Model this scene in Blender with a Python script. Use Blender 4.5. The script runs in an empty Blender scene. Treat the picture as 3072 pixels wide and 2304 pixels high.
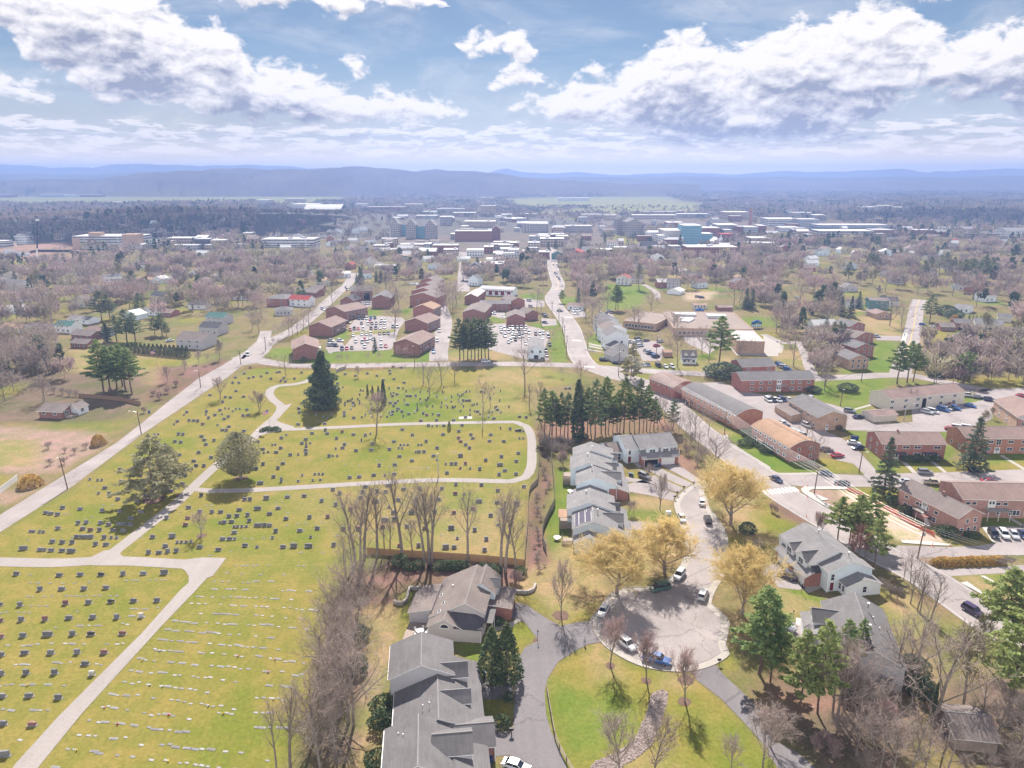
import bpy, bmesh, math, random
import numpy as np
from mathutils import Vector, Matrix
random.seed(7); RNG=np.random.default_rng(7)
sc=bpy.context.scene
AB_='apartment_building'
AP_='apartment'
WS_='white_siding'
RT_='roof_taupe'
RG_='roof_grey'
FW_='flat_white'
BR_='brick_red'
BD_='brick_dark'
SB_='shop_building'
FG_='flat_grey'
R2_='roof_grey2'
BU_='building'
WN_='window'
COL=sc.collection
# --- camera
F=2169.0; CX=1536.0; CY=1152.0; HOR=530.0; CAMH=92.0
PITCH=math.atan((CY-HOR)/F)
cam=bpy.data.cameras.new('camera'); camo=bpy.data.objects.new('camera',cam); COL.objects.link(camo)
cam.sensor_width=36; cam.lens=F/3072*36; cam.clip_start=1; cam.clip_end=200000
camo.location=(0,0,CAMH); camo.rotation_euler=(math.pi/2-PITCH,0,0)
sc.camera=camo
# --- render / view
sc.view_settings.view_transform='Standard'; sc.view_settings.look='None'
sc.view_settings.exposure=1.12; sc.view_settings.gamma=1.0; sc.view_settings.use_curve_mapping=False
cy=sc.cycles
cy.max_bounces=5; cy.diffuse_bounces=2; cy.glossy_bounces=2; cy.transmission_bounces=2; cy.volume_bounces=1
cy.transparent_max_bounces=8; cy.caustics_reflective=False; cy.caustics_refractive=False
cy.use_denoising=True; cy.use_adaptive_sampling=True; cy.adaptive_threshold=0.02
cy.sample_clamp_indirect=4
# --- sun
SUN_EL=math.radians(44); SUN_AZ=math.radians(-1.0)      # azimuth from +Y towards +X
sd=Vector((math.sin(SUN_AZ)*math.cos(SUN_EL),math.cos(SUN_AZ)*math.cos(SUN_EL),math.sin(SUN_EL)))
sun=bpy.data.lights.new('sun','SUN'); sun.energy=5.0; sun.angle=math.radians(0.6); sun.color=(1.0,0.94,0.86)
suno=bpy.data.objects.new('sun',sun); COL.objects.link(suno); suno.location=(0,100,300)
suno.rotation_euler=(-sd).to_track_quat('-Z','Y').to_euler()
# --- projection helpers (photo pixel -> point of the place at height z)
def PTS(s): return [tuple(float(v) for v in q.split(',')) for q in s.split(' ')]
def P(x,y,z=0.0):
 dx=(x-CX)/F; dy=(CY-y)/F
 d=(dx,math.cos(PITCH)+dy*math.sin(PITCH),-math.sin(PITCH)+dy*math.cos(PITCH))
 t=(z-CAMH)/d[2]
 return Vector((t*d[0],t*d[1],z))
def zat(yw,y):
 dy=(CY-y)/F
 return CAMH+yw*(-math.sin(PITCH)+dy*math.cos(PITCH))/(math.cos(PITCH)+dy*math.sin(PITCH))
def T(i,j,x,y): return (768*i+x/2.88,576*j+y/2.88)
def TL(i,j,pts):
 if isinstance(pts,str): pts=PTS(pts)
 return [T(i,j,a,b) for a,b in pts]
def W(pts,z=0.0): return [P(a,b,z) for a,b in pts]
def direc(x,y):
 dx=(x-CX)/F; dy=(CY-y)/F
 d=Vector((dx,math.cos(PITCH)+dy*math.sin(PITCH),-math.sin(PITCH)+dy*math.cos(PITCH))).normalized()
 return math.atan2(d.x,d.y),math.asin(d.z)
# --- node helpers
class NT:
 def __init__(s,tree): s.t=tree; s.n=tree.nodes; s.l=tree.links
 def node(s,typ,**k):
  n=s.n.new(typ)
  for a,b in k.items(): setattr(n,a,b)
  return n
 def put(s,sock,v):
  if hasattr(v,'is_output') or isinstance(v,bpy.types.NodeSocket): s.l.new(v,sock)
  elif v is not None: sock.default_value=v
 def math(s,op,a,b=None,c=None,clamp=False):
  n=s.node('ShaderNodeMath',operation=op); n.use_clamp=clamp
  s.put(n.inputs[0],a); s.put(n.inputs[1],b); s.put(n.inputs[2],c); return n.outputs[0]
 def vmath(s,op,a,b=None,c=None):
  n=s.node('ShaderNodeVectorMath',operation=op)
  s.put(n.inputs[0],a); s.put(n.inputs[1],b)
  if c is not None: s.put(n.inputs[2],c)
  return n.outputs['Value'] if op in('DOT_PRODUCT','LENGTH') else n.outputs[0]
 def mix(s,f,a,b,typ='MIX'):
  n=s.node('ShaderNodeMix',data_type='RGBA',blend_type=typ)
  s.put(n.inputs[0],f); s.put(n.inputs[6],a); s.put(n.inputs[7],b); return n.outputs[2]
 def noise(s,vec,scale,detail=4,rough=.55,dist=0.0):
  n=s.node('ShaderNodeTexNoise'); s.put(n.inputs['Vector'],vec)
  n.inputs['Scale'].default_value=scale; n.inputs['Detail'].default_value=detail
  n.inputs['Roughness'].default_value=rough; n.inputs['Distortion'].default_value=dist
  return n.outputs[0]
 def ss(s,x,a,b):
  n=s.node('ShaderNodeMapRange',interpolation_type='SMOOTHSTEP'); s.put(n.inputs[0],x)
  n.inputs[1].default_value=a; n.inputs[2].default_value=b; n.inputs[3].default_value=0; n.inputs[4].default_value=1
  return n.outputs[0]
def c4(c): return (c[0],c[1],c[2],1.0)
# --- world: physical sky with clouds placed by direction
wd=bpy.data.worlds.new('World'); sc.world=wd; wd.use_nodes=True
wd.cycles.sampling_method='MANUAL'; wd.cycles.sample_map_resolution=128
wt=NT(wd.node_tree); wt.n.clear()
SKYTINT=(.455,.475,.50,1)
sky=wt.node('ShaderNodeTexSky',sky_type='NISHITA'); sky.sun_disc=False
sky.sun_elevation=SUN_EL; sky.sun_rotation=SUN_AZ; sky.air_density=1.0; sky.dust_density=0.2; sky.ozone_density=1.5; sky.altitude=600
CL1=PTS('-120,-60,100 0,-10,128 60,-20,140 100,-25,190 200,8,225 260,18,236 330,34,238 400,44,250 470,62,256 520,100,260 560,148,262 600,143,264 680,163,266 740,184,266 800,193,265 860,200,263 920,202,262 980,214,258 1020,238,250 1040,265,235 1075,265,215 1095,218,231 1150,214,236 1200,196,260 1250,168,272 1310,164,280 1360,143,290 1400,112,298 1440,88,302 1500,70,304 1560,108,306 1600,103,306 1680,74,304 1750,68,302 1800,52,300 1850,33,292 1900,34,245 1960,60,232 2010,118,226 2050,128,226 2100,104,232 2160,94,246 2212,90,262 2340,80,270')
CL2=PTS('-120,60,-60 470,40,-40 500,0,30 560,-30,36 640,-30,30 690,10,10 710,-20,36 760,-30,46 800,-10,22 830,-30,12 880,-40,30 950,0,14 970,120,70 990,92,112 1050,74,118 1100,57,130 1150,80,130 1166,112,124 1180,125,70 1860,60,0 1890,10,28 1940,-20,40 2030,25,42 2060,50,0 2340,60,-20')
CL3=PTS('-120,190,220 0,183,236 60,196,240 110,226,240 130,260,200 730,160,120 750,130,142 770,122,164 792,145,166 805,170,130 1050,210,170 1068,180,200 1100,150,198 1130,134,186 1170,150,196 1214,180,196 1235,200,150 1262,150,156 1290,140,162 1312,152,158 1325,170,140 2340,240,200')
U0,U1,V0,V1=-.75,.75,-.05,.30
def cl_v(y):
 return direc(1536,y/.72)[1]
g=bpy.data.node_groups.new('cloud_density','ShaderNodeTree')
g.interface.new_socket('UV',in_out='INPUT',socket_type='NodeSocketVector')
g.interface.new_socket('Density',in_out='OUTPUT',socket_type='NodeSocketFloat')
gt=NT(g); gi=gt.node('NodeGroupInput'); go=gt.node('NodeGroupOutput')
uv=gi.outputs[0]
wn=gt.node('ShaderNodeTexNoise'); gt.put(wn.inputs['Vector'],gt.vmath('MULTIPLY',uv,(1.0,1.6,1.0))); wn.inputs['Scale'].default_value=22; wn.inputs['Detail'].default_value=3
warp=gt.vmath('MULTIPLY',gt.vmath('SUBTRACT',wn.outputs['Color'],(.5,.5,.5)),(.07,.028,0))
uvw=gt.vmath('ADD',uv,warp)
sw=gt.node('ShaderNodeSeparateXYZ'); gt.put(sw.inputs[0],uvw)
un=gt.math('DIVIDE',gt.math('SUBTRACT',sw.outputs[0],U0),U1-U0,clamp=True)
def curve(pts):
 n=gt.node('ShaderNodeFloatCurve'); cm=n.mapping; c=cm.curves[0]; gt.put(n.inputs['Value'],un)
 P_=sorted((( direc(x/.72,300)[0]-U0)/(U1-U0),(cl_v(y)-V0)/(V1-V0)) for x,y in pts)
 while len(c.points)<len(P_): c.points.new(.5,.5)
 for p,q in zip(c.points,P_): p.location=q; p.handle_type='VECTOR'
 cm.update(); return gt.math('MULTIPLY_ADD',n.outputs[0],V1-V0,V0)
body=None
for CL in(CL1,CL2,CL3):
 tp=curve([(x,t) for x,t,b in CL]); bt=curve([(x,b) for x,t,b in CL])
 h=gt.math('MINIMUM',gt.math('MULTIPLY',gt.math('SUBTRACT',tp,sw.outputs[1]),30),gt.math('MULTIPLY',gt.math('SUBTRACT',sw.outputs[1],bt),42))
 body=h if body is None else gt.math('MAXIMUM',body,h)
body=gt.math('MINIMUM',gt.math('MAXIMUM',body,-1.0),1.0)
n1=gt.noise(gt.vmath('MULTIPLY',uv,(1,1.7,1)),33,9,.62,.35)
sep=gt.node('ShaderNodeSeparateXYZ'); gt.put(sep.inputs[0],uv)
lowm=gt.math('MULTIPLY',gt.ss(sep.outputs[1],.002,.03),gt.math('SUBTRACT',1.0,gt.ss(sep.outputs[1],.055,.085)))
n3=gt.noise(gt.vmath('MULTIPLY',uv,(1,4.6,1)),25,8,.62,.3)
low=gt.math('MULTIPLY_ADD',gt.math('SUBTRACT',n3,.50),3.4,gt.math('MULTIPLY_ADD',lowm,1.3,-1.12))
d=gt.math('MULTIPLY_ADD',gt.math('SUBTRACT',n1,.5),2.0,gt.math('MULTIPLY_ADD',body,.95,.04))
d=gt.math('MAXIMUM',d,low)
gt.l.new(d,go.inputs[0])
tc=wt.node('ShaderNodeTexCoord'); sp=wt.node('ShaderNodeSeparateXYZ'); wt.put(sp.inputs[0],tc.outputs['Generated'])
az=wt.math('ARCTAN2',sp.outputs[0],sp.outputs[1]); el=wt.math('ARCSINE',sp.outputs[2])
cb=wt.node('ShaderNodeCombineXYZ'); wt.put(cb.inputs[0],az); wt.put(cb.inputs[1],el)
def dens(off):
 gn=wt.node('ShaderNodeGroup'); gn.node_tree=g; wt.put(gn.inputs[0],wt.vmath('ADD',cb.outputs[0],off)); return gn.outputs[0]
d0=dens((0,0,0)); d1=dens((-.003,.0075,0)); d2=dens((.002,.030,0))
cir=wt.noise(wt.vmath('MULTIPLY',cb.outputs[0],(1,3.2,1)),5.0,6,.6,.6)
alpha=wt.math('MAXIMUM',wt.ss(d0,-.10,.34),wt.math('MULTIPLY',wt.ss(cir,.42,.75),.38))
big=wt.noise(wt.vmath('MULTIPLY',cb.outputs[0],(1,2.2,1)),9.5,2,.5)
deep=wt.math('MULTIPLY',wt.ss(d2,.25,1.15),wt.ss(big,.36,.58))
relief=wt.math('MULTIPLY',wt.math('SUBTRACT',d0,d1),.95)
lit=wt.math('ADD',wt.math('MULTIPLY_ADD',deep,-.72,.90),relief)
lit=wt.math('SUBTRACT',lit,wt.math('MULTIPLY',wt.ss(d1,.5,1.5),.20))
lit=wt.math('MINIMUM',wt.math('MAXIMUM',lit,0.0),1.0)
ccol=wt.mix(lit,(2.7,2.8,3.5,1),(8.8,8.3,8.0,1))
skyc=wt.mix(1.0,sky.outputs[0],SKYTINT,'MULTIPLY')
veil=wt.math('MULTIPLY',wt.math('SUBTRACT',1.0,wt.ss(el,.02,.15)),.62)
skyc=wt.mix(veil,skyc,(6.6,6.1,5.8,1))
final=wt.mix(wt.math('MULTIPLY',alpha,.95),skyc,ccol)
final=wt.mix(wt.math('MULTIPLY',wt.math('SUBTRACT',1.0,wt.ss(el,.0,.05)),.72),final,(17.5,13.0,6.6,1))
rear_fill=wt.math('MULTIPLY',wt.ss(wt.math('ABSOLUTE',az),.95,1.4),wt.math('SUBTRACT',1.0,wt.ss(el,.55,.95)))  # unseen bright clouds behind the camera, added as fill for shaded walls
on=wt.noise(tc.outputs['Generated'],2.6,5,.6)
final=wt.mix(wt.math('MULTIPLY',rear_fill,wt.ss(on,.40,.56)),final,(20.0,19.9,20.2,1))
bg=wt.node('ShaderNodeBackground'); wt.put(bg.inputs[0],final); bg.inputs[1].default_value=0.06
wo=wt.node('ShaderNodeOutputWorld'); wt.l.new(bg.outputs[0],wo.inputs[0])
# --- materials
MATS={}
def new_mat(name):
 m=bpy.data.materials.new(name); m.use_nodes=True; t=NT(m.node_tree); b=t.n['Principled BSDF']; MATS[name]=m
 b.inputs['Specular IOR Level'].default_value=.25
 return m,t,b
def mat(name,c,rough=.8,var=.18,scale=1.5,spec=.25,metal=0,coords='Object',rnd=0.0,detail=4):
 m,t,b=new_mat(name); b.inputs['Roughness'].default_value=rough; b.inputs['Specular IOR Level'].default_value=spec; b.inputs['Metallic'].default_value=metal
 tcn=t.node('ShaderNodeTexCoord')
 if var>0:
  nz=t.noise(tcn.outputs[coords],scale,detail,.6)
  f=t.math('MULTIPLY_ADD',t.math('SUBTRACT',nz,.5),var*4,1.0)
 else: f=1.0
 if rnd>0:
  oi=t.node('ShaderNodeObjectInfo'); f=t.math('MULTIPLY',f,t.math('MULTIPLY_ADD',oi.outputs['Random'],rnd*2,1-rnd))
 v=t.vmath('SCALE',c,None); n=v.node; t.put(n.inputs['Scale'],f)
 t.l.new(v,b.inputs['Base Color']); return m
def brick_mat(name,c1,c2,mortar,scale=1.0):
 m,t,b=new_mat(name); b.inputs['Roughness'].default_value=.9
 tcn=t.node('ShaderNodeTexCoord'); sp=t.node('ShaderNodeSeparateXYZ'); t.put(sp.inputs[0],tcn.outputs['Object'])
 cbn=t.node('ShaderNodeCombineXYZ'); t.put(cbn.inputs[0],t.math('ADD',sp.outputs[0],sp.outputs[1])); t.put(cbn.inputs[1],sp.outputs[2])
 br=t.node('ShaderNodeTexBrick'); t.put(br.inputs['Vector'],cbn.outputs[0]); br.inputs['Scale'].default_value=1.0*scale
 br.inputs['Brick Width'].default_value=.42; br.inputs['Row Height'].default_value=.15; br.inputs['Mortar Size'].default_value=.012
 br.inputs['Color1'].default_value=c4(c1); br.inputs['Color2'].default_value=c4(c2); br.inputs['Mortar'].default_value=c4(mortar)
 nz=t.noise(tcn.outputs['Object'],.55,5,.65)
 v=t.vmath('SCALE',br.outputs[0]); t.put(v.node.inputs['Scale'],t.math('MULTIPLY_ADD',t.math('SUBTRACT',nz,.5),.9,1.0))
 t.l.new(v,b.inputs['Base Color']); return m
def shingle_mat(name,c,var=.14):
 m,t,b=new_mat(name); b.inputs['Roughness'].default_value=.92
 tcn=t.node('ShaderNodeTexCoord')
 big=t.noise(t.vmath('MULTIPLY',tcn.outputs['Object'],(.25,.25,.25)),1.0,5,.6)
 streak=t.noise(t.vmath('MULTIPLY',tcn.outputs['Object'],(2.2,.35,.35)),1.0,3,.5)
 br=t.node('ShaderNodeTexBrick');
 sp=t.node('ShaderNodeSeparateXYZ'); t.put(sp.inputs[0],tcn.outputs['Object'])
 cbn=t.node('ShaderNodeCombineXYZ'); t.put(cbn.inputs[0],t.math('ADD',sp.outputs[0],sp.outputs[1])); t.put(cbn.inputs[1],t.math('MULTIPLY',sp.outputs[2],2.0))
 t.put(br.inputs['Vector'],cbn.outputs[0]); br.inputs['Brick Width'].default_value=.5; br.inputs['Row Height'].default_value=.28; br.inputs['Mortar Size'].default_value=.02; br.inputs['Scale'].default_value=1
 br.inputs['Color1'].default_value=(1.06,1.06,1.06,1); br.inputs['Color2'].default_value=(.93,.93,.93,1); br.inputs['Mortar'].default_value=(.72,.72,.72,1)
 f=t.math('MULTIPLY_ADD',t.math('SUBTRACT',big,.5),var*5,1.0); f=t.math('MULTIPLY',f,t.math('MULTIPLY_ADD',t.math('SUBTRACT',streak,.5),var*3,1.0))
 v=t.vmath('SCALE',c); t.put(v.node.inputs['Scale'],f)
 t.l.new(t.mix(.8,v,br.outputs[0],'MULTIPLY'),b.inputs['Base Color']); return m
def siding_mat(name,c):
 m,t,b=new_mat(name); b.inputs['Roughness'].default_value=.6
 tcn=t.node('ShaderNodeTexCoord'); sp=t.node('ShaderNodeSeparateXYZ'); t.put(sp.inputs[0],tcn.outputs['Object'])
 fr=t.math('FRACT',t.math('MULTIPLY',sp.outputs[2],5.0)); ln=t.ss(fr,0.0,.25)
 nz=t.noise(tcn.outputs['Object'],.7,4,.6)
 f=t.math('MULTIPLY',t.math('MULTIPLY_ADD',ln,.14,.86),t.math('MULTIPLY_ADD',t.math('SUBTRACT',nz,.5),.22,1.0))
 v=t.vmath('SCALE',c); t.put(v.node.inputs['Scale'],f); t.l.new(v,b.inputs['Base Color']); return m
def facade_mat(name,c,win=(.05,.06,.08),sx=3.0,sz=3.3,ww=.5,wh=.5,rnd=.12):
 m,t,b=new_mat(name); b.inputs['Roughness'].default_value=.75
 tcn=t.node('ShaderNodeTexCoord'); sp=t.node('ShaderNodeSeparateXYZ'); t.put(sp.inputs[0],tcn.outputs['Object'])
 geo=t.node('ShaderNodeNewGeometry'); sn=t.node('ShaderNodeSeparateXYZ'); t.put(sn.inputs[0],geo.outputs['Normal'])
 side=t.math('LESS_THAN',t.math('ABSOLUTE',sn.outputs[2]),.5)
 fx=t.math('FRACT',t.math('DIVIDE',t.math('ADD',sp.outputs[0],sp.outputs[1]),sx)); fz=t.math('FRACT',t.math('DIVIDE',sp.outputs[2],sz))
 inx=t.math('LESS_THAN',t.math('ABSOLUTE',t.math('SUBTRACT',fx,.5)),ww/2); inz=t.math('LESS_THAN',t.math('ABSOLUTE',t.math('SUBTRACT',fz,.55)),wh/2)
 w=t.math('MULTIPLY',side,t.math('MULTIPLY',inx,inz))
 oi=t.node('ShaderNodeObjectInfo'); nz=t.noise(tcn.outputs['Object'],.12,4,.6)
 f=t.math('MULTIPLY',t.math('MULTIPLY_ADD',oi.outputs['Random'],rnd*2,1-rnd),t.math('MULTIPLY_ADD',t.math('SUBTRACT',nz,.5),.5,1.0))
 v=t.vmath('SCALE',c); t.put(v.node.inputs['Scale'],f)
 t.l.new(t.mix(w,v,c4(win)),b.inputs['Base Color']); return m
def leaf_mat(name,c1,c2,scale=.5,rnd=.2,trans=.25):
 m,t,b=new_mat(name); b.inputs['Roughness'].default_value=.7; b.inputs['Specular IOR Level'].default_value=.15
 tcn=t.node('ShaderNodeTexCoord'); nz=t.noise(tcn.outputs['Object'],scale,3,.6)
 oi=t.node('ShaderNodeObjectInfo')
 col=t.mix(t.ss(nz,.35,.65),c4(c1),c4(c2))
 v=t.vmath('SCALE',col); t.put(v.node.inputs['Scale'],t.math('MULTIPLY_ADD',oi.outputs['Random'],rnd*2,1-rnd))
 t.l.new(v,b.inputs['Base Color'])
 if trans>0:
  tr=t.node('ShaderNodeBsdfTranslucent'); t.l.new(v,tr.inputs[0]); mx_=t.node('ShaderNodeMixShader'); mx_.inputs[0].default_value=trans
  t.l.new(b.outputs[0],mx_.inputs[1]); t.l.new(tr.outputs[0],mx_.inputs[2]); t.l.new(mx_.outputs[0],t.n['Material Output'].inputs[0])
 return m
M={}
M['brick_red']=brick_mat(BR_,(.36,.145,.11),(.28,.11,.085),(.33,.25,.22))
M['brick_dark']=brick_mat(BD_,(.29,.135,.11),(.23,.105,.09),(.25,.18,.16))
M['brick_pink']=brick_mat('brick_pink',(.42,.23,.18),(.33,.165,.13),(.45,.36,.32))
M['brick_tan']=brick_mat('brick_tan',(.46,.31,.22),(.40,.26,.18),(.5,.4,.33))
M['brick_orange']=brick_mat('brick_orange',(.40,.17,.10),(.33,.13,.08),(.42,.32,.27))
M['cream']=siding_mat('cream_siding',(.58,.53,.46))
M['white_siding']=siding_mat(WS_,(.72,.74,.76))
M['blue_white']=siding_mat('pale_blue_siding',(.66,.73,.78))
M['grey_siding']=siding_mat('grey_siding',(.46,.44,.45))
M['grey_beige']=siding_mat('grey_beige_siding',(.50,.46,.45))
M['green_siding']=siding_mat('green_siding',(.10,.20,.19))
M['roof_grey']=shingle_mat('grey_shingles',(.150,.140,.142))
M['roof_grey2']=shingle_mat('light_grey_shingles',(.205,.195,.197))
M['roof_taupe']=shingle_mat('taupe_shingles',(.185,.152,.140))
M['roof_brown']=shingle_mat('brown_shingles',(.235,.165,.145))
M['roof_tan']=shingle_mat('tan_shingles',(.33,.21,.14))
M['roof_dark']=shingle_mat('charcoal_shingles',(.085,.08,.09))
M['roof_green']=shingle_mat('green_shingles',(.06,.15,.13))
M['roof_red']=shingle_mat('red_metal_roof',(.35,.06,.05))
M['flat_roof']=mat('flat_roof_gravel',(.24,.19,.165),.95,.12,.08)
M['flat_white']=mat('white_membrane_roof',(.52,.51,.50),.8,.08,.1)
M['flat_grey']=mat('grey_membrane_roof',(.40,.39,.40),.85,.10,.1)
M['trim']=mat('white_trim',(.78,.77,.76),.5,.04,2)
M['glass']=mat('window_glass',(.035,.045,.06),.12,.2,.6,spec=.6)
M['dark']=mat('dark_void',(.02,.02,.022),.9,.1,1)
M['metal']=mat('galvanised_metal',(.45,.45,.46),.45,.1,3,spec=.5,metal=.6)
M['black_metal']=mat('black_metal',(.025,.025,.028),.5,.1,3)
M['wood_pole']=mat('weathered_pole_wood',(.15,.105,.075),.9,.2,2)
M['fence_wood']=mat('brown_fence_boards',(.24,.155,.10),.9,.25,2.5)
M['deck']=mat('weathered_deck_boards',(.30,.24,.20),.9,.2,2.5)
M['concrete']=mat('concrete',(.34,.31,.28),.9,.10,.6)
M['new_concrete']=mat('new_concrete',(.42,.40,.37),.9,.05,.6)
M['block']=mat('retaining_block',(.36,.32,.29),.9,.2,1.5)
M['door_red']=mat('dark_red_door',(.16,.02,.03),.5,.1,2)
M['door_white']=mat('white_panel_door',(.74,.73,.72),.5,.05,2)
M['solar']=mat('solar_cells',(.10,.085,.11),.25,.1,1,spec=.6)
M['bin_blue']=mat('blue_bin_plastic',(.02,.06,.22),.5,.1,2)
M['bin_green']=mat('green_bin_plastic',(.02,.11,.10),.5,.1,2)
M['orange_net']=mat('orange_mesh_fence',(.55,.14,.075),.7,.2,3)
M['rust']=mat('rust_red_paint',(.30,.05,.04),.6,.1,2)
# --- mesh builder
class MB:
 def __init__(s): s.v=[]; s.f=[]; s.m=[]; s.mats=[]; s.cur=0
 def use(s,m):
  if isinstance(m,str): m=M[m]
  if m not in s.mats: s.mats.append(m)
  s.cur=s.mats.index(m); return s
 def face(s,pts):
  k=len(s.v); s.v.extend([tuple(p) for p in pts]); s.f.append(tuple(range(k,k+len(pts)))); s.m.append(s.cur)
 def box(s,x0,y0,z0,x1,y1,z1,R=None):
  c=[(x0,y0,z0),(x1,y0,z0),(x1,y1,z0),(x0,y1,z0),(x0,y0,z1),(x1,y0,z1),(x1,y1,z1),(x0,y1,z1)]
  if R is not None: c=[tuple(R@Vector(p)) for p in c]
  k=len(s.v); s.v.extend(c)
  for q in((0,3,2,1),(4,5,6,7),(0,1,5,4),(1,2,6,5),(2,3,7,6),(3,0,4,7)): s.f.append(tuple(k+i for i in q)); s.m.append(s.cur)
 def tube(s,p0,p1,r0,r1=None,n=6,cap=True):
  p0=Vector(p0); p1=Vector(p1); r1=r0 if r1 is None else r1
  d=(p1-p0); d.normalize(); a=d.orthogonal().normalized(); b=d.cross(a); k=len(s.v)
  for p,r in((p0,r0),(p1,r1)):
   for i in range(n):
    t=2*math.pi*i/n; s.v.append(tuple(p+a*(r*math.cos(t))+b*(r*math.sin(t))))
  for i in range(n): s.f.append((k+i,k+(i+1)%n,k+n+(i+1)%n,k+n+i)); s.m.append(s.cur)
  if cap: s.f.append(tuple(k+n+i for i in range(n))); s.m.append(s.cur); s.f.append(tuple(k+n-1-i for i in range(n))); s.m.append(s.cur)
 def path(s,pts,rad,n=6):
  pts=[Vector(p) for p in pts]; k=len(s.v); N=len(pts)
  ref=Vector((.31,.17,.93))
  for i,p in enumerate(pts):
   d=(pts[min(i+1,N-1)]-pts[max(i-1,0)]).normalized(); a=d.cross(ref)
   if a.length<1e-3: a=d.orthogonal()
   a.normalize(); b=d.cross(a); r=rad[i] if hasattr(rad,'__len__') else rad
   for j in range(n):
    t=2*math.pi*j/n; s.v.append(tuple(p+a*(r*math.cos(t))+b*(r*math.sin(t))))
  for i in range(N-1):
   for j in range(n): s.f.append((k+i*n+j,k+i*n+(j+1)%n,k+(i+1)*n+(j+1)%n,k+(i+1)*n+j)); s.m.append(s.cur)
  s.f.append(tuple(k+n-1-j for j in range(n))); s.m.append(s.cur); s.f.append(tuple(k+(N-1)*n+j for j in range(n))); s.m.append(s.cur)
 def prism(s,prof,a0,a1,axis='x'):
  mk=(lambda a,p:(a,p[0],p[1])) if axis=='x' else (lambda a,p:(p[0],a,p[1]))
  n=len(prof); k=len(s.v); s.v.extend([mk(a0,p) for p in prof]+[mk(a1,p) for p in prof])
  for i in range(n): s.f.append((k+i,k+(i+1)%n,k+n+(i+1)%n,k+n+i)); s.m.append(s.cur)
  s.f.append(tuple(k+n-1-i for i in range(n))); s.m.append(s.cur); s.f.append(tuple(k+n+i for i in range(n))); s.m.append(s.cur)
 def sphere(s,c,rx,ry,rz,nu=10,nv=7,jit=0.0,rs=None):
  k=len(s.v); c=Vector(c); R=rs or random
  s.v.append((c.x,c.y,c.z+rz))
  for j in range(1,nv):
   ph=math.pi*j/nv
   for i in range(nu):
    th=2*math.pi*i/nu; q=1+(R.random()-.5)*jit
    s.v.append((c.x+rx*q*math.sin(ph)*math.cos(th),c.y+ry*q*math.sin(ph)*math.sin(th),c.z+rz*q*math.cos(ph)))
  s.v.append((c.x,c.y,c.z-rz)); e=len(s.v)-1
  for i in range(nu): s.f.append((k,k+1+i,k+1+(i+1)%nu)); s.m.append(s.cur)
  for j in range(nv-2):
   for i in range(nu):
    a=k+1+j*nu; s.f.append((a+i,a+nu+i,a+nu+(i+1)%nu,a+(i+1)%nu)); s.m.append(s.cur)
  a=k+1+(nv-2)*nu
  for i in range(nu): s.f.append((a+i,e,a+(i+1)%nu)); s.m.append(s.cur)
 def mesh(s,name):
  me=bpy.data.meshes.new(name); me.from_pydata(s.v,[],s.f)
  for m in s.mats: me.materials.append(m)
  if len(s.mats)>1: me.polygons.foreach_set('material_index',s.m)
  me.update(); return me
def link(name,me,parent=None,loc=None,rz=0.0,scale=None):
 o=bpy.data.objects.new(name,me); COL.objects.link(o)
 if parent is not None: o.parent=parent
 if loc is not None: o.location=loc
 if rz: o.rotation_euler=(0,0,rz)
 if scale is not None: o.scale=(scale,)*3 if not hasattr(scale,'__len__') else scale
 return o
def UM(m): return MB().use(m)
def build(mb,name,parent=None,**k): return link(name,mb.mesh(name),parent,**k)
def tag(o,label,cat,group=None):
 o['label']=label; o['category']=cat
 if group: o['group']=group
 return o
def struct(o,kind='structure'): o['kind']=kind; return o
def empty(name,loc,rz=0.0,label=None,cat=None,group=None):
 o=bpy.data.objects.new(name,None); COL.objects.link(o); o.location=loc; o.rotation_euler=(0,0,rz); o.empty_display_size=.5
 if label: tag(o,label,cat,group)
 return o
def part(mb,name,parent,**k): return build(mb,name,parent,**k)
def mesh_np(name,V,Fc,mats,mi=None):
 me=bpy.data.meshes.new(name); V=np.asarray(V,np.float32); Fc=np.asarray(Fc,np.int32); n=Fc.shape[1]
 me.vertices.add(len(V)); me.vertices.foreach_set('co',V.ravel()); me.loops.add(Fc.size); me.loops.foreach_set('vertex_index',Fc.ravel())
 me.polygons.add(len(Fc)); me.polygons.foreach_set('loop_start',np.arange(0,Fc.size,n,dtype=np.int32)); me.polygons.foreach_set('loop_total',np.full(len(Fc),n,np.int32))
 for m in mats: me.materials.append(m)
 if mi is not None: me.polygons.foreach_set('material_index',np.asarray(mi,np.int32))
 me.update(calc_edges=True); return me
def inpoly(px,py,poly):
 px=np.asarray(px); py=np.asarray(py); c=np.zeros(px.shape,bool); n=len(poly)
 for i in range(n):
  x1,y1=poly[i][0],poly[i][1]; x2,y2=poly[i-1][0],poly[i-1][1]
  if y1==y2: continue
  c^=((y1>py)!=(y2>py))&(px<(x2-x1)*(py-y1)/(y2-y1)+x1)
 return c
def polydist(px,py,poly,closed=True):
 d=np.full(np.shape(px),1e18); n=len(poly)
 for i in range(0 if closed else 1,n):
  x1,y1=poly[i-1][0],poly[i-1][1]; x2,y2=poly[i][0],poly[i][1]
  ex,ey=x2-x1,y2-y1; L=ex*ex+ey*ey+1e-12
  t=np.clip(((px-x1)*ex+(py-y1)*ey)/L,0,1); d=np.minimum(d,(px-x1-t*ex)**2+(py-y1-t*ey)**2)
 return np.sqrt(d)
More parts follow.
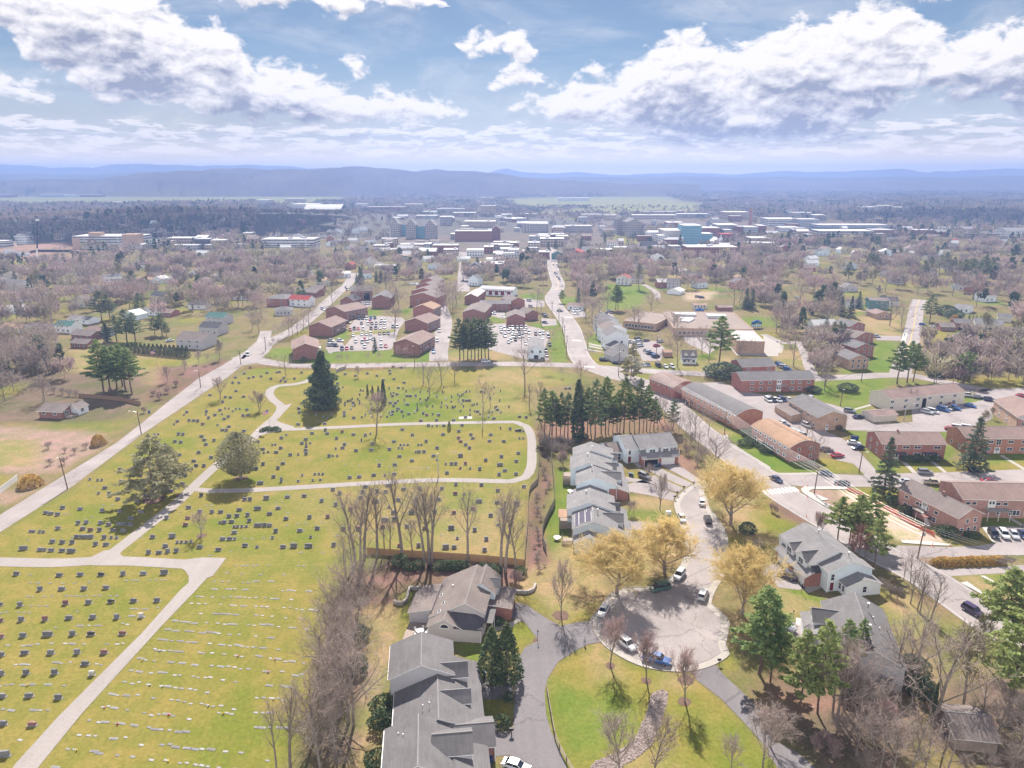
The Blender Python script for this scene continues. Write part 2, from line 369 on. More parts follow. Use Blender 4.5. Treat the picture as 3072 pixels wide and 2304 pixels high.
def smooth_line(pts,step=2.0,closed=False):
 pts=[Vector((p[0],p[1],0)) for p in pts]; out=[]; n=len(pts)
 for i in range(n if closed else n-1):
  p1,p2=pts[i],pts[(i+1)%n]
  p0=pts[i-1] if (i>0 or closed) else p1*2-p2
  p3=pts[(i+2)%n] if (i+2<n or closed) else p2*2-p1
  k=max(1,int((p2-p1).length/step))
  for j in range(k):
   t=j/k; out.append(.5*((2*p1)+(p2-p0)*t+(2*p0-5*p1+4*p2-p3)*t*t+(3*p1-p0-3*p2+p3)*t**3))
 if not closed: out.append(pts[-1])
 return out
def offset(pts,d,closed=False):
 n=len(pts); out=[]
 for i in range(n):
  a=pts[i-1] if (i>0 or closed) else pts[i]; b=pts[(i+1)%n] if (i<n-1 or closed) else pts[i]
  t=(b-a); t.z=0
  if t.length<1e-6: t=Vector((1,0,0))
  t.normalize(); out.append(pts[i]+Vector((-t.y,t.x,0))*d)
 return out
# --- ground sheet with ground-cover colours per vertex (soft borders), one sheet to the horizon
C_LAWN=(.168,.155,.036); C_STRAW=(.225,.182,.082); C_GREEN=(.112,.150,.026); C_LITTER=(.150,.098,.070); C_NEEDLE=(.18,.118,.075)
C_DIRT=(.235,.175,.125); C_WOOD=(.125,.100,.062); C_FIELD=(.17,.17,.06); C_SAND=(.36,.29,.20); C_MULCH=(.085,.055,.045); C_TOWN=(.13,.11,.095); C_RED=(.23,.15,.11)
COVER=[]   # (polygon native px, colour, feather m, strength)
def cov(pts,c,f=2.0,s=1.0): COVER.append((W(pts),c,f,s))
def cv(i,j,pts,c,f=2.0,s=1.0): cov(TL(i,j,pts),c,f,s)
cov(PTS('-900,640 4000,640 4000,600 -900,600'),C_WOOD,60,.6)
cov(PTS('-400,592 500,580 900,576 1200,582 900,616 400,612 -400,622'),C_FIELD,40)
cov(PTS('0,604 280,600 300,615 0,620'),C_FIELD,40); cov(PTS('480,597 900,600 920,612 480,608'),C_FIELD,40)
cov(PTS('1240,595 1480,575 1620,580 1480,600'),C_FIELD,60); cov(PTS('1500,598 2000,585 2080,620 1560,622'),C_FIELD,60)
cov(PTS('1600,640 2000,600 2120,612 2080,640'),C_FIELD,40); cov(PTS('2400,620 2600,610 2620,625 2400,632'),C_FIELD,40); cov(PTS('2760,620 3100,612 3100,630 2760,636'),C_FIELD,40)
cov(PTS('1100,660 1900,655 2700,690 2700,740 1900,780 1300,770 1050,720'),C_TOWN,30,.85)
cov(PTS('1660,660 1720,655 1770,670 1660,680'),C_GREEN,12); cov(PTS('1820,700 1880,700 1940,725 1830,735'),C_LAWN,10)
cv(0,1,'-200,480 650,430 760,520 640,600 -200,620',C_RED,8); cv(0,1,'-100,600 400,600 430,640 -100,660',C_LAWN,6)
cv(0,1,'600,1380 760,1290 1100,1290 1100,1400 1800,1430 1660,1659 560,1659',C_STRAW,5); cv(0,1,'960,1310 1100,1290 1100,1340 980,1350',C_GREEN,3)
cv(0,1,'1200,1440 1640,1440 1560,1520 1250,1520',C_LAWN,4); cv(0,1,'320,1100 560,1090 560,1150 320,1150',C_LAWN,4)
cv(0,1,'1540,1080 1760,1080 1700,1130 1540,1130',C_LAWN,3); cv(0,1,'1360,1510 1700,1500 1950,1420 2000,1480 1650,1700 1360,1700',C_LITTER,3)
cv(0,2,'-300,-100 1250,-100 1250,160 1000,330 0,380 -300,380',C_WOOD,5); cv(0,2,'-100,20 200,0 160,80 0,120',C_LAWN,4); cv(0,2,'0,330 560,340 1180,300 960,440 800,410 200,380 0,380',C_LAWN,3,.6)
cv(0,2,'-300,375 200,370 560,400 830,410 920,500 780,600 540,740 300,780 -300,740',C_DIRT,3); cv(0,2,'-300,480 300,480 360,600 300,720 -300,720',C_STRAW,3)
cv(0,2,'-300,760 100,800 80,880 -300,960',C_LAWN,2); cv(0,2,'-300,1000 330,850 420,830 300,930 -300,1200',C_DIRT,2,.7)
cv(0,2,'1260,50 1500,-30 1620,20 1420,180 1260,160',C_LITTER,2)
CEM=[(-400,1720)]+TL(0,2,'0,1290 620,910 1240,440 1830,40')+TL(1,1,'0,1515 700,1540 2212,1530')+TL(2,1,'300,1520 560,1640')+TL(2,2,'120,60 200,420 220,620 150,920 130,1300 100,1560')+TL(1,2,'2212,1530 1000,1440')+TL(1,3,'700,100 600,900 300,1659 300,1900')+[(-400,2500)]
cov(CEM,C_LAWN,1.5)
cv(1,2,'0,930 2212,840 2212,1500 900,1430 500,1100',C_STRAW,8,.45); cv(1,2,'900,50 2212,60 2212,320 1300,345 1000,200',C_GREEN,8,.45); cv(1,2,'1150,60 1500,40 1500,250 1200,300',C_GREEN,6,.6)
cv(0,3,'1700,60 2212,20 2212,500 1500,450',C_GREEN,8,.25); cv(1,2,'0,1450 900,1440 700,1659 0,1659',C_GREEN,5,.4)
cv(2,2,'-300,-40 240,-60 200,300 -300,280',C_STRAW,6,.4); cv(1,2,'1500,1200 2212,1050 2212,1500 1500,1440',C_STRAW,6,.6)
cv(1,1,'2000,1530 2300,1520 2300,1640 1900,1640',C_STRAW,5,.8)
cv(2,2,'200,300 1230,230 1450,400 1620,700 1650,850 1400,700 1300,480 900,430 560,520 400,650 240,480',C_NEEDLE,2.5)
cv(2,2,'225,470 340,640 355,830 265,1050 258,1300 330,1480 400,1700 110,1700 130,1300 140,1050 220,860',C_LITTER,1)
cv(2,2,'370,740 500,740 520,900 480,1140 500,1500 340,1440 280,1250 360,1000',C_GREEN,1); cv(2,2,'420,1300 500,1300 700,1600 400,1659 330,1500',C_STRAW,1.5)
cv(1,2,'1150,1480 2212,1560 2300,1640 2212,1700 900,1700',C_MULCH,1.2); cv(1,3,'850,-40 2240,-40 2300,80 2000,160 1330,110 1210,240 900,230 750,100',C_LITTER,1.5)
cv(1,3,'700,100 940,200 900,560 1000,800 1060,1000 1050,1300 1000,1700 300,1700 560,1000',C_WOOD,3,.9)
cv(1,3,'1330,160 1390,140 1350,320 1280,560 1180,640 960,500 900,300 1200,260',C_STRAW,2,.8); cv(1,3,'1260,160 1390,150 1340,420 1230,600',C_LAWN,1.5); cv(1,3,'980,600 1180,640 1170,900 1080,1000 1100,1300 1090,1700 860,1700 900,1300',C_STRAW,1.5); cv(1,3,'1000,760 1080,900 1050,1150 960,1150 900,950',C_DIRT,2,.6)
cv(1,3,'1690,580 1990,580 1960,740 1830,740',C_GREEN,.8); cv(1,3,'1950,1000 2212,900 2212,1250 2080,1300 1950,1180',C_LAWN,1)
cv(2,3,'-60,160 200,150 420,430 680,390 850,150 680,-100 200,-100',C_STRAW,1.5); cv(2,3,'-60,170 180,160 320,330 120,240 -60,210',C_LAWN,1.2); cv(2,3,'520,330 740,240 670,390 440,430',C_LAWN,1.5)
cv(2,3,'760,570 900,700 1180,800 1560,840 1800,1060 2000,1270 2300,1659 2300,1800 420,1800 300,1200 310,880 400,740 560,640',C_LAWN,1)
cv(2,3,'300,900 700,1000 850,900 1000,1000 1150,1200 1080,1350 900,1500 640,1600 460,1540 330,1200',C_GREEN,3); cv(2,3,'640,600 760,580 900,700 1000,900 700,900',C_STRAW,2,.7); cv(2,3,'1280,840 1560,850 1600,900 1500,1000 1250,960',C_STRAW,2,.8); cv(2,3,'1400,1100 2000,1300 1900,1400 1500,1400',C_GREEN,3,.5)
cv(2,3,'880,1600 1250,1480 1500,1700 880,1750',C_STRAW,2,.6)
cv(2,3,'-60,390 130,400 230,520 120,600 40,700 -60,640',C_LAWN,1)
cv(2,2,'920,1080 1380,1090 1450,1240 1000,1180',C_GREEN,1.5,.8); cv(2,2,'940,960 1390,1000 1380,1090 920,1080',C_STRAW,1.5); cv(2,2,'1000,740 1600,840 1480,900 1000,880',C_LAWN,1)
cv(2,2,'640,1400 1500,1300 1480,1500 1400,1659 640,1659',C_STRAW,2); cv(2,2,'1760,900 2100,950 2212,1000 2300,1500 1900,1480 1800,1180',C_STRAW,2); cv(2,2,'1830,1280 2212,1400 2212,1560 1870,1450',C_LAWN,2); cv(3,2,'-40,930 150,1000 300,1150 200,1250 0,1320 -100,1200',C_LAWN,2); cv(3,2,'0,1000 160,1020 380,1180 300,1220 100,1150',C_LITTER,2)
cv(3,3,'-60,0 300,120 480,200 460,260 240,380 100,350 0,200',C_STRAW,1.5); cv(3,3,'90,80 260,110 480,190 450,240 200,150',C_GREEN,1); cv(3,3,'960,100 1100,200 1020,480 960,280',C_LAWN,1.5); cv(3,3,'1000,200 1300,100 1700,380 1400,600 1100,500',C_STRAW,2); cv(3,3,'1200,120 1350,150 1720,380 1500,420',C_NEEDLE,2,.7)
cv(3,3,'60,850 700,1050 1100,950 1200,600 1450,560 1500,900 2300,850 2300,1800 380,1800 160,1300 -40,1000',C_WOOD,2); cv(3,3,'60,1000 500,1050 900,1080 800,1150 400,1180 180,1180',C_NEEDLE,2); cv(3,3,'1150,600 1500,700 1500,1100 1250,1400 1100,1000',C_STRAW,2.5,.7); cv(3,3,'1300,1400 1600,1500 1900,1659 1250,1659',C_LAWN,2.5,.7)
cv(2,3,'2050,1000 2300,800 2300,1300 2212,1260',C_NEEDLE,2); cv(2,3,'1750,700 1900,680 1950,800 1850,830',C_LAWN,1)
cv(3,2,'-300,560 0,600 200,640 420,760 80,770 -100,680 -500,500',C_GREEN,1.2); cv(2,2,'1230,30 1500,160 1640,330 1560,300 1400,120',C_LAWN,1.5); cv(2,2,'1830,380 2100,480 2300,640 2212,720 1990,560 1840,460',C_GREEN,1.2); cv(2,2,'1400,180 1900,420 1860,460 1500,290',C_STRAW,1.5,.8)
cv(3,2,'430,640 680,660 820,760 420,770',C_LAWN,1); cv(3,2,'380,-60 1100,-80 1000,60 900,90 880,230 760,270 560,180 400,150',C_GREEN,2,.9); cv(3,2,'660,400 900,410 1560,410 1620,420 1620,600 1500,760 930,770 860,600 740,470',C_GREEN,1.2,.85); cv(3,2,'1130,690 2212,640 2300,740 1130,770',C_LAWN,1.2); cv(3,2,'1900,570 2300,570 2300,650 1880,700',C_GREEN,1.5)
cv(3,2,'1680,110 1960,130 1960,190 1700,170',C_GREEN,1); cv(3,2,'1600,-60 2300,-60 2300,50 1700,40',C_LAWN,2)
cv(3,2,'700,900 1130,900 1120,1080 1000,1040',C_LAWN,1); cv(3,2,'1010,1040 1600,1330 1640,1390 1560,1400 960,1100',C_LAWN,1); cv(3,2,'360,910 700,910 560,1060 400,960',C_DIRT,.8); cv(3,2,'620,930 760,940 1000,1080 1450,1300 1560,1370 1150,1360 1100,1340 900,1150 640,1000',C_SAND,1.2); cv(3,2,'1420,880 1530,880 1520,950 1440,920',C_GREEN,1); cv(3,2,'1830,1120 2300,1100 2300,1230 1850,1240',C_GREEN,1.2); cv(3,2,'1640,1350 1830,1290 1960,1390 1640,1400',C_LAWN,1)
cv(3,2,'1280,1500 2000,1480 2140,1560 1400,1590',C_DIRT,1); cv(3,3,'1480,-40 1620,0 2000,250 2300,300 2300,-60 1500,-60',C_STRAW,1.5); cv(3,3,'1820,0 2300,-40 2300,100',C_GREEN,1.5)
cv(1,1,'100,1360 330,1330 640,1440 1500,1440 1500,1470 600,1480 250,1470 100,1420',C_GREEN,2); cv(1,1,'600,1370 760,1380 1180,1360 1300,1440 600,1470',C_GREEN,2); cv(1,1,'840,1020 1080,1010 1080,1080 830,1090',C_GREEN,2); cv(1,1,'1250,1010 1350,1010 1300,1080',C_GREEN,1.5); cv(1,1,'1450,1290 1540,1280 1510,1440 1420,1450',C_GREEN,1.5); cv(1,1,'280,1270 420,1180 470,1200 330,1330',C_LAWN,2); cv(1,1,'780,1200 1230,1180 1200,1225 760,1240',C_LAWN,1.2); cv(1,1,'680,1240 790,1180 800,1270 690,1290',C_GREEN,1.2)
cv(1,1,'1560,1020 1660,1010 1650,1100 1560,1100',C_LAWN,2); cv(1,1,'2010,1060 2140,1060 2140,1150 2010,1110',C_GREEN,1.5); cv(1,1,'1650,1380 2212,1360 2212,1450 1650,1460',C_STRAW,2)
cv(2,1,'350,1200 450,1200 480,1470 330,1470',C_GREEN,1.5); cv(2,1,'170,1140 400,1100 420,1170 180,1180',C_GREEN,1.5); cv(2,1,'80,880 280,880 250,950 100,940',C_GREEN,2); cv(2,1,'420,910 580,900 600,970 430,980',C_GREEN,2); cv(2,1,'790,800 1150,790 1180,900 1060,1010 800,1010',C_GREEN,4); cv(2,1,'640,1230 780,1220 800,1370 660,1360',C_GREEN,1.5); cv(2,1,'670,1400 850,1390 880,1510 720,1500',C_LAWN,1.5); cv(2,1,'1100,1480 1420,1470 1420,1530 1120,1540',C_LAWN,1.5); cv(2,1,'1380,1420 1900,1420 1900,1560 1400,1540',C_STRAW,2); cv(2,1,'1600,1400 1750,1390 1740,1450 1600,1450',C_GREEN,2); cv(2,1,'1920,1090 2300,1070 2300,1160 2000,1160',C_GREEN,2); cv(2,1,'2080,1210 2300,1200 2300,1300 2150,1290',C_LAWN,2); cv(2,1,'1480,870 1800,850 1700,930 1500,940',C_SAND,3,.7)
cv(2,1,'0,1510 560,1570 560,1659 0,1659',C_STRAW,3,.5); cv(2,1,'930,1570 1180,1580 1200,1659 1000,1659',C_LAWN,2)
cv(3,1,'740,1080 1150,1060 1140,1250 900,1220 760,1120',C_STRAW,2.5); cv(3,1,'760,960 860,950 830,1040 760,1080',C_GREEN,2); cv(3,1,'920,1290 1110,1290 1080,1560 620,1570 640,1530 880,1500',C_GREEN,2); cv(3,1,'1340,1210 1560,1200 1570,1400 1330,1400',C_LAWN,2); cv(3,1,'1840,1090 1960,1080 1980,1190 1850,1190',C_GREEN,2); cv(3,1,'420,1620 980,1610 1400,1640 1900,1659 400,1659',C_GREEN,2,.7); cv(3,1,'1280,1240 1340,1240 1340,1480 1300,1480',C_DIRT,1.5); cv(3,1,'-60,1260 330,1400 300,1520 60,1450',C_STRAW,2)
HXT=[]
for _ in range(400):
 i,x,y=random.choice(((0,random.uniform(-60,1500),random.uniform(600,1150)),(0,random.uniform(900,2212),random.uniform(560,1040)),(3,random.uniform(300,2200),random.uniform(480,1250)),(2,random.uniform(900,2212),random.uniform(560,880)),(1,random.uniform(820,1740),random.uniform(600,780))))
 p=P(*T(i,1,x,y))
 if len(HXT)<78 and all((p-q).length>30 for q in HXT) and not any(bool(inpoly(p.x,p.y,w)) for w,c,f,s in COVER if c in(C_GREEN,C_SAND,C_RED)):
  HXT.append(p); rr=random.uniform(9,17); COVER.append(([Vector((p.x+rr*1.3*math.cos(k*.7)*random.uniform(.7,1.3),p.y-5+rr*math.sin(k*.7)*random.uniform(.7,1.3),0)) for k in range(9)],random.choice((C_LAWN,C_GREEN,C_STRAW,C_LAWN)),3,.9))
def axis(n1,s1,r,lim):
 a=list(np.arange(0,n1,s1)); s=s1
 while a[-1]<lim: s*=r; a.append(a[-1]+s)
 return np.array(a)
gx=axis(150,1.0,1.032,70000); gx=np.concatenate([-gx[:0:-1],gx])
gy=axis(190,1.0,1.022,70000)+60; gy=np.concatenate([-axis(20,5,1.5,40000)[:0:-1]+60-1,gy])
GX,GY=np.meshgrid(gx,gy); nx_,ny_=len(gx),len(gy)
Xf=GX.ravel(); Yf=GY.ravel()
cvr=np.empty((len(Xf),3));
near=np.clip((Yf-500)/900,0,1)[:,None]
cvr[:]=np.array((.150,.130,.055))*(1-near)+np.array(C_WOOD)*near
for poly,c,f,s in COVER:
 bx=[p.x for p in poly]; by=[p.y for p in poly]
 sel=np.where((Xf>min(bx)-f)&(Xf<max(bx)+f)&(Yf>min(by)-f)&(Yf<max(by)+f))[0]
 if not len(sel): continue
 x,y=Xf[sel],Yf[sel]; d=polydist(x,y,poly); ins=inpoly(x,y,poly)
 a=np.clip(.5+np.where(ins,d,-d)/(2*f),0,1)*s
 cvr[sel]=cvr[sel]*(1-a[:,None])+np.array(c)*a[:,None]
ii=np.arange((ny_-1)*(nx_-1)); r_=ii//(nx_-1); c_=ii%(nx_-1); q0=r_*nx_+c_
FQ=np.stack([q0,q0+1,q0+nx_+1,q0+nx_],1)
m,t,b=new_mat('ground_cover'); b.inputs['Roughness'].default_value=.95; b.inputs['Specular IOR Level'].default_value=.05
at=t.node('ShaderNodeAttribute',attribute_name='cover'); tcn=t.node('ShaderNodeTexCoord'); ob=tcn.outputs['Object']
nA=t.noise(ob,.035,4,.6,.4); nB=t.noise(ob,.16,5,.65,.5); nC=t.noise(ob,1.3,6,.8); nD=t.noise(t.vmath('MULTIPLY',ob,(1,.35,1)),.5,3,.6)
straw=t.vmath('MULTIPLY',at.outputs['Color'],(1.30,1.12,1.35)); lush=t.vmath('MULTIPLY',at.outputs['Color'],(.70,.95,.55))
c1=t.mix(t.ss(nB,.42,.62),at.outputs['Color'],straw); nE=t.noise(t.vmath('MULTIPLY',ob,(.45,.06,1)),1.0,2,.5); c1=t.mix(t.math('MULTIPLY',t.ss(nE,.5,.6),.30),c1,straw); c1=t.mix(t.math('MULTIPLY',t.ss(nA,.46,.66),.75),c1,lush); c1=t.mix(t.math('MULTIPLY',t.ss(nD,.52,.72),.45),c1,straw)
v=t.vmath('SCALE',c1); t.put(v.node.inputs['Scale'],t.math('MULTIPLY_ADD',t.math('SUBTRACT',nC,.5),1.5,1.0))
t.l.new(v,b.inputs['Base Color'])
bp=t.node('ShaderNodeBump'); bp.inputs['Strength'].default_value=.35; bp.inputs['Distance'].default_value=.15; t.put(bp.inputs['Height'],nC); t.l.new(bp.outputs[0],b.inputs['Normal'])
gm=mesh_np('ground',np.stack([Xf,Yf,np.zeros_like(Xf)],1),FQ,[m])
ca=gm.color_attributes.new('cover','FLOAT_COLOR','POINT'); ca.data.foreach_set('color',np.concatenate([cvr,np.ones((len(Xf),1))],1).astype(np.float32).ravel())
struct(link('ground',gm))
# --- paved sheets
from mathutils.geometry import tessellate_polygon
def road_mat(name,c,patch=.42,crack=True):
 m,t,b=new_mat(name); b.inputs['Roughness'].default_value=.92; b.inputs['Specular IOR Level'].default_value=.15
 ob=t.node('ShaderNodeTexCoord').outputs['Object']
 n1=t.noise(ob,.07,5,.6,.6); n2=t.noise(ob,2.2,4,.7); n3=t.noise(t.vmath('MULTIPLY',ob,(.9,.06,1)),.9,3,.5)
 f=t.math('MULTIPLY_ADD',t.math('SUBTRACT',n1,.5),patch*2,1.0); f=t.math('MULTIPLY',f,t.math('MULTIPLY_ADD',t.math('SUBTRACT',n2,.5),.55,1.0)); f=t.math('MULTIPLY',f,t.math('MULTIPLY_ADD',t.math('SUBTRACT',n3,.5),.22,1.0))
 if crack:
  vo=t.node('ShaderNodeTexVoronoi',feature='DISTANCE_TO_EDGE'); wv=t.vmath('ADD',ob,t.vmath('SCALE',t.node('ShaderNodeTexNoise').outputs['Color']))
  t.put(vo.inputs['Vector'],t.vmath('ADD',ob,t.vmath('MULTIPLY',t.noise(ob,.25,3,.6),(9,7,0)))); vo.inputs['Scale'].default_value=.045
  f=t.math('MULTIPLY',f,t.math('MULTIPLY_ADD',t.ss(vo.outputs['Distance'],.0,.012),.28,.72))
 v=t.vmath('SCALE',c); t.put(v.node.inputs['Scale'],f); t.l.new(v,b.inputs['Base Color']); return m
M['asphalt']=road_mat('asphalt_aged',(.285,.25,.242)); M['asphalt_dark']=road_mat('asphalt_newer',(.165,.15,.155),.3); M['asphalt_lot']=road_mat('asphalt_lot',(.28,.245,.24),.3); M['lane']=road_mat('lane_tar_and_chip',(.29,.258,.242),.15,False)
M['paint_white']=mat('road_paint_white',(.62,.60,.58),.7,.2,1.0); M['paint_yellow']=mat('road_paint_yellow',(.55,.36,.08),.7,.2,1.0)
def sheet(name,pts,m,z,kind='structure'):
 ws=[Vector((p[0],p[1],z)) for p in pts]
 mb=MB().use(m); mb.v=[tuple(p) for p in ws]
 for tr in tessellate_polygon([[Vector((p.x,p.y,0)) for p in ws]]):
  a,b_,c=[ws[k] for k in tr]
  if (b_-a).cross(c-a).z<0: tr=(tr[0],tr[2],tr[1])
  mb.f.append(tuple(tr)); mb.m.append(0)
 return struct(build(mb,name),kind)
def ribbon_mb(mb,pts,w,z,w2=None):
 l=offset(pts,w/2); r=offset(pts,-w/2)
 for i in range(len(pts)-1): mb.face([(r[i].x,r[i].y,z),(r[i+1].x,r[i+1].y,z),(l[i+1].x,l[i+1].y,z),(l[i].x,l[i].y,z)])
def road(name,px,w,m,z,sm=True):
 pts=W(px); pts=smooth_line(pts,3) if sm else pts
 mb=MB().use(m); ribbon_mb(mb,pts,w,z); struct(build(mb,name)); return pts
Z1,Z2,Z3,Z4,Z5=.03,.045,.06,.075,.09
def S(name,i,j,pts,m,z): return sheet(name,W(TL(i,j,pts)),m,z)
lroadU=TL(0,2,'-500,1420 0,1130 560,785 1010,505 1230,335 1420,180 1730,-60')+TL(0,1,'1740,1600 1900,1510 2080,1400 2160,1350')
lroadL=TL(0,2,'-500,1590 0,1280 610,895 1240,425 1830,30')+TL(0,1,'1980,1590 2090,1500 2212,1480')
sheet('road',W(lroadL+lroadU[::-1]),M['asphalt'],Z1)
pC=road('road',TL(1,1,'-160,1420 0,1450 200,1487 450,1505 900,1500 1500,1490 2212,1485')+TL(2,1,'250,1490 560,1500 800,1520 1130,1545 1700,1575 2100,1600'),9.0,M['asphalt'],Z2)
road('road',TL(1,1,'-30,1440 40,1380 110,1300 330,1190 500,1060 620,950 720,860 800,790 850,700'),9,M['asphalt'],Z3)
road('road',TL(0,1,'2140,1440 2212,1340')+TL(1,1,'60,1290 90,1200'),7,M['asphalt'],Z2,False)
MAIN=TL(2,1,'350,480 345,560 352,640 380,740 402,800 385,850 350,900 352,940 390,1000 455,1085 515,1180 550,1300 575,1400 640,1490 760,1540 900,1590')+TL(2,2,'1120,-10 1330,130 1560,350 1870,590 2150,800')+TL(3,2,'100,930 340,1080 700,1290 1000,1480')+TL(3,3,'1370,10 1820,320 2300,650')
mainpts=road('road',MAIN,11.5,M['asphalt'],Z4)
hm_=len(mainpts)*45//100; mb=UM('paint_yellow'); ribbon_mb(mb,offset(mainpts[:hm_],.2),.16,Z5); ribbon_mb(mb,offset(mainpts[:hm_],-.2),.16,Z5)
mb.use('paint_white'); ribbon_mb(mb,offset(mainpts,5.2),.10,Z5); ribbon_mb(mb,offset(mainpts,-5.2),.10,Z5)
def bars(px0,px1,n,L,wd):
 a,b_=P(*px0),P(*px1); d=(b_-a)/n; u=d.normalized(); v=Vector((-u.y,u.x,0))
 for i in range(n):
  c=a+d*(i+.5); mb.face([c-u*wd-v*L,c+u*wd-v*L,c+u*wd+v*L,c-u*wd+v*L] if True else 0)
  for k in range(4): x,y,z=mb.v[-4+k]; mb.v[-4+k]=(x,y,Z5)
bars(T(3,2,-40,940),T(3,2,260,908),9,1.7,.35); bars(T(2,1,600,1508),T(2,1,720,1512),6,1.2,.4); bars(T(2,1,520,1283),T(2,1,600,1285),6,1.0,.35); bars(T(2,1,440,1085),T(2,1,520,1085),6,1.2,.35)
struct(build(mb,'road_markings'))
laneA=road('path',TL(1,1,'470,1620 430,1640')+TL(1,2,'320,4 200,14 130,45 118,95 160,145 215,190 195,255 140,310 60,375 0,440')+TL(0,2,'2150,500 1900,680 1690,870 1500,1050 1220,1270 1000,1440 860,1540'),3.6,M['lane'],Z1)
road('path',TL(1,2,'60,400 150,390 300,392 800,370 1300,346 2212,328')+TL(2,2,'40,332 120,365 165,450 172,580 165,720 110,810 0,840')+TL(1,2,'2150,842 1800,832 1500,832 1150,848 800,868 400,892 0,915')+TL(0,2,'2000,922 1830,925 1680,910 1600,960'),3.2,M['lane'],Z2)
S('path',1,2,'150,300 205,330 330,370 330,395 200,400 60,440 -30,460 60,400',M['lane'],Z3)
S('path',1,2,'215,190 310,170 290,195 230,260 200,230',M['lane'],Z3)
laneC=road('path',TL(0,2,'-500,1520 0,1537 500,1545 900,1525 1300,1540 1700,1565'),4.2,M['lane'],Z2)
S('path',0,2,'900,1440 1050,1420 1040,1470 1100,1520 1100,1570 800,1570 780,1500',M['lane'],Z3)
sheet('path',W(TL(0,2,'1500,1530 1740,1500 1955,1505 1840,1659')+TL(0,3,'1790,20 1660,160 1400,430 1000,870 700,1200 360,1620 260,1750 50,1750 130,1630 500,1220 880,840 1230,490 1560,120 1630,60 1630,0')+TL(0,2,'1600,1615 1560,1590')),M['lane'],Z4)
culo=TL(2,2,'1640,840 1540,880 1440,960 1400,1040 1435,1160 1470,1290 1500,1400 1465,1540 1395,1650')+TL(2,3,'1190,92 1050,96 930,115 840,165 760,270 672,392 705,480 760,565 840,640 980,725 1140,790 1320,822 1500,830 1650,805 1780,755 1880,680 1850,600 1868,500 1880,420 1850,350 1770,280 1725,240 1750,150 1800,60 1840,0')+TL(2,2,'1862,1450 1868,1360 1840,1260 1770,1150 1710,1070 1690,1000 1660,930 1720,880 1850,860 1960,860 1900,800 1800,790')
co=smooth_line(W(culo),1.2,True)
sheet('pavement',co,M['concrete'],Z2)
sheet('road',offset(co,1.7,True),M['asphalt'],Z5)
mbk=UM('concrete')
for d0_,d1_,z_ in((0,.16,.15),):
 a=offset(co,d0_,True); b_=offset(co,d1_,True); n=len(co)
 for i in range(n):
  j=(i+1)%n
  mbk.face([(a[i].x,a[i].y,z_),(a[j].x,a[j].y,z_),(b_[j].x,b_[j].y,z_),(b_[i].x,b_[i].y,z_)]); mbk.face([(b_[i].x,b_[i].y,z_),(b_[j].x,b_[j].y,z_),(b_[j].x,b_[j].y,0),(b_[i].x,b_[i].y,0)]); mbk.face([(a[j].x,a[j].y,z_),(a[i].x,a[i].y,z_),(a[i].x,a[i].y,0),(a[j].x,a[j].y,0)])
struct(build(mbk,'kerb'))
DR=M['asphalt_dark']
S('driveway',2,3,'-90,230 0,225 120,250 300,370 420,432 560,402 674,394 712,480 775,572 660,590 560,640 400,740 310,880 280,1000 295,1200 340,1350 420,1520 500,1720 -10,1760 0,1500 20,1100 40,750 110,620 230,560 110,400 0,370 -90,380',DR,Z3)
S('driveway',1,3,'1900,890 2212,850 2230,1060 1950,1070',DR,Z2); S('driveway',1,3,'2040,1345 2225,1340 2225,1550 2040,1560',DR,Z2)
sheet('driveway',W(TL(2,3,'1560,832 1760,770 1830,860 2000,1010 2212,1240')+TL(3,3,'60,1430 260,1530 480,1720 120,1720 0,1530')+TL(2,3,'2212,1500 2100,1370 2000,1262 1800,1056 1600,905')),DR,Z3)
for pts in(PTS('990,870 1130,830 1420,950 1390,1010 1180,960 1000,930'),PTS('980,800 1140,830 1230,790 1480,900 1440,940 1180,860 990,845'),PTS('1120,720 1260,720 1560,860 1500,895 1280,800'),PTS('1270,690 1440,700 1640,840 1580,858'),PTS('980,1180 1200,1195 1460,1250 1470,1295 1250,1280 1020,1255')):
 S('driveway',2,2,pts,M['asphalt_lot'],Z2)
S('driveway',3,2,'-40,1540 90,1560 150,1640 100,1659 -60,1659',M['asphalt_lot'],Z2); S('driveway',3,3,'0,0 210,20 330,110 260,120 90,100',M['asphalt_lot'],Z2); S('driveway',3,3,'60,420 240,400 310,430 330,560 130,560 40,500',M['asphalt_lot'],Z2)
for pts in(PTS('1020,650 1050,640 1130,720 1090,725'),): S('pavement',2,2,pts,M['concrete'],Z4)
S('pavement',1,3,'2010,440 2212,400 2230,440 2060,480 1990,520',M['concrete'],Z2); S('pavement',2,3,'-30,410 60,368 85,385 -10,440',M['concrete'],Z4); S('pavement',1,3,'2040,1240 2060,1240 2120,1320 2050,1340',M['concrete'],Z2)
S('pavement',3,2,'300,1550 500,1640 490,1659 330,1659 240,1600',M['concrete'],Z2); S('pavement',3,3,'280,90 480,50 500,90 350,150',M['concrete'],Z2)
S('pavement',3,3,'240,360 310,370 320,520 290,520 280,430 240,420',M['new_concrete'],Z3)
S('car_park',3,2,'-100,120 60,110 200,140 200,260 330,300 470,380 520,420 640,470 760,560 820,620 930,740 930,810 840,790 740,690 600,660 450,560 380,470 280,420 0,330 -150,260',M['asphalt_lot'],Z2)
S('car_park',2,2,'1530,0 1800,-20 2000,60 2212,100 2300,200 2212,300 2120,290 2090,220 1900,130 1700,30',M['asphalt_lot'],Z1)
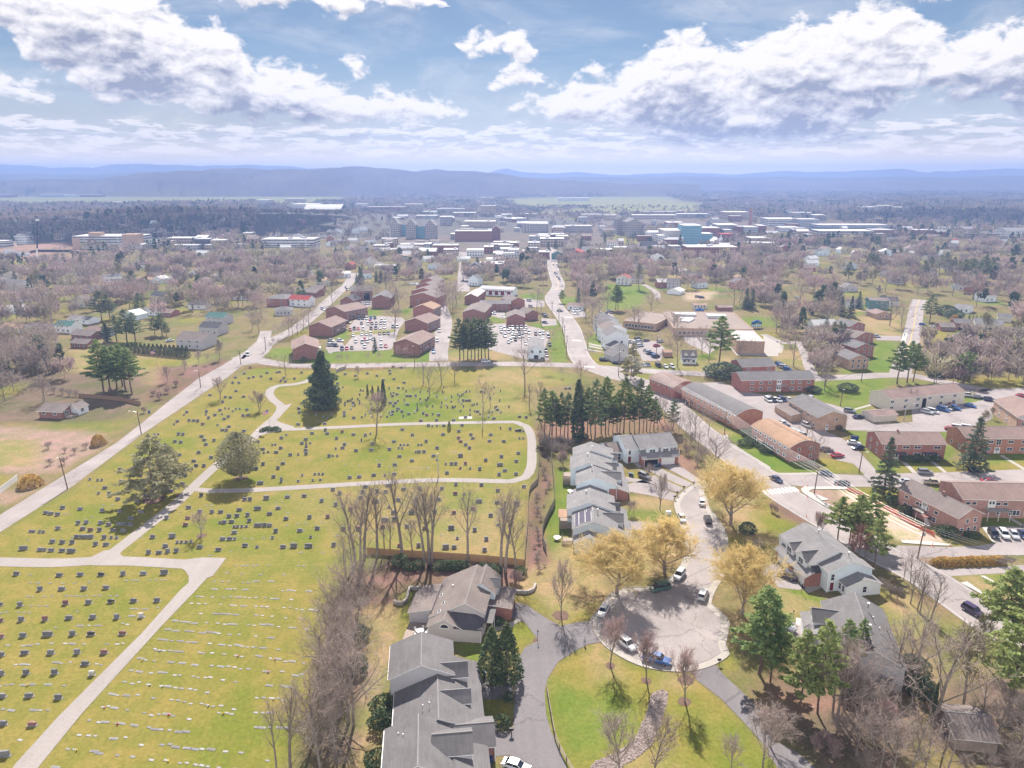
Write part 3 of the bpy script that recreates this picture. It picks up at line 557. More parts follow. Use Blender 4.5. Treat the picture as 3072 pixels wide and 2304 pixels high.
S('car_park',3,2,'380,140 520,170 680,215 760,280 870,320 920,345 1250,330 1240,210 1400,200 1700,175 1900,130 1800,85 1690,50 2300,30 2300,130 1950,175 1940,300 1720,400 1560,412 1300,415 900,405 740,402 660,395 650,380 560,330 600,250 450,190',M['asphalt_lot'],Z3)
S('road',3,2,'20,775 440,772 800,790 900,775 1400,770 2300,735 2300,870 1500,868 1130,893 700,888 300,888 160,870',M['asphalt'],Z3)
S('car_park',3,2,'1100,1395 1560,1410 1800,1400 1985,1372 1910,1310 1850,1240 1900,1232 2300,1235 2300,1480 1950,1480 1500,1500 1330,1500 1060,1560 950,1440',M['asphalt_lot'],Z2)
S('road',3,2,'1330,1620 1500,1600 2000,1580 2300,1555 2300,1620 1500,1665 1300,1665',M['asphalt'],Z1)
for pts in(PTS('1130,650 1160,640 1290,770 1250,770'),PTS('1400,670 1430,665 1550,765 1520,768'),PTS('2000,620 2030,615 2230,735 2200,740'),PTS('740,215 880,175 900,185 760,225')): S('pavement',3,2,pts,M['concrete'],Z2)
S('pavement',3,2,'1150,1350 1400,1360 1590,1390 1560,1400 1400,1395 1160,1375',M['new_concrete'],.14); S('pavement',3,2,'285,905 310,890 700,888 700,910 380,912 350,930 430,960 530,1000 460,1010 570,1060 520,1075 340,970 290,930',M['new_concrete'],.14)
S('pavement',3,3,'1660,60 1720,50 1980,230 1920,200',M['new_concrete'],.14); S('pavement',3,3,'1830,0 1870,0 2000,75 1960,70',M['new_concrete'],.1); S('pavement',3,2,'1850,1240 1890,1230 1960,1320 1990,1370 1940,1370',M['new_concrete'],Z4); S('pavement',3,2,'1970,1100 2010,1100 2230,1230 2190,1230',M['concrete'],Z2)
road('pavement',TL(2,2,'1840,440 1880,510 2000,590 2212,720')+TL(3,2,'0,735 50,765 100,778 420,775'),1.6,M['concrete'],Z5)
S('car_park',1,1,'850,1105 1070,1070 1260,1085 1290,1110 1230,1200 1205,1290 1170,1360 1100,1370 740,1375 620,1390 640,1290 770,1330 850,1230 800,1170',M['asphalt_lot'],Z3)
S('lawn',1,1,'770,1235 830,1210 1200,1185 1215,1200 1150,1220 800,1240',mat('lawn_island',C_LAWN,.95,.2,1.0),Z5)
S('car_park',1,1,'1420,1200 1500,1120 1500,1300 1420,1340',M['asphalt_lot'],Z1); road('road',TL(1,1,'1580,1460 1580,1380 1605,1250 1630,1120 1600,1010 1590,960'),10,M['asphalt'],Z3)
S('car_park',1,1,'640,1290 740,1280 760,1330 640,1400 600,1350',M['asphalt_lot'],Z2)
S('car_park',2,1,'-300,1150 0,1130 250,1180 330,1240 290,1330 320,1450 270,1450 140,1450 -60,1400 -300,1330',M['asphalt_lot'],Z1)
S('car_park',2,1,'1010,1270 1250,1290 1330,1360 1280,1460 1130,1460 1090,1380 1010,1350',M['asphalt_lot'],Z1); S('car_park',2,1,'500,1020 620,1020 640,1080 520,1090',M['asphalt_lot'],Z1); S('car_park',2,1,'740,1040 860,1040 940,1180 960,1240 900,1200 800,1180',M['asphalt_lot'],Z1); S('car_park',2,1,'250,1090 380,1100 390,1150 260,1160',M['asphalt_lot'],Z1); S('car_park',2,1,'100,920 280,940 280,990 110,1000',M['asphalt_lot'],Z1)
S('car_park',1,1,'1960,1020 2150,1040 2150,1100 1990,1060',M['asphalt_lot'],Z1); S('car_park',1,1,'860,940 1000,940 1000,990 870,985',M['asphalt_lot'],Z1)
for pts in(PTS('650,1350 780,1380 830,1390 660,1370'),PTS('660,1305 800,1335 800,1345 670,1320'),PTS('660,1325 790,1352 790,1362 670,1340')): S('pavement',2,1,pts,M['concrete'],Z2)
road('road',TL(1,1,'1790,860 1790,760 1795,700 1802,620 1795,560 1790,520'),11,M['asphalt'],Z2)
road('road',TL(3,1,'1310,930 1285,1000 1260,1150 1225,1300 1180,1450 1130,1600'),9.5,M['asphalt'],Z2); road('road',TL(3,1,'0,1640 400,1612 700,1600 980,1585 1250,1590 1600,1659')+TL(3,2,[(1900,60)]),9,M['asphalt'],Z3); road('path',TL(3,1,'-40,1230 130,1305 260,1300 320,1400 350,1500 400,1600'),5,M['asphalt'],Z1); S('pavement',3,1,'1180,1190 1215,1190 1180,1320 1140,1320',M['new_concrete'],Z4); S('driveway',3,1,'930,1240 1150,1245 1150,1285 940,1280',M['asphalt_lot'],Z1); road('path',TL(2,1,'1140,800 1240,860 1260,920'),5,M['asphalt'],Z1)
S('car_park',2,1,'1400,1040 1700,1050 1900,1250 1700,1400 1500,1300',M['asphalt_lot'],Z1)
S('pavement',2,1,'1880,1340 2300,1290 2300,1420 1940,1410',M['concrete'],Z1); S('pavement',3,1,'-40,1240 140,1330 120,1390 -40,1400',M['concrete'],Z3)
mb=UM('paint_yellow'); ribbon_mb(mb,smooth_line(W(TL(3,1,'1310,930 1285,1000 1260,1150 1225,1300 1180,1450')),3),.4,Z5); struct(build(mb,'road_markings'))
rb=TL(2,3,'1200,1020 1290,980 1350,1010 1340,1090 1310,1200 1270,1320 1200,1470 1100,1560 960,1640 900,1720 640,1720 720,1600 870,1540 1040,1440 1110,1310 1160,1190 1190,1100')
rbw=W(rb); sheet('gravel',rbw,mat('swale_gravel',(.20,.155,.14),.95,.4,1.6),Z1)
xs=[p.x for p in rbw]; ys=[p.y for p in rbw]
px_=RNG.uniform(min(xs),max(xs),6000); py_=RNG.uniform(min(ys),max(ys),6000); k=inpoly(px_,py_,rbw); px_,py_=px_[k][:1700],py_[k][:1700]
V=[];Fc=[]
base=np.array(PTS('-1,-1,0 1,-1,0 1,1,0 -1,1,0 -.6,-.6,.8 .6,-.6,.8 .6,.6,.8 -.6,.6,.8')); bf=np.array(PTS('0,1,5,4 1,2,6,5 2,3,7,6 3,0,4,7 4,5,6,7'))
for i,(x,y) in enumerate(zip(px_,py_)):
 s=RNG.uniform(.06,.2); a=RNG.uniform(0,6.3); R=np.array([[math.cos(a),-math.sin(a),0],[math.sin(a),math.cos(a),0],[0,0,1]])
 V.append((base*s*RNG.uniform(.6,1.3,(1,3)))@R.T+np.array((x,y,.02))); Fc.append(bf+8*i)
o=link('stones',mesh_np('stones',np.concatenate(V),np.concatenate(Fc),[mat('swale_stone',(.27,.22,.20),.9,.5,2.2)])); o['kind']='stuff'; tag(o,'pale brown river stones filling the winding swale in the lawn','stones')
# --- trees
M['bark']=mat('grey_brown_bark',(.23,.19,.16),.95,.3,1.2,rnd=.15); M['bark_pine']=mat('pine_bark',(.13,.085,.065),.95,.3,1.2,rnd=.15)
M['twig']=leaf_mat('grey_tan_twigs',(.32,.255,.225),(.40,.315,.28),.25,.18,.15); M['twig_dark']=leaf_mat('dark_twigs',(.27,.22,.19),(.34,.28,.24),.25,.15,.15)
M['twig_pink']=leaf_mat('pinkish_bud_twigs',(.38,.26,.24),(.45,.32,.295),.25,.15,.15); M['twig_gold']=leaf_mat('golden_catkin_twigs',(.69,.53,.235),(.58,.45,.20),.35,.1,.35); M['twig_red']=leaf_mat('russet_twigs',(.30,.115,.085),(.22,.10,.08),.35,.1,0)
M['twig_cream']=leaf_mat('cream_blossom_twigs',(.50,.44,.36),(.38,.33,.24),.35,.15,.1)
M['twig_green']=leaf_mat('greenish_new_leaf_twigs',(.20,.19,.085),(.25,.21,.12),.35,.15,.1)
M['pine']=leaf_mat('pine_needles',(.15,.225,.085),(.28,.33,.12),.35,.15,.4); M['pine_blue']=leaf_mat('blue_green_needles',(.12,.165,.085),(.20,.235,.115),.35,.2,.35)
M['pine_yellow']=leaf_mat('yellow_green_needles',(.24,.295,.10),(.32,.355,.13),.35,.12,.4)
M['spruce']=leaf_mat('dark_spruce_needles',(.075,.11,.07),(.14,.165,.09),.5,.15,.3); M['thuja']=leaf_mat('arborvitae_foliage',(.06,.10,.045),(.13,.145,.06),.8,.12,.1)
M['olive']=leaf_mat('olive_grey_foliage',(.27,.265,.145),(.36,.33,.20),.4,.1,.35); M['shrub']=leaf_mat('clipped_shrub_leaves',(.07,.10,.045),(.13,.15,.075),1.2,.15,.1); M['shrub_gold']=leaf_mat('golden_shrub_leaves',(.56,.36,.10),(.40,.26,.10),.8,.12,.1)
def rvec(r):
 v=Vector((r.gauss(0,1),r.gauss(0,1),r.gauss(0,1))); v.normalize(); return v
class Blades:
 def __init__(s): s.V=[]; s.F=[]
 def blade(s,p0,p1,w,nrm):
  d=p1-p0; a=d.cross(nrm)
  if a.length<1e-5: a=d.orthogonal()
  a.normalize(); a*=w*.5; k=len(s.V); s.V+=[tuple(p0-a),tuple(p0+a),tuple(p1+a*.5),tuple(p1-a*.5)]; s.F.append((k,k+1,k+2,k+3))
 def leaf(s,c,u,v):
  k=len(s.V); s.V+=[tuple(c-u),tuple(c+v),tuple(c+u),tuple(c-v)]; s.F.append((k,k+1,k+2,k+3))
 def mesh(s,name,m): return mesh_np(name,s.V,s.F,[m])
def bare_tree(seed,H,trunk=.3,nl=8,ang=42,spread=1.0,nb=6,nt=6,ns=3,tw=.055,droop=0,bark='bark',twig='twig',multi=1,up=.25,r0=None,tl=1.0):
 r=random.Random(seed); wood=MB().use(M[bark]); B=Blades(); r0=r0 or H*.016
 def walk(p,d,L,rad,n,wob,trop,sides=5):
  pts=[p]; rr=[rad]; d=d.copy()
  for i in range(n):
   d=(d+rvec(r)*wob+Vector((0,0,trop))).normalized(); p=p+d*(L/n); pts.append(p); rr.append(rad*(1-.62*(i+1)/n))
  wood.path(pts,rr,sides); return pts,rr
 def along(pts,f):
  x=f*(len(pts)-1); i=min(int(x),len(pts)-2); q=x-i; return pts[i].lerp(pts[i+1],q),(pts[i+1]-pts[i]).normalized()
 def side(d,a):
  o=d.cross(rvec(r));
  if o.length<1e-3: o=d.orthogonal()
  o.normalize(); return (d*math.cos(a)+o*math.sin(a)).normalized()
 def twigs(pts,L,n):
  for k in range(n):
   p,d=along(pts,.25+.75*(k+r.random())/n); dd=side(d,math.radians(r.uniform(25,60))); dd=(dd+Vector((0,0,up*.6-droop))).normalized()
   l=L*r.uniform(.6,1.2); q=p+dd*l; B.blade(p,q,tw,rvec(r))
   for j in range(ns):
    f=r.uniform(.25,.95); p2=p.lerp(q,f); d2=(side(dd,math.radians(r.uniform(20,55)))+Vector((0,0,-droop*.8))).normalized()
    B.blade(p2,p2+d2*l*r.uniform(.45,.8),tw*.75,rvec(r))
 for mstem in range(multi):
  lean=Vector((0,0,1)) if multi==1 else Vector((math.cos(mstem*6.28/multi+seed)*.28,math.sin(mstem*6.28/multi+seed)*.28,1)).normalized()
  tpts,trr=walk(Vector((0,0,-.2)),lean,H*(.80 if multi==1 else .72),r0/(multi**.5),7,.07,.05,7)
  for i in range(nl):
   f=trunk+(1-trunk)*(i+.5*r.random())/nl; p,d=along(tpts,min(f,.98)); a=i*2.4+r.uniform(-.4,.4)
   el_=math.radians(90-ang*r.uniform(.75,1.25)*(1-.35*f)); dd=Vector((math.cos(a)*math.cos(el_),math.sin(a)*math.cos(el_),math.sin(el_)))
   L=H*.46*spread*(1.15-.75*(f-trunk)/(1-trunk))*r.uniform(.8,1.15)
   lp,lr=walk(p,dd,L,r0*.5*(1-.55*f),4,.13,up*.5,4)
   for b in range(nb):
    p2,d2=along(lp,.25+.75*(b+r.random())/nb); bd=side(d2,math.radians(r.uniform(25,50))); bd=(bd+Vector((0,0,up*.4))).normalized()
    bl=L*r.uniform(.34,.55); bp,br=walk(p2,bd,bl,max(lr[-1]*.7,.035),3,.14,up*.4-droop*.3,3)
    twigs(bp,bl*.55*tl,nt)
   twigs(lp[1:],L*.26*tl,nt)
  twigs(tpts[3:],H*.13,nt)
 return wood.mesh('trunk'),B.mesh('crown',M[twig])
def clump(B,c,rad,n,size,r,flat=.6,asp=.5):
 for _ in range(n):
  o=rvec(r)*rad*r.random()**.4; o.z*=flat; u=rvec(r); u.z*=.6; u.normalize(); v=u.cross(rvec(r)); v.normalize()
  s=size*r.uniform(.6,1.3); B.leaf(c+o,u*s,v*s*asp)
def pine_tree(seed,H,first=.35,nl=30,spread=.26,leaf='pine',size=.36,nleaf=13,rise=.15,shape='pine',lean=0):
 r=random.Random(seed); wood=UM('bark_pine'); B=Blades(); r0=H*.013
 ax=[Vector((lean*H*(i/7)**1.5+r.uniform(-.1,.1),r.uniform(-.1,.1),H*.97*i/7-.2*(i==0))) for i in range(8)]
 wood.path(ax,[r0*(1-.86*i/7) for i in range(8)],6)
 for i in range(nl):
  f=first+(1-first)*(i+r.random())/nl*.97; x=f*7; k=min(int(x),6); p=ax[k].lerp(ax[k+1],x-k); a=i*2.4+r.uniform(-.5,.5)
  t=(f-first)/(1-first); prof=(1-t)**.75*(.55+.45*min(1,t*5)) if shape=='pine' else (1-t)**.92
  if shape=='pine': prof=max(prof,.18)*r.uniform(.65,1.2)
  else: prof=max(prof,.04)*r.uniform(.85,1.1)
  L=H*spread*prof; dz=rise if shape=='pine' else -.28+.35*t
  d=Vector((math.cos(a),math.sin(a),dz)).normalized(); q=p+d*L+Vector((0,0,L*.12 if shape=='pine' else -L*.10))
  wood.tube(p,q,max(.03,r0*.30*(1-f)+.02),.02,3,False)
  n=max(2,int(L/(.55 if shape=='pine' else .5)))
  for j in range(n):
   g_=(.35+.65*(j+.6)/n) if shape=='pine' else (.12+.88*(j+.7)/n); c=p.lerp(q,g_)+Vector((0,0,.05))
   w=L*.22*(1.15-g_) +.12
   c=c+Vector((-math.sin(a),math.cos(a),0))*r.uniform(-1,1)*w*1.3
   clump(B,c,.55 if shape=='pine' else .42,nleaf,size,r,.55 if shape=='pine' else .75)
 clump(B,ax[-1],.4,nleaf*2,size,r,1.2)
 return wood.mesh('trunk'),B.mesh('crown',M[leaf])
def dense_crown(seed,prof,R,H,n,size,leaf,z0=0.0,asp=.55,ir=.25,stem=True):
 r=random.Random(seed); B=Blades(); wood=UM('bark')
 if stem: wood.path([Vector((0,0,-.1)),Vector((0,0,z0+H*.45)),Vector((0,0,z0+H*.8))],[max(.05,R*.07),max(.04,R*.05),.02],5)
 lump=[(r.uniform(0,6.28),r.random(),r.uniform(.75,1.2)) for _ in range(16)]
 for _ in range(n):
  t=r.random(); a=r.uniform(0,6.28); q=r.random()**ir; k=1.0
  for (la,lt,lk) in lump:
   dd=((math.cos(a-la)-1)**2+math.sin(a-la)**2)+((t-lt)*3)**2
   if dd<.35: k*=1+(lk-1)*(1-dd/.35)
  rad=R*prof(t)*q*k; c=Vector((rad*math.cos(a),rad*math.sin(a),z0+H*t*(1 if t<.9 else k**.3)))
  u=rvec(r); v=u.cross(rvec(r)); v.normalize(); s=size*r.uniform(.6,1.3); B.leaf(c,u*s,v*s*asp)
 return wood.mesh('trunk'),B.mesh('crown',M[leaf])
ball=lambda t: math.sqrt(max(0,1-(2*t-1)**2))
cone=lambda t: (1-t)**.7*min(1,.55+t*4)
egg=lambda t: math.sin(math.pi*min(1,t*.92+.08))**.6
PROTO={}
def proto(key,tr,cr,H): PROTO[key]=(tr,cr,H)
for i in range(4): proto(('bare',i),*bare_tree(10+i,15,.22,10,54,1.12,6,5,2,.045,up=.14,r0=.30),15)
for i in range(3): proto(('barefar',i),*bare_tree(110+i,15,.22,10,52,1.15,5,4,2,.11,up=.14,twig='twig'),15)
for i in range(3): proto(('barepink',i),*bare_tree(20+i,13,.22,10,52,1.15,5,4,3,.10,up=.14,twig='twig_pink'),13)
for i in range(4): proto(('tall',i),*bare_tree(30+i,20,.38,9,38,.72,6,5,3,.045,up=.2,twig='twig_dark',tl=1.0,r0=.36),20)
for i in range(3): proto(('vase',i),*bare_tree(40+i,9,.2,13,40,1.0,6,6,3,.034,up=.3,twig='twig',r0=.13),9)
proto(('vasepink',0),*bare_tree(45,8,.25,13,38,.95,6,6,4,.036,up=.3,twig='twig_pink',r0=.12),8)
for i in range(3): proto(('gold',i),*bare_tree(50+i,11,.14,15,58,1.15,10,10,8,.055,droop=.12,up=.3,twig='twig_gold',r0=.26),11)
for i in range(2): proto(('thicket',i),*bare_tree(60+i,7,.12,6,46,.95,5,5,2,.035,up=.16,multi=4,twig='twig_dark'),7)
proto(('thicketpink',0),*bare_tree(64,6,.12,6,40,.9,5,6,3,.045,multi=4,twig='twig_pink'),6)
proto(('russet',0),*bare_tree(66,11,.25,10,30,.7,6,6,4,.05,up=.35,twig='twig_red'),11)
proto(('cream',0),*bare_tree(67,12,.2,10,34,.8,6,6,4,.16,up=.3,twig='twig_cream'),12)
proto(('greenish',0),*bare_tree(68,14,.3,10,40,.8,6,6,4,.12,up=.3,twig='twig_green'),14)
proto(('greenish',1),*bare_tree(69,14,.35,10,36,.7,6,6,4,.10,up=.3,twig='twig_green'),14)
proto(('round',0),*dense_crown(70,egg,4.6,9.5,6500,.24,'olive',1.6,ir=.5),11)
for i in range(3): proto(('pine',i),*pine_tree(80+i,18,.30,46,.29,'pine',.36,15),18)
for i in range(3): proto(('bluepine',i),*pine_tree(84+i,20,.26,52,.27,'pine_blue',.38,10,rise=.05),20)
for i in range(2): proto(('yellowpine',i),*pine_tree(88+i,15,.28,42,.31,'pine_yellow',.36,14),15)
proto(('spruce',0),*pine_tree(92,17,.06,74,.27,'spruce',.33,8,shape='spruce'),17); proto(('spruce',1),*pine_tree(93,14,.05,66,.24,'spruce',.33,8,shape='spruce'),14)
proto(('cedar',0),*pine_tree(94,15,.10,60,.52,'olive',.38,10,shape='pine',rise=-.1,lean=-.05),15)
proto(('bigspruce',0),*dense_crown(98,lambda t:(1-t)**.62*min(1,.7+t*2)*(.78+.22*math.sin(t*27)),5.0,16,8500,.36,'spruce',.6,ir=.5),16.5)
proto(('thuja',0),*dense_crown(95,cone,1.25,5.2,1500,.13,'thuja',.1,ir=.2),5.3); proto(('thuja',1),*dense_crown(96,cone,1.5,7.2,2200,.15,'thuja',.1,ir=.2),7.3)
proto(('column',0),*dense_crown(97,lambda t:(1-t)**.5*min(1,.6+t*3),.9,8,1500,.2,'spruce',.1,ir=.2),8)
def add_shrub(key,seed,R,H,n,size,leaf,prof=ball):
 tr,cr=dense_crown(seed,prof,R,H,n,size,leaf,.0,.7,.18,False); PROTO[key]=(None,cr,H)
add_shrub(('shrub',0),120,.95,1.35,900,.09,'shrub'); add_shrub(('shrub',1),121,1.2,1.5,1100,.10,'thuja'); add_shrub(('goldshrub',0),122,1.6,1.9,1300,.12,'shrub_gold',lambda t:(1-t)**.4); add_shrub(('darkbush',0),123,1.9,2.6,1500,.14,'spruce',egg)
KIND={'bare':'bare_tree','barefar':'bare_tree','barepink':'bare_tree','tall':'bare_tree','vase':'bare_tree','vasepink':'bare_tree','gold':'golden_tree','thicket':'bare_shrub','thicketpink':'bare_shrub','russet':'russet_tree','cream':'blossom_tree','greenish':'budding_tree','round':'evergreen_tree','pine':'pine_tree','bluepine':'pine_tree','yellowpine':'pine_tree','spruce':'spruce_tree','cedar':'evergreen_tree','bigspruce':'spruce_tree','thuja':'arborvitae','column':'cypress_tree','shrub':'shrub','goldshrub':'shrub','darkbush':'evergreen_shrub'}
NPROTO={}
for k in PROTO: NPROTO[k[0]]=max(NPROTO.get(k[0],0),k[1]+1)
TREES=[]
def tree(kind,base,top=None,H=None,label=None,group=None,var=None,wide=1.0):
 b_=P(*base)
 if top is not None: H=max(.8,zat(b_.y,top[1]))
 i=random.randrange(NPROTO[kind]) if var is None else var
 tr,cr,h0=PROTO[(kind,i)]; s=H/h0*1.02
 cat={'shrub':'shrub','evergreen_shrub':'shrub','bare_shrub':'shrub'}.get(KIND[kind],'tree')
 rz=random.uniform(0,6.28)
 sc_=(s*wide,s*wide,s)
 if tr is None:
  o=link(KIND[kind],cr,None,b_,rz,sc_); tag(o,label,cat,group)
 else:
  o=empty(KIND[kind],b_,rz,label,cat,group); o.scale=sc_
  link('trunk',tr,o); link('crown',cr,o)
 TREES.append((b_.x,b_.y,KIND[kind])); return o
def trees(kind,i,j,lst,label,group=None,**k):
 group=group or label
 for q in lst:
  if len(q)==4: tree(kind,T(i,j,q[0],q[1]),T(i,j,q[2],q[3]),None,label,group,**k)
  else: tree(kind,T(i,j,q[0],q[1]),None,q[2],label,group,**k)
KEEP=[]  # places where scattered trees must not stand: (poly world, margin)
def scatter(kinds,poly_px,n,hmin,hmax,label,group,sep=5.0):
 ws=W(poly_px); xs=[p.x for p in ws]; ys=[p.y for p in ws]; got=[]; tries=0
 while len(got)<n and tries<n*40:
  tries+=1; x=random.uniform(min(xs),max(xs)); y=random.uniform(min(ys),max(ys))
  if not bool(inpoly(x,y,ws)): continue
  if any((x-a)**2+(y-b_)**2<sep*sep for a,b_ in got): continue
  if blocked(x,y): continue
  got.append((x,y)); kd=random.choice(kinds); i=random.randrange(NPROTO[kd]); tr,cr,h0=PROTO[(kd,i)]; s=random.uniform(hmin,hmax)/h0
  o=empty(KIND[kd],(x,y,0),random.uniform(0,6.28),label[kd] if isinstance(label,dict) else label,'tree',group[kd] if isinstance(group,dict) else group); o.scale=(s,s,s)
  link('trunk',tr,o); link('crown',cr,o)
BLOCK=[]
def blocked(x,y):
 for (cx_,cy_,ux,uy,L,Wd) in BLOCK:
  dx,dy=x-cx_,y-cy_; u=dx*ux+dy*uy; v=-dx*uy+dy*ux
  if -2<u<L+2 and -2<v<Wd+2: return True
 return False
# --- buildings
WINM={}
def win_mesh(w,h,kind):
 k=(round(w,2),round(h,2),kind)
 if k in WINM: return WINM[k]
 f=MB(); g=MB()
 if kind in(WN_,'bare_window'):
  f.use('trim'); fw=.09
  for a in((-w/2-fw,-fw,-w/2,h+fw),(w/2,-fw,w/2+fw,h+fw),(-w/2,-fw-.03,w/2,0),(-w/2,h,w/2,h+fw)): f.box(a[0],-.07,a[1],a[2],.02,a[3])
  if h>.9: f.box(-w/2,-.06,h/2-.025,w/2,.01,h/2+.025)
  if w>1.3: f.box(-.03,-.055,0,.03,.01,h)
  g.use('glass').box(-w/2,-.035,0,w/2,.02,h)
 elif kind=='door':
  f.use('trim')
  for a in((-w/2-.1,0,-w/2,h+.1),(w/2,0,w/2+.1,h+.1),(-w/2,h,w/2,h+.1)): f.box(a[0],-.07,a[1],a[2],.02,a[3])
  g.use('door_white').box(-w/2,-.04,0,w/2,.02,h); g.use('glass').box(-w*.3,-.05,h*.5,w*.3,-.02,h*.9)
 elif kind=='red_door':
  f.use('trim')
  for a in((-w/2-.1,0,-w/2,h+.1),(w/2,0,w/2+.1,h+.1),(-w/2,h,w/2,h+.1)): f.box(a[0],-.07,a[1],a[2],.02,a[3])
  g.use('door_red').box(-w/2,-.04,0,w/2,.02,h)
 elif kind=='garage_door':
  f.use('trim')
  for a in((-w/2-.12,0,-w/2,h+.12),(w/2,0,w/2+.12,h+.12),(-w/2,h,w/2,h+.12)): f.box(a[0],-.07,a[1],a[2],.02,a[3])
  g.use('door_white')
  for i in range(4): g.box(-w/2,-.045,h*i/4,w/2,.02,h*(i+1)/4-.03)
 elif kind=='open_garage':
  f.use('trim')
  for a in((-w/2-.12,0,-w/2,h+.12),(w/2,0,w/2+.12,h+.12),(-w/2,h,w/2,h+.12)): f.box(a[0],-.07,a[1],a[2],.02,a[3])
  g.use('dark').box(-w/2,-.03,0,w/2,.02,h)
 WINM[k]=(f.mesh('frame'),g.mesh('pane')); return WINM[k]
def add_win(root,x,y,z,rz,w,h,kind=WN_,near=True):
 f,g=win_mesh(w,h,kind); nm={'red_door':'door','open_garage':'garage_door','bare_window':WN_}.get(kind,kind)
 o=link(nm,f,root,(x,y,z),rz); link('pane' if WN_ in nm else 'panel',g,o); return o
def face_win(root,face,L,D,pos,z,w,h,kind=WN_):
 for q in pos:
  if face=='f': add_win(root,q*L,0,z,0,w,h,kind)
  elif face=='b': add_win(root,q*L,D,z,math.pi,w,h,kind)
  elif face=='l': add_win(root,0,q*D,z,-math.pi/2,w,h,kind)
  else: add_win(root,L,q*D,z,math.pi/2,w,h,kind)
def gblock(root,x0,x1,y0,y1,h,rise,ridge,wall,roof,over=.35,apex=.5,z0=0.0,h2=None,fascia=True,wname='wall',rname='roof',th=.16,hip=False):
 h2=h if h2 is None else h2; wm=M[wall] if isinstance(wall,str) else wall; rm=M[roof] if isinstance(roof,str) else roof
 a0,a1=(y0,y1) if ridge=='x' else (x0,x1); b0,b1=(x0,x1) if ridge=='x' else (y0,y1); Wd=a1-a0; ap=a0+Wd*apex; top=max(h,h2)+rise
 ax='x' if ridge=='x' else 'y'
 wmb=MB().use(wm); wmb.prism([(a0,z0),(a1,z0),(a1,h2),(ap,top-.02),(a0,h)] if not hip else [(a0,z0),(a1,z0),(a1,h2),(a0,h)],b0,b1,ax); build(wmb,wname,root)
 r=MB(); s0=(top-h)/(ap-a0); s1=(top-h2)/(a1-ap); e=over
 if not hip:
  pts=[(a0-e,h-s0*e),(ap,top),(a1+e,h2-s1*e)]
  r.use(rm)
  mk=(lambda b_,p,dz:(b_,p[0],p[1]+dz)) if ax=='x' else (lambda b_,p,dz:(p[0],b_,p[1]+dz))
  for i in range(2):
   p,q=pts[i],pts[i+1]; qd=[mk(b0-e,p,th),mk(b1+e,p,th),mk(b1+e,q,th),mk(b0-e,q,th)]
   r.face(qd if ax=='x' else qd[::-1])
   r.use('trim'); ql=[mk(b0-e,p,.01),mk(b0-e,q,.01),mk(b1+e,q,.01),mk(b1+e,p,.01)]; r.face(ql if ax=='x' else ql[::-1]);
   for bb in(b0-e,b1+e): r.face([mk(bb,p,.01),mk(bb,q,.01),mk(bb,q,th),mk(bb,p,th)])
   pe=p if i==0 else q; r.face([mk(b0-e,pe,.01),mk(b1+e,pe,.01),mk(b1+e,pe,th),mk(b0-e,pe,th)]); r.use(rm)
  r.use('roof_ridge');
  if ax=='x': r.box(b0-e,ap-.09,top+th-.03,b1+e,ap+.09,top+th+.035)
  else: r.box(ap-.09,b0-e,top+th-.03,ap+.09,b1+e,top+th+.035)
 else:
  k=min(Wd*.5,(b1-b0)*.45); A=[(a0-e,h-.12),(a1+e,h-.12)]
  mk=(lambda a,b_,z:(b_,a,z)) if ax=='x' else (lambda a,b_,z:(a,b_,z))
  p=[mk(a0-e,b0-e,h),mk(a1+e,b0-e,h),mk(a1+e,b1+e,h),mk(a0-e,b1+e,h),mk(ap,b0+k,top),mk(ap,b1-k,top)]; r.use(rm)
  for q in((0,1,4),(1,2,5,4),(2,3,5),(3,0,4,5)): r.face([p[i] for i in q])
  r.use('trim'); lo=[(v[0],v[1],v[2]-.18) for v in p[:4]]
  for i in range(4): r.face([lo[i],lo[(i+1)%4],p[(i+1)%4],p[i]])
  r.face(lo)
 return build(r,rname,root)
def lean(root,x0,x1,y0,y1,zlo,zhi,side,wall,roof,over=.3,th=.16,z0=0.0):
 wm=M[wall]; rm=M[roof]; w=MB().use(wm); r=MB()
 if side in('l','r'):
  zl,zr=(zlo,zhi) if side=='l' else (zhi,zlo); w.prism([(x0,z0),(x1,z0),(x1,zr),(x0,zl)],y0,y1,'y')
  s=(zr-zl)/(x1-x0); xa,xb=(x0-over,x1) if side=='l' else (x0,x1+over); za,zb=zl+s*(xa-x0),zl+s*(xb-x0)
  p=[(xa,y0-over,za),(xb,y0-over,zb),(xb,y1+over,zb),(xa,y1+over,za)]
 else:
  w.prism([(y0,z0),(y1,z0),(y1,zhi),(y0,zlo)],x0,x1,'x'); s=(zhi-zlo)/(y1-y0); za=zlo-s*over
  p=[(x0-over,y0-over,za),(x1+over,y0-over,za),(x1+over,y1,zhi),(x0-over,y1,zhi)]
 build(w,'wall',root); r.use(rm).face([(a,b_,c+th) for a,b_,c in p]); r.use('trim'); r.face([(a,b_,c+.01) for a,b_,c in p[::-1]])
 for i in range(4): a,b_=p[i],p[(i+1)%4]; r.face([(a[0],a[1],a[2]+.01),(b_[0],b_[1],b_[2]+.01),(b_[0],b_[1],b_[2]+th),(a[0],a[1],a[2]+th)])
 build(r,'roof',root)
M['roof_ridge']=mat('ridge_cap_shingles',(.22,.21,.21),.9,.1,2)
def block_at(o,L,D):
 a=o.rotation_euler.z; BLOCK.append((o.location.x,o.location.y,math.cos(a),math.sin(a),L,D))
def blk(o,x0,x1,y0,y1):
 a=o.rotation_euler.z; c,s=math.cos(a),math.sin(a); BLOCK.append((o.location.x+x0*c-y0*s,o.location.y+x0*s+y0*c,c,s,x1-x0,y1-y0))
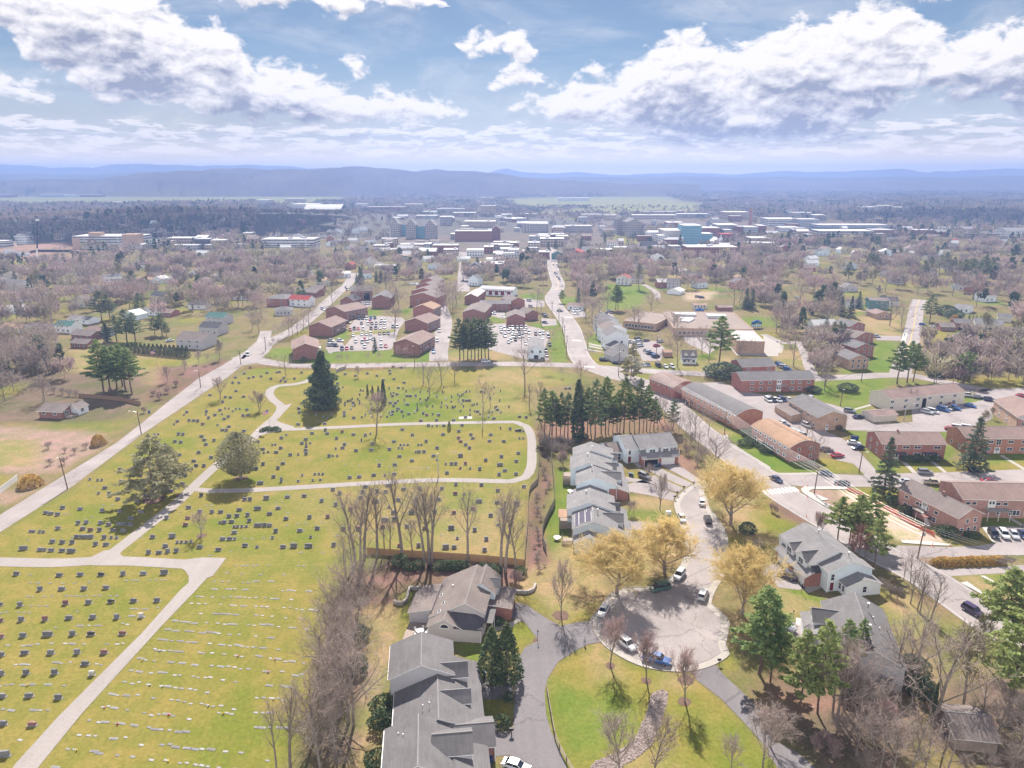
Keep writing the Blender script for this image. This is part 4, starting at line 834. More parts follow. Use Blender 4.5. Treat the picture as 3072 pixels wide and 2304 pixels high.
def vent(root,x,y,z,h=.5,r=.09,m='metal'):
 v=MB().use(M[m]); v.tube((x,y,z-.3),(x,y,z+h),r,r,7); v.use('trim').tube((x,y,z+h),(x,y,z+h+.12),r*1.6,r*1.6,7); build(v,'roof_vent',root)
R6=math.radians
a=empty('townhouse',(-20,90,0),R6(6.5),'long grey roofed townhouse row with stepped gables beside the dark driveway','house')
blk(a,0,18,-3,30)
gblock(a,.4,11.7,19.6,29,5.9,2.4,'y','grey_siding',RG_,.35)
gblock(a,1.4,16.4,8.6,19.5,2.9,3.1,'y','grey_siding',RG_,.3)
gblock(a,.3,11,-2,8.5,4.5,2.5,'y','grey_siding',RG_,.3)
lean(a,11.75,16.5,19.55,26.4,2.6,4.4,'r','grey_siding',RG_)
lean(a,11.05,16.5,-2,4.7,3.0,4.7,'r','grey_siding',RG_)
gblock(a,9,17.8,4.9,11.4,3.0,1.7,'x',BD_,RG_,.3)
gblock(a,8.0,14.2,19.5,23.3,5.3,1.6,'x','grey_siding',RG_,.25,z0=2.6)
gblock(a,9.2,14.4,13.6,17.0,4.5,1.4,'x','grey_siding',RG_,.25,z0=2.6)
gblock(a,8.0,14.0,1.4,6.8,5.1,1.7,'x','grey_siding',RG_,.25,z0=3.0)
for q in((2.6,22.6,6.2),(3.6,23,6.6),(6.3,12,5.8),(7.4,12,6.2),(2.4,6.2,5.6),(3.2,5.4,6)): vent(a,q[0],q[1],q[2],.25,.06)
def bx(root,name,m,*c): build((lambda q:(q.box(*c),q)[1])(MB().use(M[m])),name,root)
def pipe(root,name,m,p0,p1,r): build((lambda q:(q.tube(p0,p1,r),q)[1])(MB().use(M[m])),name,root)
bx(a,'gutter','trim',-.12,-2.2,4.3,.02,8.6,4.44); bx(a,'gutter','trim',-.02,19.4,5.68,.12,29.2,5.82); bx(a,'gutter','trim',.98,8.8,2.68,1.12,19.5,2.82); pipe(a,'downpipe','trim',(14.05,1.3,3.2),(14.05,1.3,5),.05); pipe(a,'downpipe','trim',(17.9,4.7,0),(17.9,4.7,3),.06)
add_win(a,17.8,7,0,math.pi/2,4.2,2.3,'garage_door')
b=empty('house',(-17.3,129.2,0),R6(-6.7),'pale grey siding house with half round gable window and skylights','house'); blk(b,-6,17,-1,19)
gblock(b,-.2,11.2,3,18,3.3,1.95,'y','grey_beige',RT_,.35,apex=.66,h2=5.25)
gblock(b,0,6.9,-.02,2.98,3.2,1.9,'y','grey_beige',RT_,.35)
w=UM('grey_beige'); w.box(6.92,0,0,11,2.96,3.15); build(w,'wall',b)
r=UM('roof_dark'); r.face(PTS('5.4,-.3,3.35 11.3,-.3,3.2 11.3,3.3,3.9 9.4,3.0,4.7 4.3,3.0,5.0')); r.face(PTS('11.3,-.3,3.2 11.3,-.3,3.0 5.4,-.3,3.15 5.4,-.3,3.35')); build(r,'roof',b)
gblock(b,6.4,12.4,10.6,18.1,5.0,2.35,'y','blue_white',RT_,.3,z0=2.9)
gblock(b,9.6,12.9,12.6,16.6,5.1,1.2,'x','grey_siding',RG_,.2,z0=3)
lean(b,-5.3,-.25,4.9,14.6,2.8,3.9,'l','grey_siding',RT_); lean(b,11.25,16.2,8.5,16,3.0,3.5,'r',BR_,RT_)
r=UM(RG_); r.box(11.1,2.6,2.95,13.1,8.45,3.1); r.use('trim');
for q in((13,2.7),(13,5.5)): r.tube((q[0],q[1],0),(q[0],q[1],2.95),.07)
build(r,'porch',b)
w=UM('trim'); g_=UM('glass'); seg=12
for i in range(seg):
 t0,t1=math.pi*i/seg,math.pi*(i+1)/seg; f=lambda r_,t:(r_*math.cos(t),r_*math.sin(t))
 p0,p1,p2,p3=f(.85,t0),f(.85,t1),f(1.0,t1),f(1.0,t0); w.face([(p0[0],-.09,p0[1]),(p3[0],-.09,p3[1]),(p2[0],-.09,p2[1]),(p1[0],-.09,p1[1])]); g_.face([(0,-.06,0),(p0[0],-.06,p0[1]),(p1[0],-.06,p1[1])])
w.box(-1.0,-.1,-.13,1.0,0,0); wo_=link(WN_,w.mesh('frame'),b,(3.45,0,3.0)); link('pane',g_.mesh('pane'),wo_)
for q in((1.9,6.5),(1.6,3.6),(.6,10.5)):
 z=3.3+ (q[0]+.2)*.5+.17; s=UM('trim'); s.box(-.35,-.55,-.05,.35,.55,.06); s.use('glass').box(-.27,-.47,.02,.27,.47,.075); o=build(s,'skylight',b,loc=(q[0],q[1],z)); o.rotation_euler=(0,-math.atan(.5),0)
vent(b,2.8,12.5,5.0,.25,.1); pipe(b,'downpipe','trim',(10.95,-.05,0),(10.95,-.05,3.1),.06); pipe(b,'downpipe','trim',(.1,-.05,0),(.1,-.05,3.1),.06)
d=UM('deck'); d.box(-5.2,-1.2,.0,-.05,4.6,.5); build(d,'deck',b)
c=empty('townhouse',(15.7,168.8,0),R6(-4.8),'stepped pale blue townhouse row with solar panels on the nearest roof','house'); blk(c,-2,17,-5,56)
for(x0,x1,y0,y1,h,ri,ap) in((0,11.4,0,9.5,4.75,2.2,.46),(-1.5,11.2,9.55,18.6,5.65,2.2,.47),(1,12.6,28.5,38,4.75,2.2,.44),(-.8,11.8,38.05,47.7,5.5,2.2,.45),(0,12.6,47.75,55,5.9,2.2,.45)):
 gblock(c,x0,x1,y0,y1,h,ri,'y','blue_white',R2_,.3,apex=ap)
gblock(c,.5,9.4,-4.2,-.02,2.8,1.7,'y',WS_,R2_,.3,apex=.42); gblock(c,0.2,9.8,18.65,28.45,2.8,1.7,'y','blue_white',R2_,.3)
lean(c,11.45,15.2,-.6,9.4,2.5,3.9,'r',BR_,R2_); lean(c,11.25,14.6,9.7,17,2.5,3.9,'r',BR_,R2_); lean(c,12.65,16.3,28.6,37.9,2.6,3.9,'r',BR_,R2_); lean(c,12.65,15.6,38.2,50,2.6,3.9,'r',BR_,R2_)
for(x1,y0,y1) in((13.1,4.4,9.0),(12.6,11.5,14.8),(14.2,32.5,37.2),(13.2,40,44),(14,48,52)): gblock(c,8,x1,y0,y1,4.8,1.45,'x','blue_white',RG_,.22,z0=2.9)
add_win(c,5.6,-4.2,.9,0,1.0,1.35); add_win(c,11.1,-.02,.1,0,1.0,2.1,'red_door')
bx(c,'brick_panel',BR_,9.5,-.06,0,11.42,-.005,3.4); bx(c,'brick_panel',BR_,10.6,28.42,0,12.62,28.49,3.6)
for q in((11.5,-.15,.08),(12.75,28.35,.08),(0,-.05,.05)): pipe(c,'downpipe','trim',(q[0],q[1],0),(q[0],q[1],5),q[2])
for q in((3.5,16,7.6),(6.4,5.5,7.2),(5.5,34.5,7.6),(4.4,44,7.7),(6,50.5,7.7)): vent(c,q[0],q[1],q[2],.75,.14)
for q in((4.6,14,7.5),(5.0,42,7.8)): vent(c,q[0],q[1],q[2],.2,.06)
sl=math.atan(2.2/5.24)
for(i,x,y,w_,d_) in((0,1.0,4.2,1.0,7.2),(1,2.35,4.5,1.55,6.8),(2,4.05,5.4,1.5,5.6),(3,4.3,7.6,1.5,2.6)):
 if i==2: continue
 s=UM('trim'); s.box(-w_/2-.06,-d_/2-.06,0,w_/2+.06,d_/2+.06,.05); s.use('solar').box(-w_/2,-d_/2,.03,w_/2,d_/2,.08)
 o=build(s,'solar_panel',c,loc=(x,y,4.75+x*2.2/5.24+.22)); o.rotation_euler=(0,-sl,0)
s=UM('trim'); s.box(-.81,-2.86,0,.81,2.86,.05); s.use('solar').box(-.75,-2.8,.03,.75,2.8,.08); o=build(s,'solar_panel',c,loc=(3.95,3.6,4.75+3.95*2.2/5.24+.22)); o.rotation_euler=(0,-sl,0)
d=empty('townhouse',(42.6,225,0),R6(11.6),'pale blue townhouse with two front dormers and a red front door','house'); blk(d,-10,13,-3,14)
gblock(d,0,13,0,12.5,5.2,2.4,'x','blue_white',R2_,.35); gblock(d,-4.6,-.02,.8,13.8,5,2.2,'x','blue_white',R2_,.3); gblock(d,-9.5,-4.65,4.2,13,2.8,1.8,'x','blue_white',RT_,.3)
lean(d,-.2,12.4,-3,-.02,2.7,4.4,'f',BR_,R2_)
for(x0,x1,ap) in((1.8,6.0,1.5),(7.0,10.2,1.1)):
 gblock(d,x0,x1,-1.1,4,4.75,ap,'y','blue_white',R2_,.25,z0=3.2); add_win(d,(x0+x1)/2,-1.1,3.75,0,1.9,1.15)
add_win(d,2.9,-3,0,0,4.7,2.2,'open_garage'); add_win(d,8.8,-3,0,0,4.4,2.2,'garage_door'); add_win(d,-3.3,.8,.2,0,1.0,2.1,'red_door'); add_win(d,-3.3,.8,3.0,0,.8,1.3); add_win(d,-8,4.2,.8,0,.8,1.3); add_win(d,-5.6,4.2,.1,0,.9,2.1)
for q in((11.4,-.6),(12.8,-.6),(12.8,-2.6),(-4.4,-.1)): pipe(d,'post','trim',(q[0],q[1],0),(q[0],q[1],5.0),.1)
e=empty('townhouse',(69.8,150.7,0),R6(8.9),'white townhouse with dormers and two white garage doors beside the main road','house'); blk(e,-3,14,-8,14)
gblock(e,0,12.6,0,14,5,3,'y',WS_,R2_,.4); gblock(e,2,13,-4,-.02,5,2.3,'y','blue_white',R2_,.35); gblock(e,5,13.6,-6.8,-3.4,2.75,1.65,'y',WS_,R2_,.35)
lean(e,-1.9,-.02,-1.4,12,2.75,3.75,'l',BR_,R2_,.45); w=UM(BR_); w.box(-.02,-1.42,0,3.3,-.02,3.3); build(w,'brick_panel',e); r=UM('roof_dark'); r.face(PTS('-.1,-1.6,3.7 3.4,-1.6,3.5 3.4,0,4.6 -.1,0,4.6')); build(r,'roof',e)
for(y0,y1,ap) in((.8,5.2,1.7),(6.6,10.0,1.2)):
 gblock(e,-.7,4.5,y0,y1,5.0,ap,'x',WS_,RG_,.25,z0=3.0); add_win(e,-.7,(y0+y1)/2,3.8,-math.pi/2,1.8,1.2)
for y in(1.2,8.6): add_win(e,-1.9,y,0,-math.pi/2,4.4,2.2,'garage_door')
add_win(e,9.6,-6.8,.9,0,.9,1.4); add_win(e,5,-4.5,.9,-math.pi/2,.8,1.4); add_win(e,5,-5.8,.9,-math.pi/2,.8,1.4); add_win(e,3.2,-4,.2,0,.9,2.1,'red_door'); add_win(e,3.2,-4,2.9,0,.8,1.5)
pipe(e,'post','trim',(2.0,-4.2,0),(2.0,-4.2,4.9),.14); pipe(e,'post','trim',(-.2,13.8,0),(-.2,13.8,5),.1)
for q in((7,9,8),(8.3,-1.5,7.5)): vent(e,q[0],q[1],q[2],.7,.15)
f=empty('house',(66.9,114.7,0),R6(-14.7),'broad grey roofed house half hidden behind the pines','house'); blk(f,-11,6,-1,20)
gblock(f,-6,5.6,0,19.5,5,3,'y','grey_siding',RG_,.4,apex=.52); gblock(f,-8.6,-.5,12.2,17,4.6,1.6,'x',WS_,RG_,.3,z0=2.6); lean(f,-10.2,-6.05,9.6,17.4,3,4.2,'l',WS_,R2_); gblock(f,-8,-.5,3,9,4.2,2.2,'x','grey_siding',R2_,.3)
for q in((1.6,14.6,8.2),(.5,7,8)): vent(f,q[0],q[1],q[2],.8,.16)
vent(f,2.0,11.5,7.6,.3,.08); vent(f,2.6,8.4,7.3,.3,.08)
def gbuild(name,label,cat,A,B,depth,h=5.6,rise=2.4,ridge='x',roof='roof_brown',wall=BR_,zA=0.0,hip=False,over=.4,apex=.5,wins=(),group=None,z2=None):
 pa,pb=P(*A,zA),P(*B,zA if z2 is None else z2); dx,dy=pb.x-pa.x,pb.y-pa.y; L=math.hypot(dx,dy); rz=math.atan2(dy,dx)
 o=empty(name,(pa.x,pa.y,0),rz,label,cat,group); block_at(o,L,depth)
 gblock(o,0,L,0,depth,h,rise,ridge,wall,roof,over,apex,hip=hip)
 for(face,pos,z,w,hh,kd) in wins: face_win(o,face,L,depth,pos,z,w,hh,kd)
 o['_L']=L; o['_D']=depth; return o
def spread(n,a=.06,b=.94): return [a+(b-a)*(i+.5)/n for i in range(n)]
def flats(n,f=2,w=1.1,h=1.25,face='f',z=1.0,st=2.75): return [(face,spread(n),z+st*k,w,h,WN_) for k in range(f)]
def barrel(name,label,A,B,depth,h,rise,wall,roof,wins=()):
 pa,pb=P(*A,h),P(*B,h); dx,dy=pb.x-pa.x,pb.y-pa.y; L=math.hypot(dx,dy); o=empty(name,(pa.x,pa.y,0),math.atan2(dy,dx),label,AP_); block_at(o,L,depth)
 n=9
 arc=[(depth*i/n,h+rise*(1-abs(2*i/n-1)**1.7)) for i in range(n+1)]
 w=MB().use(M[wall]); w.prism([(0,0),(depth,0)]+[(p[0],p[1]-.02) for p in arc[::-1]],0,L,'x'); build(w,'wall',o)
 r=MB().use(M[roof]); ex=[(arc[0][0]-.5,arc[0][1]-.35)]+arc+[(arc[-1][0]+.5,arc[-1][1]-.35)]
 for i in range(len(ex)-1): p,q=ex[i],ex[i+1]; r.face([(-.3,p[0],p[1]+.16),(L+.3,p[0],p[1]+.16),(L+.3,q[0],q[1]+.16),(-.3,q[0],q[1]+.16)])
 r.use('trim')
 for bb in(-.3,L+.3):
  for i in range(len(ex)-1): p,q=ex[i],ex[i+1]; r.face([(bb,p[0],p[1]),(bb,q[0],q[1]),(bb,q[0],q[1]+.16),(bb,p[0],p[1]+.16)])
 p=ex[0]; r.face([(-.3,p[0],p[1]),(L+.3,p[0],p[1]),(L+.3,p[0],p[1]+.16),(-.3,p[0],p[1]+.16)]); build(r,'roof',o)
 for(face,pos,z,w_,hh,kd) in wins: face_win(o,face,L,depth,pos,z,w_,hh,kd)
 return o
def dist(a,b_): return math.hypot(a.x-b_.x,a.y-b_.y)
def canopy(o,x,y,z,w,d,m='roof_dark'):
 c_=MB().use(M[m]); c_.box(x-w/2,y-d,z,x+w/2,y-.02,z+.18); c_.use('trim')
 for s in(-1,1): c_.tube((x+s*(w/2-.12),y-d+.12,0),(x+s*(w/2-.12),y-d+.12,z),.07)
 build(c_,'porch',o)
N=lambda x,y:(x,y)
dB=dist(P(2864.6,1611),P(2938.8,1598))
B1=gbuild(AB_,'pink brick apartment building beside the orange construction fence',AP_,N(2690.8,1519),N(2864.6,1611),dB,5.6,2.1,'x',RT_,'brick_pink',0,wins=[('f',(.34,.40,.5,.66),3.5,1.1,.9,WN_),('f',(.44,.475),3.1,.95,2.1,'door'),('f',(.55,.62),1.0,1.9,1.4,WN_),('f',(.14,.24),1.0,1.2,1.3,WN_),('f',(.14,),3.8,1.2,.8,WN_),('r',(.22,.5,.76),1.0,.9,1.2,WN_),('r',(.4,.72),3.6,.9,1.1,WN_)])
L1=B1['_L']; s=UM('concrete'); s.box(L1*.36,-2.2,2.9,L1*.5,-.05,3.05); s.use('black_metal')
for i in range(9): s.tube((L1*.36+i*L1*.14/8,-2.15,3.05),(L1*.36+i*L1*.14/8,-2.15,4.0),.03,n=4)
s.tube((L1*.36,-2.15,4),(L1*.5,-2.15,4),.04)
s.use('trim')
for i in range(10): s.box(L1*.5+i*.3,-2.0,2.75-i*.28,L1*.5+i*.3+.3,-1.0,2.9-i*.28)
build(s,'balcony_stair',B1); canopy(B1,L1*.53,-.1,2.3,3.4,2.4,BD_); ch=UM(BD_); ch.box(L1*.52,dB/2-.3,7,L1*.52+.7,dB/2+.3,8.7); build(ch,'chimney',B1)
B2=gbuild(AB_,'long pink brick apartment building with purple brown roof and steel balcony',AP_,T(3,2,1690,992),T(3,2,2460,1008),12.5,5.6,2.2,'x','roof_brown','brick_pink',5.6,wins=[('f',(.06,.13,.4,.48),3.9,1.2,.8,WN_),('f',(.31,.345),3.1,.95,2.1,'door'),('f',(.14,.42),1.1,.9,1.2,WN_),('f',(.58,.62,.75),1.0,1.9,1.3,WN_),('l',(.5,),1,.9,1.2,WN_)])
L2=B2['_L']; s=UM('concrete'); s.box(L2*.25,-2.4,2.85,L2*.5,-.05,3.0); s.use('black_metal')
for i in range(14): s.tube((L2*.25+i*L2*.25/13,-2.35,3.0),(L2*.25+i*L2*.25/13,-2.35,3.9),.03,n=4)
s.tube((L2*.25,-2.35,3.9),(L2*.5,-2.35,3.9),.04); s.use('trim');
for q in(.25,.37,.5): s.tube((L2*q,-2.3,0),(L2*q,-2.3,2.85),.07)
build(s,'balcony',B2)
B3=gbuild(AB_,'dark red brick apartment building with two black entrance hoods',AP_,T(3,2,990,515),T(3,2,1540,520),11.5,5.6,2.2,'x','roof_brown',BR_,5.6,wins=[('f',(.38,.56,.87),3.9,2.2,.85,WN_),('f',(.07,.2),3.7,1.3,1.0,WN_),('f',(.57,),1.0,2.4,1.3,WN_),('f',(.25,.70,.755),.1,.95,2.1,'door'),('f',(.38,.86),1.0,1.5,1.2,WN_),('l',(.3,.7),1.0,.9,1.2,WN_),('l',(.3,.7),3.7,.9,1.1,WN_)])
L3=B3['_L']; canopy(B3,L3*.27,0,2.5,4.6,1.8); canopy(B3,L3*.75,0,2.5,4.8,1.8); ch=UM(BD_); ch.box(L3*.34,5.5,7,L3*.34+.6,6.1,8.6); build(ch,'chimney',B3)
B4=gbuild(AB_,'orange brick apartment building behind the big right spruce',AP_,T(3,2,1720,470),T(3,2,2420,470),11.5,5.6,2.2,'x','roof_brown','brick_orange',5.6,wins=[('f',(.3,.55,.72,.9),3.9,1.9,.85,WN_),('f',(.28,.55,.72,.9),1.1,1.9,1.1,WN_),('f',(.385,.41),.1,.95,2.1,'door'),('f',(.40,),3.3,1.6,1.9,WN_),('l',(.3,.7),1.0,.9,1.2,WN_)])
B5=gbuild(AB_,'long tan apartment building at the back of the right car park',AP_,T(3,2,1065,130),T(3,2,1705,66),11.5,5.4,2.0,'x','roof_brown','cream',5.4,wins=[('f',(.02,.2,.36,.52,.68,.86),3.6,1.6,1.0,WN_),('f',(.02,.2,.36,.68,.86),.9,1.6,1.2,WN_),('f',(.45,),.1,2.2,4.2,'open_garage')])
B6=gbuild(AB_,'tan brick apartment building standing inside the middle car park',AP_,T(3,2,178,140),T(3,2,430,287),12,5.4,2.2,'x',RG_,'brick_tan',5.4,wins=[('f',(.1,.3,.5,.7),3.8,1.2,.8,WN_),('f',(.5,.7,.9),1,1.2,1.2,WN_),('r',(.35,),.1,.9,2.0,'door'),('r',(.65,),3.6,.9,1.1,WN_)])
lean(B6,-2,B6['_L']*.5,-4.5,-.02,2.7,3.6,'f','brick_tan',RT_)
B7=barrel(AB_,'tan curved roof brick apartment building beside the main road',T(2,2,2075,355),T(3,2,195,545),11.5,5.4,1.9,BR_,'roof_tan',[('f',spread(7),3.9,1.2,.8,WN_),('f',spread(6),1,1.2,1.1,WN_),('r',(.3,.7),3.7,.8,1.0,WN_),('r',(.3,.7),1,.8,1.1,WN_)])
B8=barrel(AB_,'long grey curved roof red brick apartment building by the road bend',T(2,2,1470,35),T(2,2,1938,268),12,5.6,1.9,'brick_orange',RG_,[('f',spread(9),4.0,1.2,.8,WN_),('f',spread(8),1,1.2,1.1,WN_)])
B9=barrel(AB_,'brown curved roof brick building nearest the road junction',T(2,1,1190,1605),T(2,2,1400,25),12,5.4,1.8,BR_,'roof_brown',[('f',spread(4),3.8,1.2,.8,WN_)])
for nm,o,k in((1,B7,.35),(2,B8,.3)):
 c_=UM('roof_tan'); c_.box(6,-1.8,2.4,9,-.02,2.6); c_.use('trim'); c_.tube((6.1,-1.7,0),(6.1,-1.7,2.4),.06); c_.tube((8.9,-1.7,0),(8.9,-1.7,2.4),.06); build(c_,'porch',o)
B10=gbuild(AB_,'red brick apartment building with grey roof behind the row of blue cars',AP_,T(2,1,1990,1512),T(3,1,65,1500),12,5.4,2.2,'x',RG_,BR_,5.4,wins=[('f',(.2,.8),3.6,1.4,1,WN_),('f',(.45,.5),.2,.9,2.1,'door'),('f',(.2,.8),.9,1.4,1.1,WN_)])
B11=gbuild(AB_,'long red brick apartment building with steel stairs above the row of parked cars',AP_,T(2,1,1985,1627),T(3,1,405,1615),12,5.6,2.2,'x',RG_,BR_,5.6,wins=[('f',(.15,.27,.39,.7,.8,.92),3.7,1.4,1.0,WN_),('f',(.5,.53),.2,1,2.1,'door'),('f',(.5,.53),3.1,1,2.1,'door'),('f',(.15,.27,.39,.7,.8,.92),1,1.4,1.1,WN_)])
s=UM('metal'); Lx=B11['_L']*.47; s.box(Lx,-1.8,2.85,Lx+4.5,-.03,3.0)
for i in range(10): s.box(Lx+4.5+i*.32,-1.6,2.7-i*.28,Lx+4.8+i*.32,-.6,2.8-i*.28)
for i in range(6): s.tube((Lx+i*.9,-1.75,3),(Lx+i*.9,-1.75,3.9),.03,n=4)
s.tube((Lx,-1.75,3.9),(Lx+4.5,-1.75,3.9),.04,n=4); build(s,'balcony_stair',B11)
B12=gbuild(AB_,'pink brick apartment building at the far right edge of the car park',AP_,T(3,2,1955,140),T(3,2,2160,285),14,5.6,2.4,'x','roof_brown','brick_tan',5.6,wins=[('f',(.3,.6),3.6,1.4,1,WN_),('f',(.3,.6),1,1.4,1.1,WN_)])
B12b=gbuild(AB_,'grey roofed brick apartment block beyond the far right car park',AP_,T(3,2,2165,292),T(3,2,2420,400),14,5.6,2.4,'x',RG_,'brick_pink',5.6,wins=[('f',(.2,.5),3.6,1.4,1,WN_)])
CP=gbuild('shed','white open sided shed with brown roof in the car park','shed',T(3,2,905,332),T(3,2,1110,318),7,2.6,1.0,'x','roof_brown','cream',0)
for i,q in enumerate(((737,1340,905,1300,14,BR_,RT_,'red brick gabled apartment house in the middle of the hillside row'),(690,1535,860,1530,13,'brick_tan',RG_,'tan brick gabled apartment house at the near end of the hillside row'),(745,1430,905,1420,12,BR_,RG_,'grey roofed brick apartment house just behind the tan one'),(695,1235,830,1215,12,BR_,RG_,'red brick gabled apartment house at the far end of the hillside row'))):
 gbuild(AB_,q[7],AP_,T(3,1,q[0],q[1]),T(3,1,q[2],q[3]),q[4],5.2,2.2,'y',q[6],q[5],0,wins=flats(3,2))
gbuild('house','dark green house with white windows beside the hillside road','house',T(3,1,872,1010),T(3,1,1040,1015),11,6.4,1.0,'x',RT_,'green_siding',0,wins=[('f',(.4,.62),4.3,1.2,1.1,WN_),('f',(.15,),1.6,2.4,1.4,WN_)])
gbuild('house','low tan house attached below the dark green house','house',T(3,1,925,1095),T(3,1,1065,1095),11,3.2,1.8,'y','roof_brown','brick_tan',0,wins=[('f',(.3,.7),1,1.2,1.1,WN_)])
gbuild('garage','cream garage with white posts below the dark green house','garage',T(3,1,838,1065),T(3,1,925,1075),9,2.8,1.0,'x',RT_,'cream',0)
gbuild('house','split level house with dark front wall beside the hillside road','house',T(3,1,1612,1190),T(3,1,1745,1195),9,4.6,1.6,'x',RG_,BR_,0,wins=flats(4,1,1.1,1.0,'f',3)+[('f',(.5,),.1,5,1.9,'open_garage')])
gbuild('house','low brown house beside the split level house','house',T(3,1,1490,1200),T(3,1,1612,1205),9,2.8,1.6,'x',RT_,BD_,0,wins=flats(3,1))
gbuild('house','grey gabled bungalow with chimney near the hillside road','house',T(3,1,1590,1285),T(3,1,1700,1300),12,3,2.2,'y',RG_,'cream',0,wins=flats(2,1)); gbuild('house','low grey wing house beside the grey gabled bungalow','house',T(3,1,1705,1300),T(3,1,1830,1295),9,2.6,1.6,'x',RT_,BD_,0)
gbuild('house','tan roofed ranch house in the wood on the far right','house',T(3,1,1785,875),T(3,1,1900,870),11,3,2,'x','roof_tan','brick_orange',0,wins=flats(3,1)); gbuild('house','pale roofed house behind the dark hedge bushes','house',T(3,1,1600,1035),T(3,1,1740,1050),11,3,2,'x',R2_,WS_,0,wins=flats(3,1)); gbuild('shed','small grey shed behind the garden on the right','shed',T(3,1,1885,1250),T(3,1,1975,1250),6,2.4,1.2,'x',R2_,'cream',0)
gbuild('house','grey blue house under trees at the wooded right edge','house',T(3,1,1640,850),T(3,1,1780,850),10,3.2,1.8,'x',RG_,'blue_white',0,wins=flats(4,1)); gbuild('house','house with white roof edge low in the right wood','house',T(3,1,1980,1120),T(3,1,2100,1130),10,3,1.8,'x',RG_,'cream',0)
for i,q in enumerate(((322,1455,548,1440,21,'roof_brown',BD_,'nearest brown roofed brick apartment block on the road curve'),(460,1240,652,1250,21,'roof_brown',BD_,'second brown roofed brick apartment block from the road curve'),(605,1085,772,1110,21,'roof_brown',BD_,'third brown roofed brick apartment block from the road curve'),(1190,1395,1412,1410,23,'roof_brown',BD_,'brown roofed brick apartment block beside the access road nearest the cemetery'),(1287,1200,1480,1215,19,'roof_brown',BD_,'second brown roofed block along the access road'),(1358,1075,1530,1085,14,'roof_tan',BR_,'third and palest roofed block along the access road'))):
 o=gbuild(AB_,q[7],AP_,T(1,1,q[0],q[1]),T(1,1,q[2],q[3]),q[4],6.0,2.6,'y',q[5],q[6],0,over=.6)
 D=q[4]; L=o['_L']; face_win(o,'r',L,D,(.12,.3,.45,.6,.75,.9),1.0,1.3,1.2); face_win(o,'r',L,D,(.12,.3,.45,.6,.75,.9),3.8,1.3,1.2)
 for k in(.3,.7):
  s=UM('metal'); s.box(L+.02,D*k-2,2.8,L+1.5,D*k+2,2.95)
  for j in range(5): s.tube((L+1.45,D*k-2+j,2.95),(L+1.45,D*k-2+j,3.9),.04,n=4)
  for j in(-1,1): s.tube((L+1.4,D*k+j*1.95,0),(L+1.4,D*k+j*1.95,2.8),.06,n=4)
  build(s,'balcony',o)
for i,(x0,y0,x1,y1) in enumerate(((1330,985,1560,1000),(1345,940,1555,950),(1385,890,1555,900),(1420,845,1560,852))):
 gbuild(AB_,('nearest','second','third','farthest')[i]+' of the stepped brick gables behind the palest roofed block',AP_,T(1,1,x0,y0),T(1,1,x1,y1),17,7.5,3.0,'y',RT_,BR_,0,wins=[('f',(.3,.7),1+2.8*k,1.3,1.3,WN_) for k in range(2)])
gbuild(AB_,'long grey roofed narrow block beside the town street',AP_,T(1,1,1803,965),T(1,1,1912,968),30,5.6,2.0,'y',FG_,BD_,0); gbuild(AB_,'grey brown roofed block behind the clump of roadside pines',AP_,T(1,1,1788,1110),T(1,1,1975,1115),30,5.8,2.2,'y',RT_,BD_,0)
gbuild(AB_,'long low block with red and white doors behind the roadside pines',AP_,T(1,1,1935,890),T(2,1,10,905),11,5.4,1.6,'x',FG_,WS_,0,wins=[('f',(.13,.32,.5,.68,.87),.6,3.0,3.6,'red_door'),('f',(.04,.22,.41,.6,.78,.96),3.2,1.4,1.2,WN_)])
gbuild(AB_,'long dark brick block behind the small parked car row',AP_,T(1,1,1935,1030),T(1,1,2200,1030),12,5.4,1.4,'x',RG_,BD_,0,wins=flats(6,2))
gbuild(AB_,'taupe roofed block at the left of the pole lined street',AP_,T(1,1,2165,1160),T(2,1,110,1160),16,5.8,2.4,'y',RT_,BD_,0); gbuild(AB_,'taupe roofed block farther up the pole lined street',AP_,T(2,1,-10,1010),T(2,1,110,1000),16,5.6,2.2,'y',RT_,BR_,0); gbuild(AB_,'small brown wing block beside the pole lined street',AP_,T(2,1,130,1110),T(2,1,225,1100),12,4.8,2.0,'y',RT_,BD_,0)
gbuild(AB_,'red brick apartment block with pale hip roof in the left wood',AP_,T(1,1,92,985),T(1,1,268,990),18,5.8,2.0,'x',RG_,BR_,0,hip=True,wins=flats(2,2)); gbuild('house','white house with bright red metal roof','house',T(1,1,288,985),T(1,1,455,995),9,5.2,2.6,'x','roof_red',WS_,0,wins=flats(3,2)); gbuild('house','grey hipped house in front of the red roofed one','house',T(1,1,165,1070),T(1,1,308,1065),10,3.8,1.8,'x',RG_,'grey_siding',0,hip=True,wins=flats(4,1))
gbuild(AB_,'large dark roofed building with arched middle entrance among trees',AP_,T(1,1,1005,1000),T(1,1,1165,1000),22,7,2.6,'y',RG_,BD_,0); gbuild(AB_,'grey roofed left wing of the large arched building',AP_,T(1,1,820,935),T(1,1,1005,930),16,7,2.6,'x',RG_,BD_,0,wins=[('f',(.75,),.3,5,5.2,'open_garage')]); gbuild('house','dark gabled house near the avenue behind the apartments','house',T(1,1,730,985),T(1,1,850,990),12,4.5,3,'y','roof_dark',BD_,0,wins=flats(2,1))
tw=[(815,1370,1002,1365,'nearest'),(800,1310,985,1300,'second'),(787,1260,945,1250,'third'),(778,1215,915,1205,'farthest')]
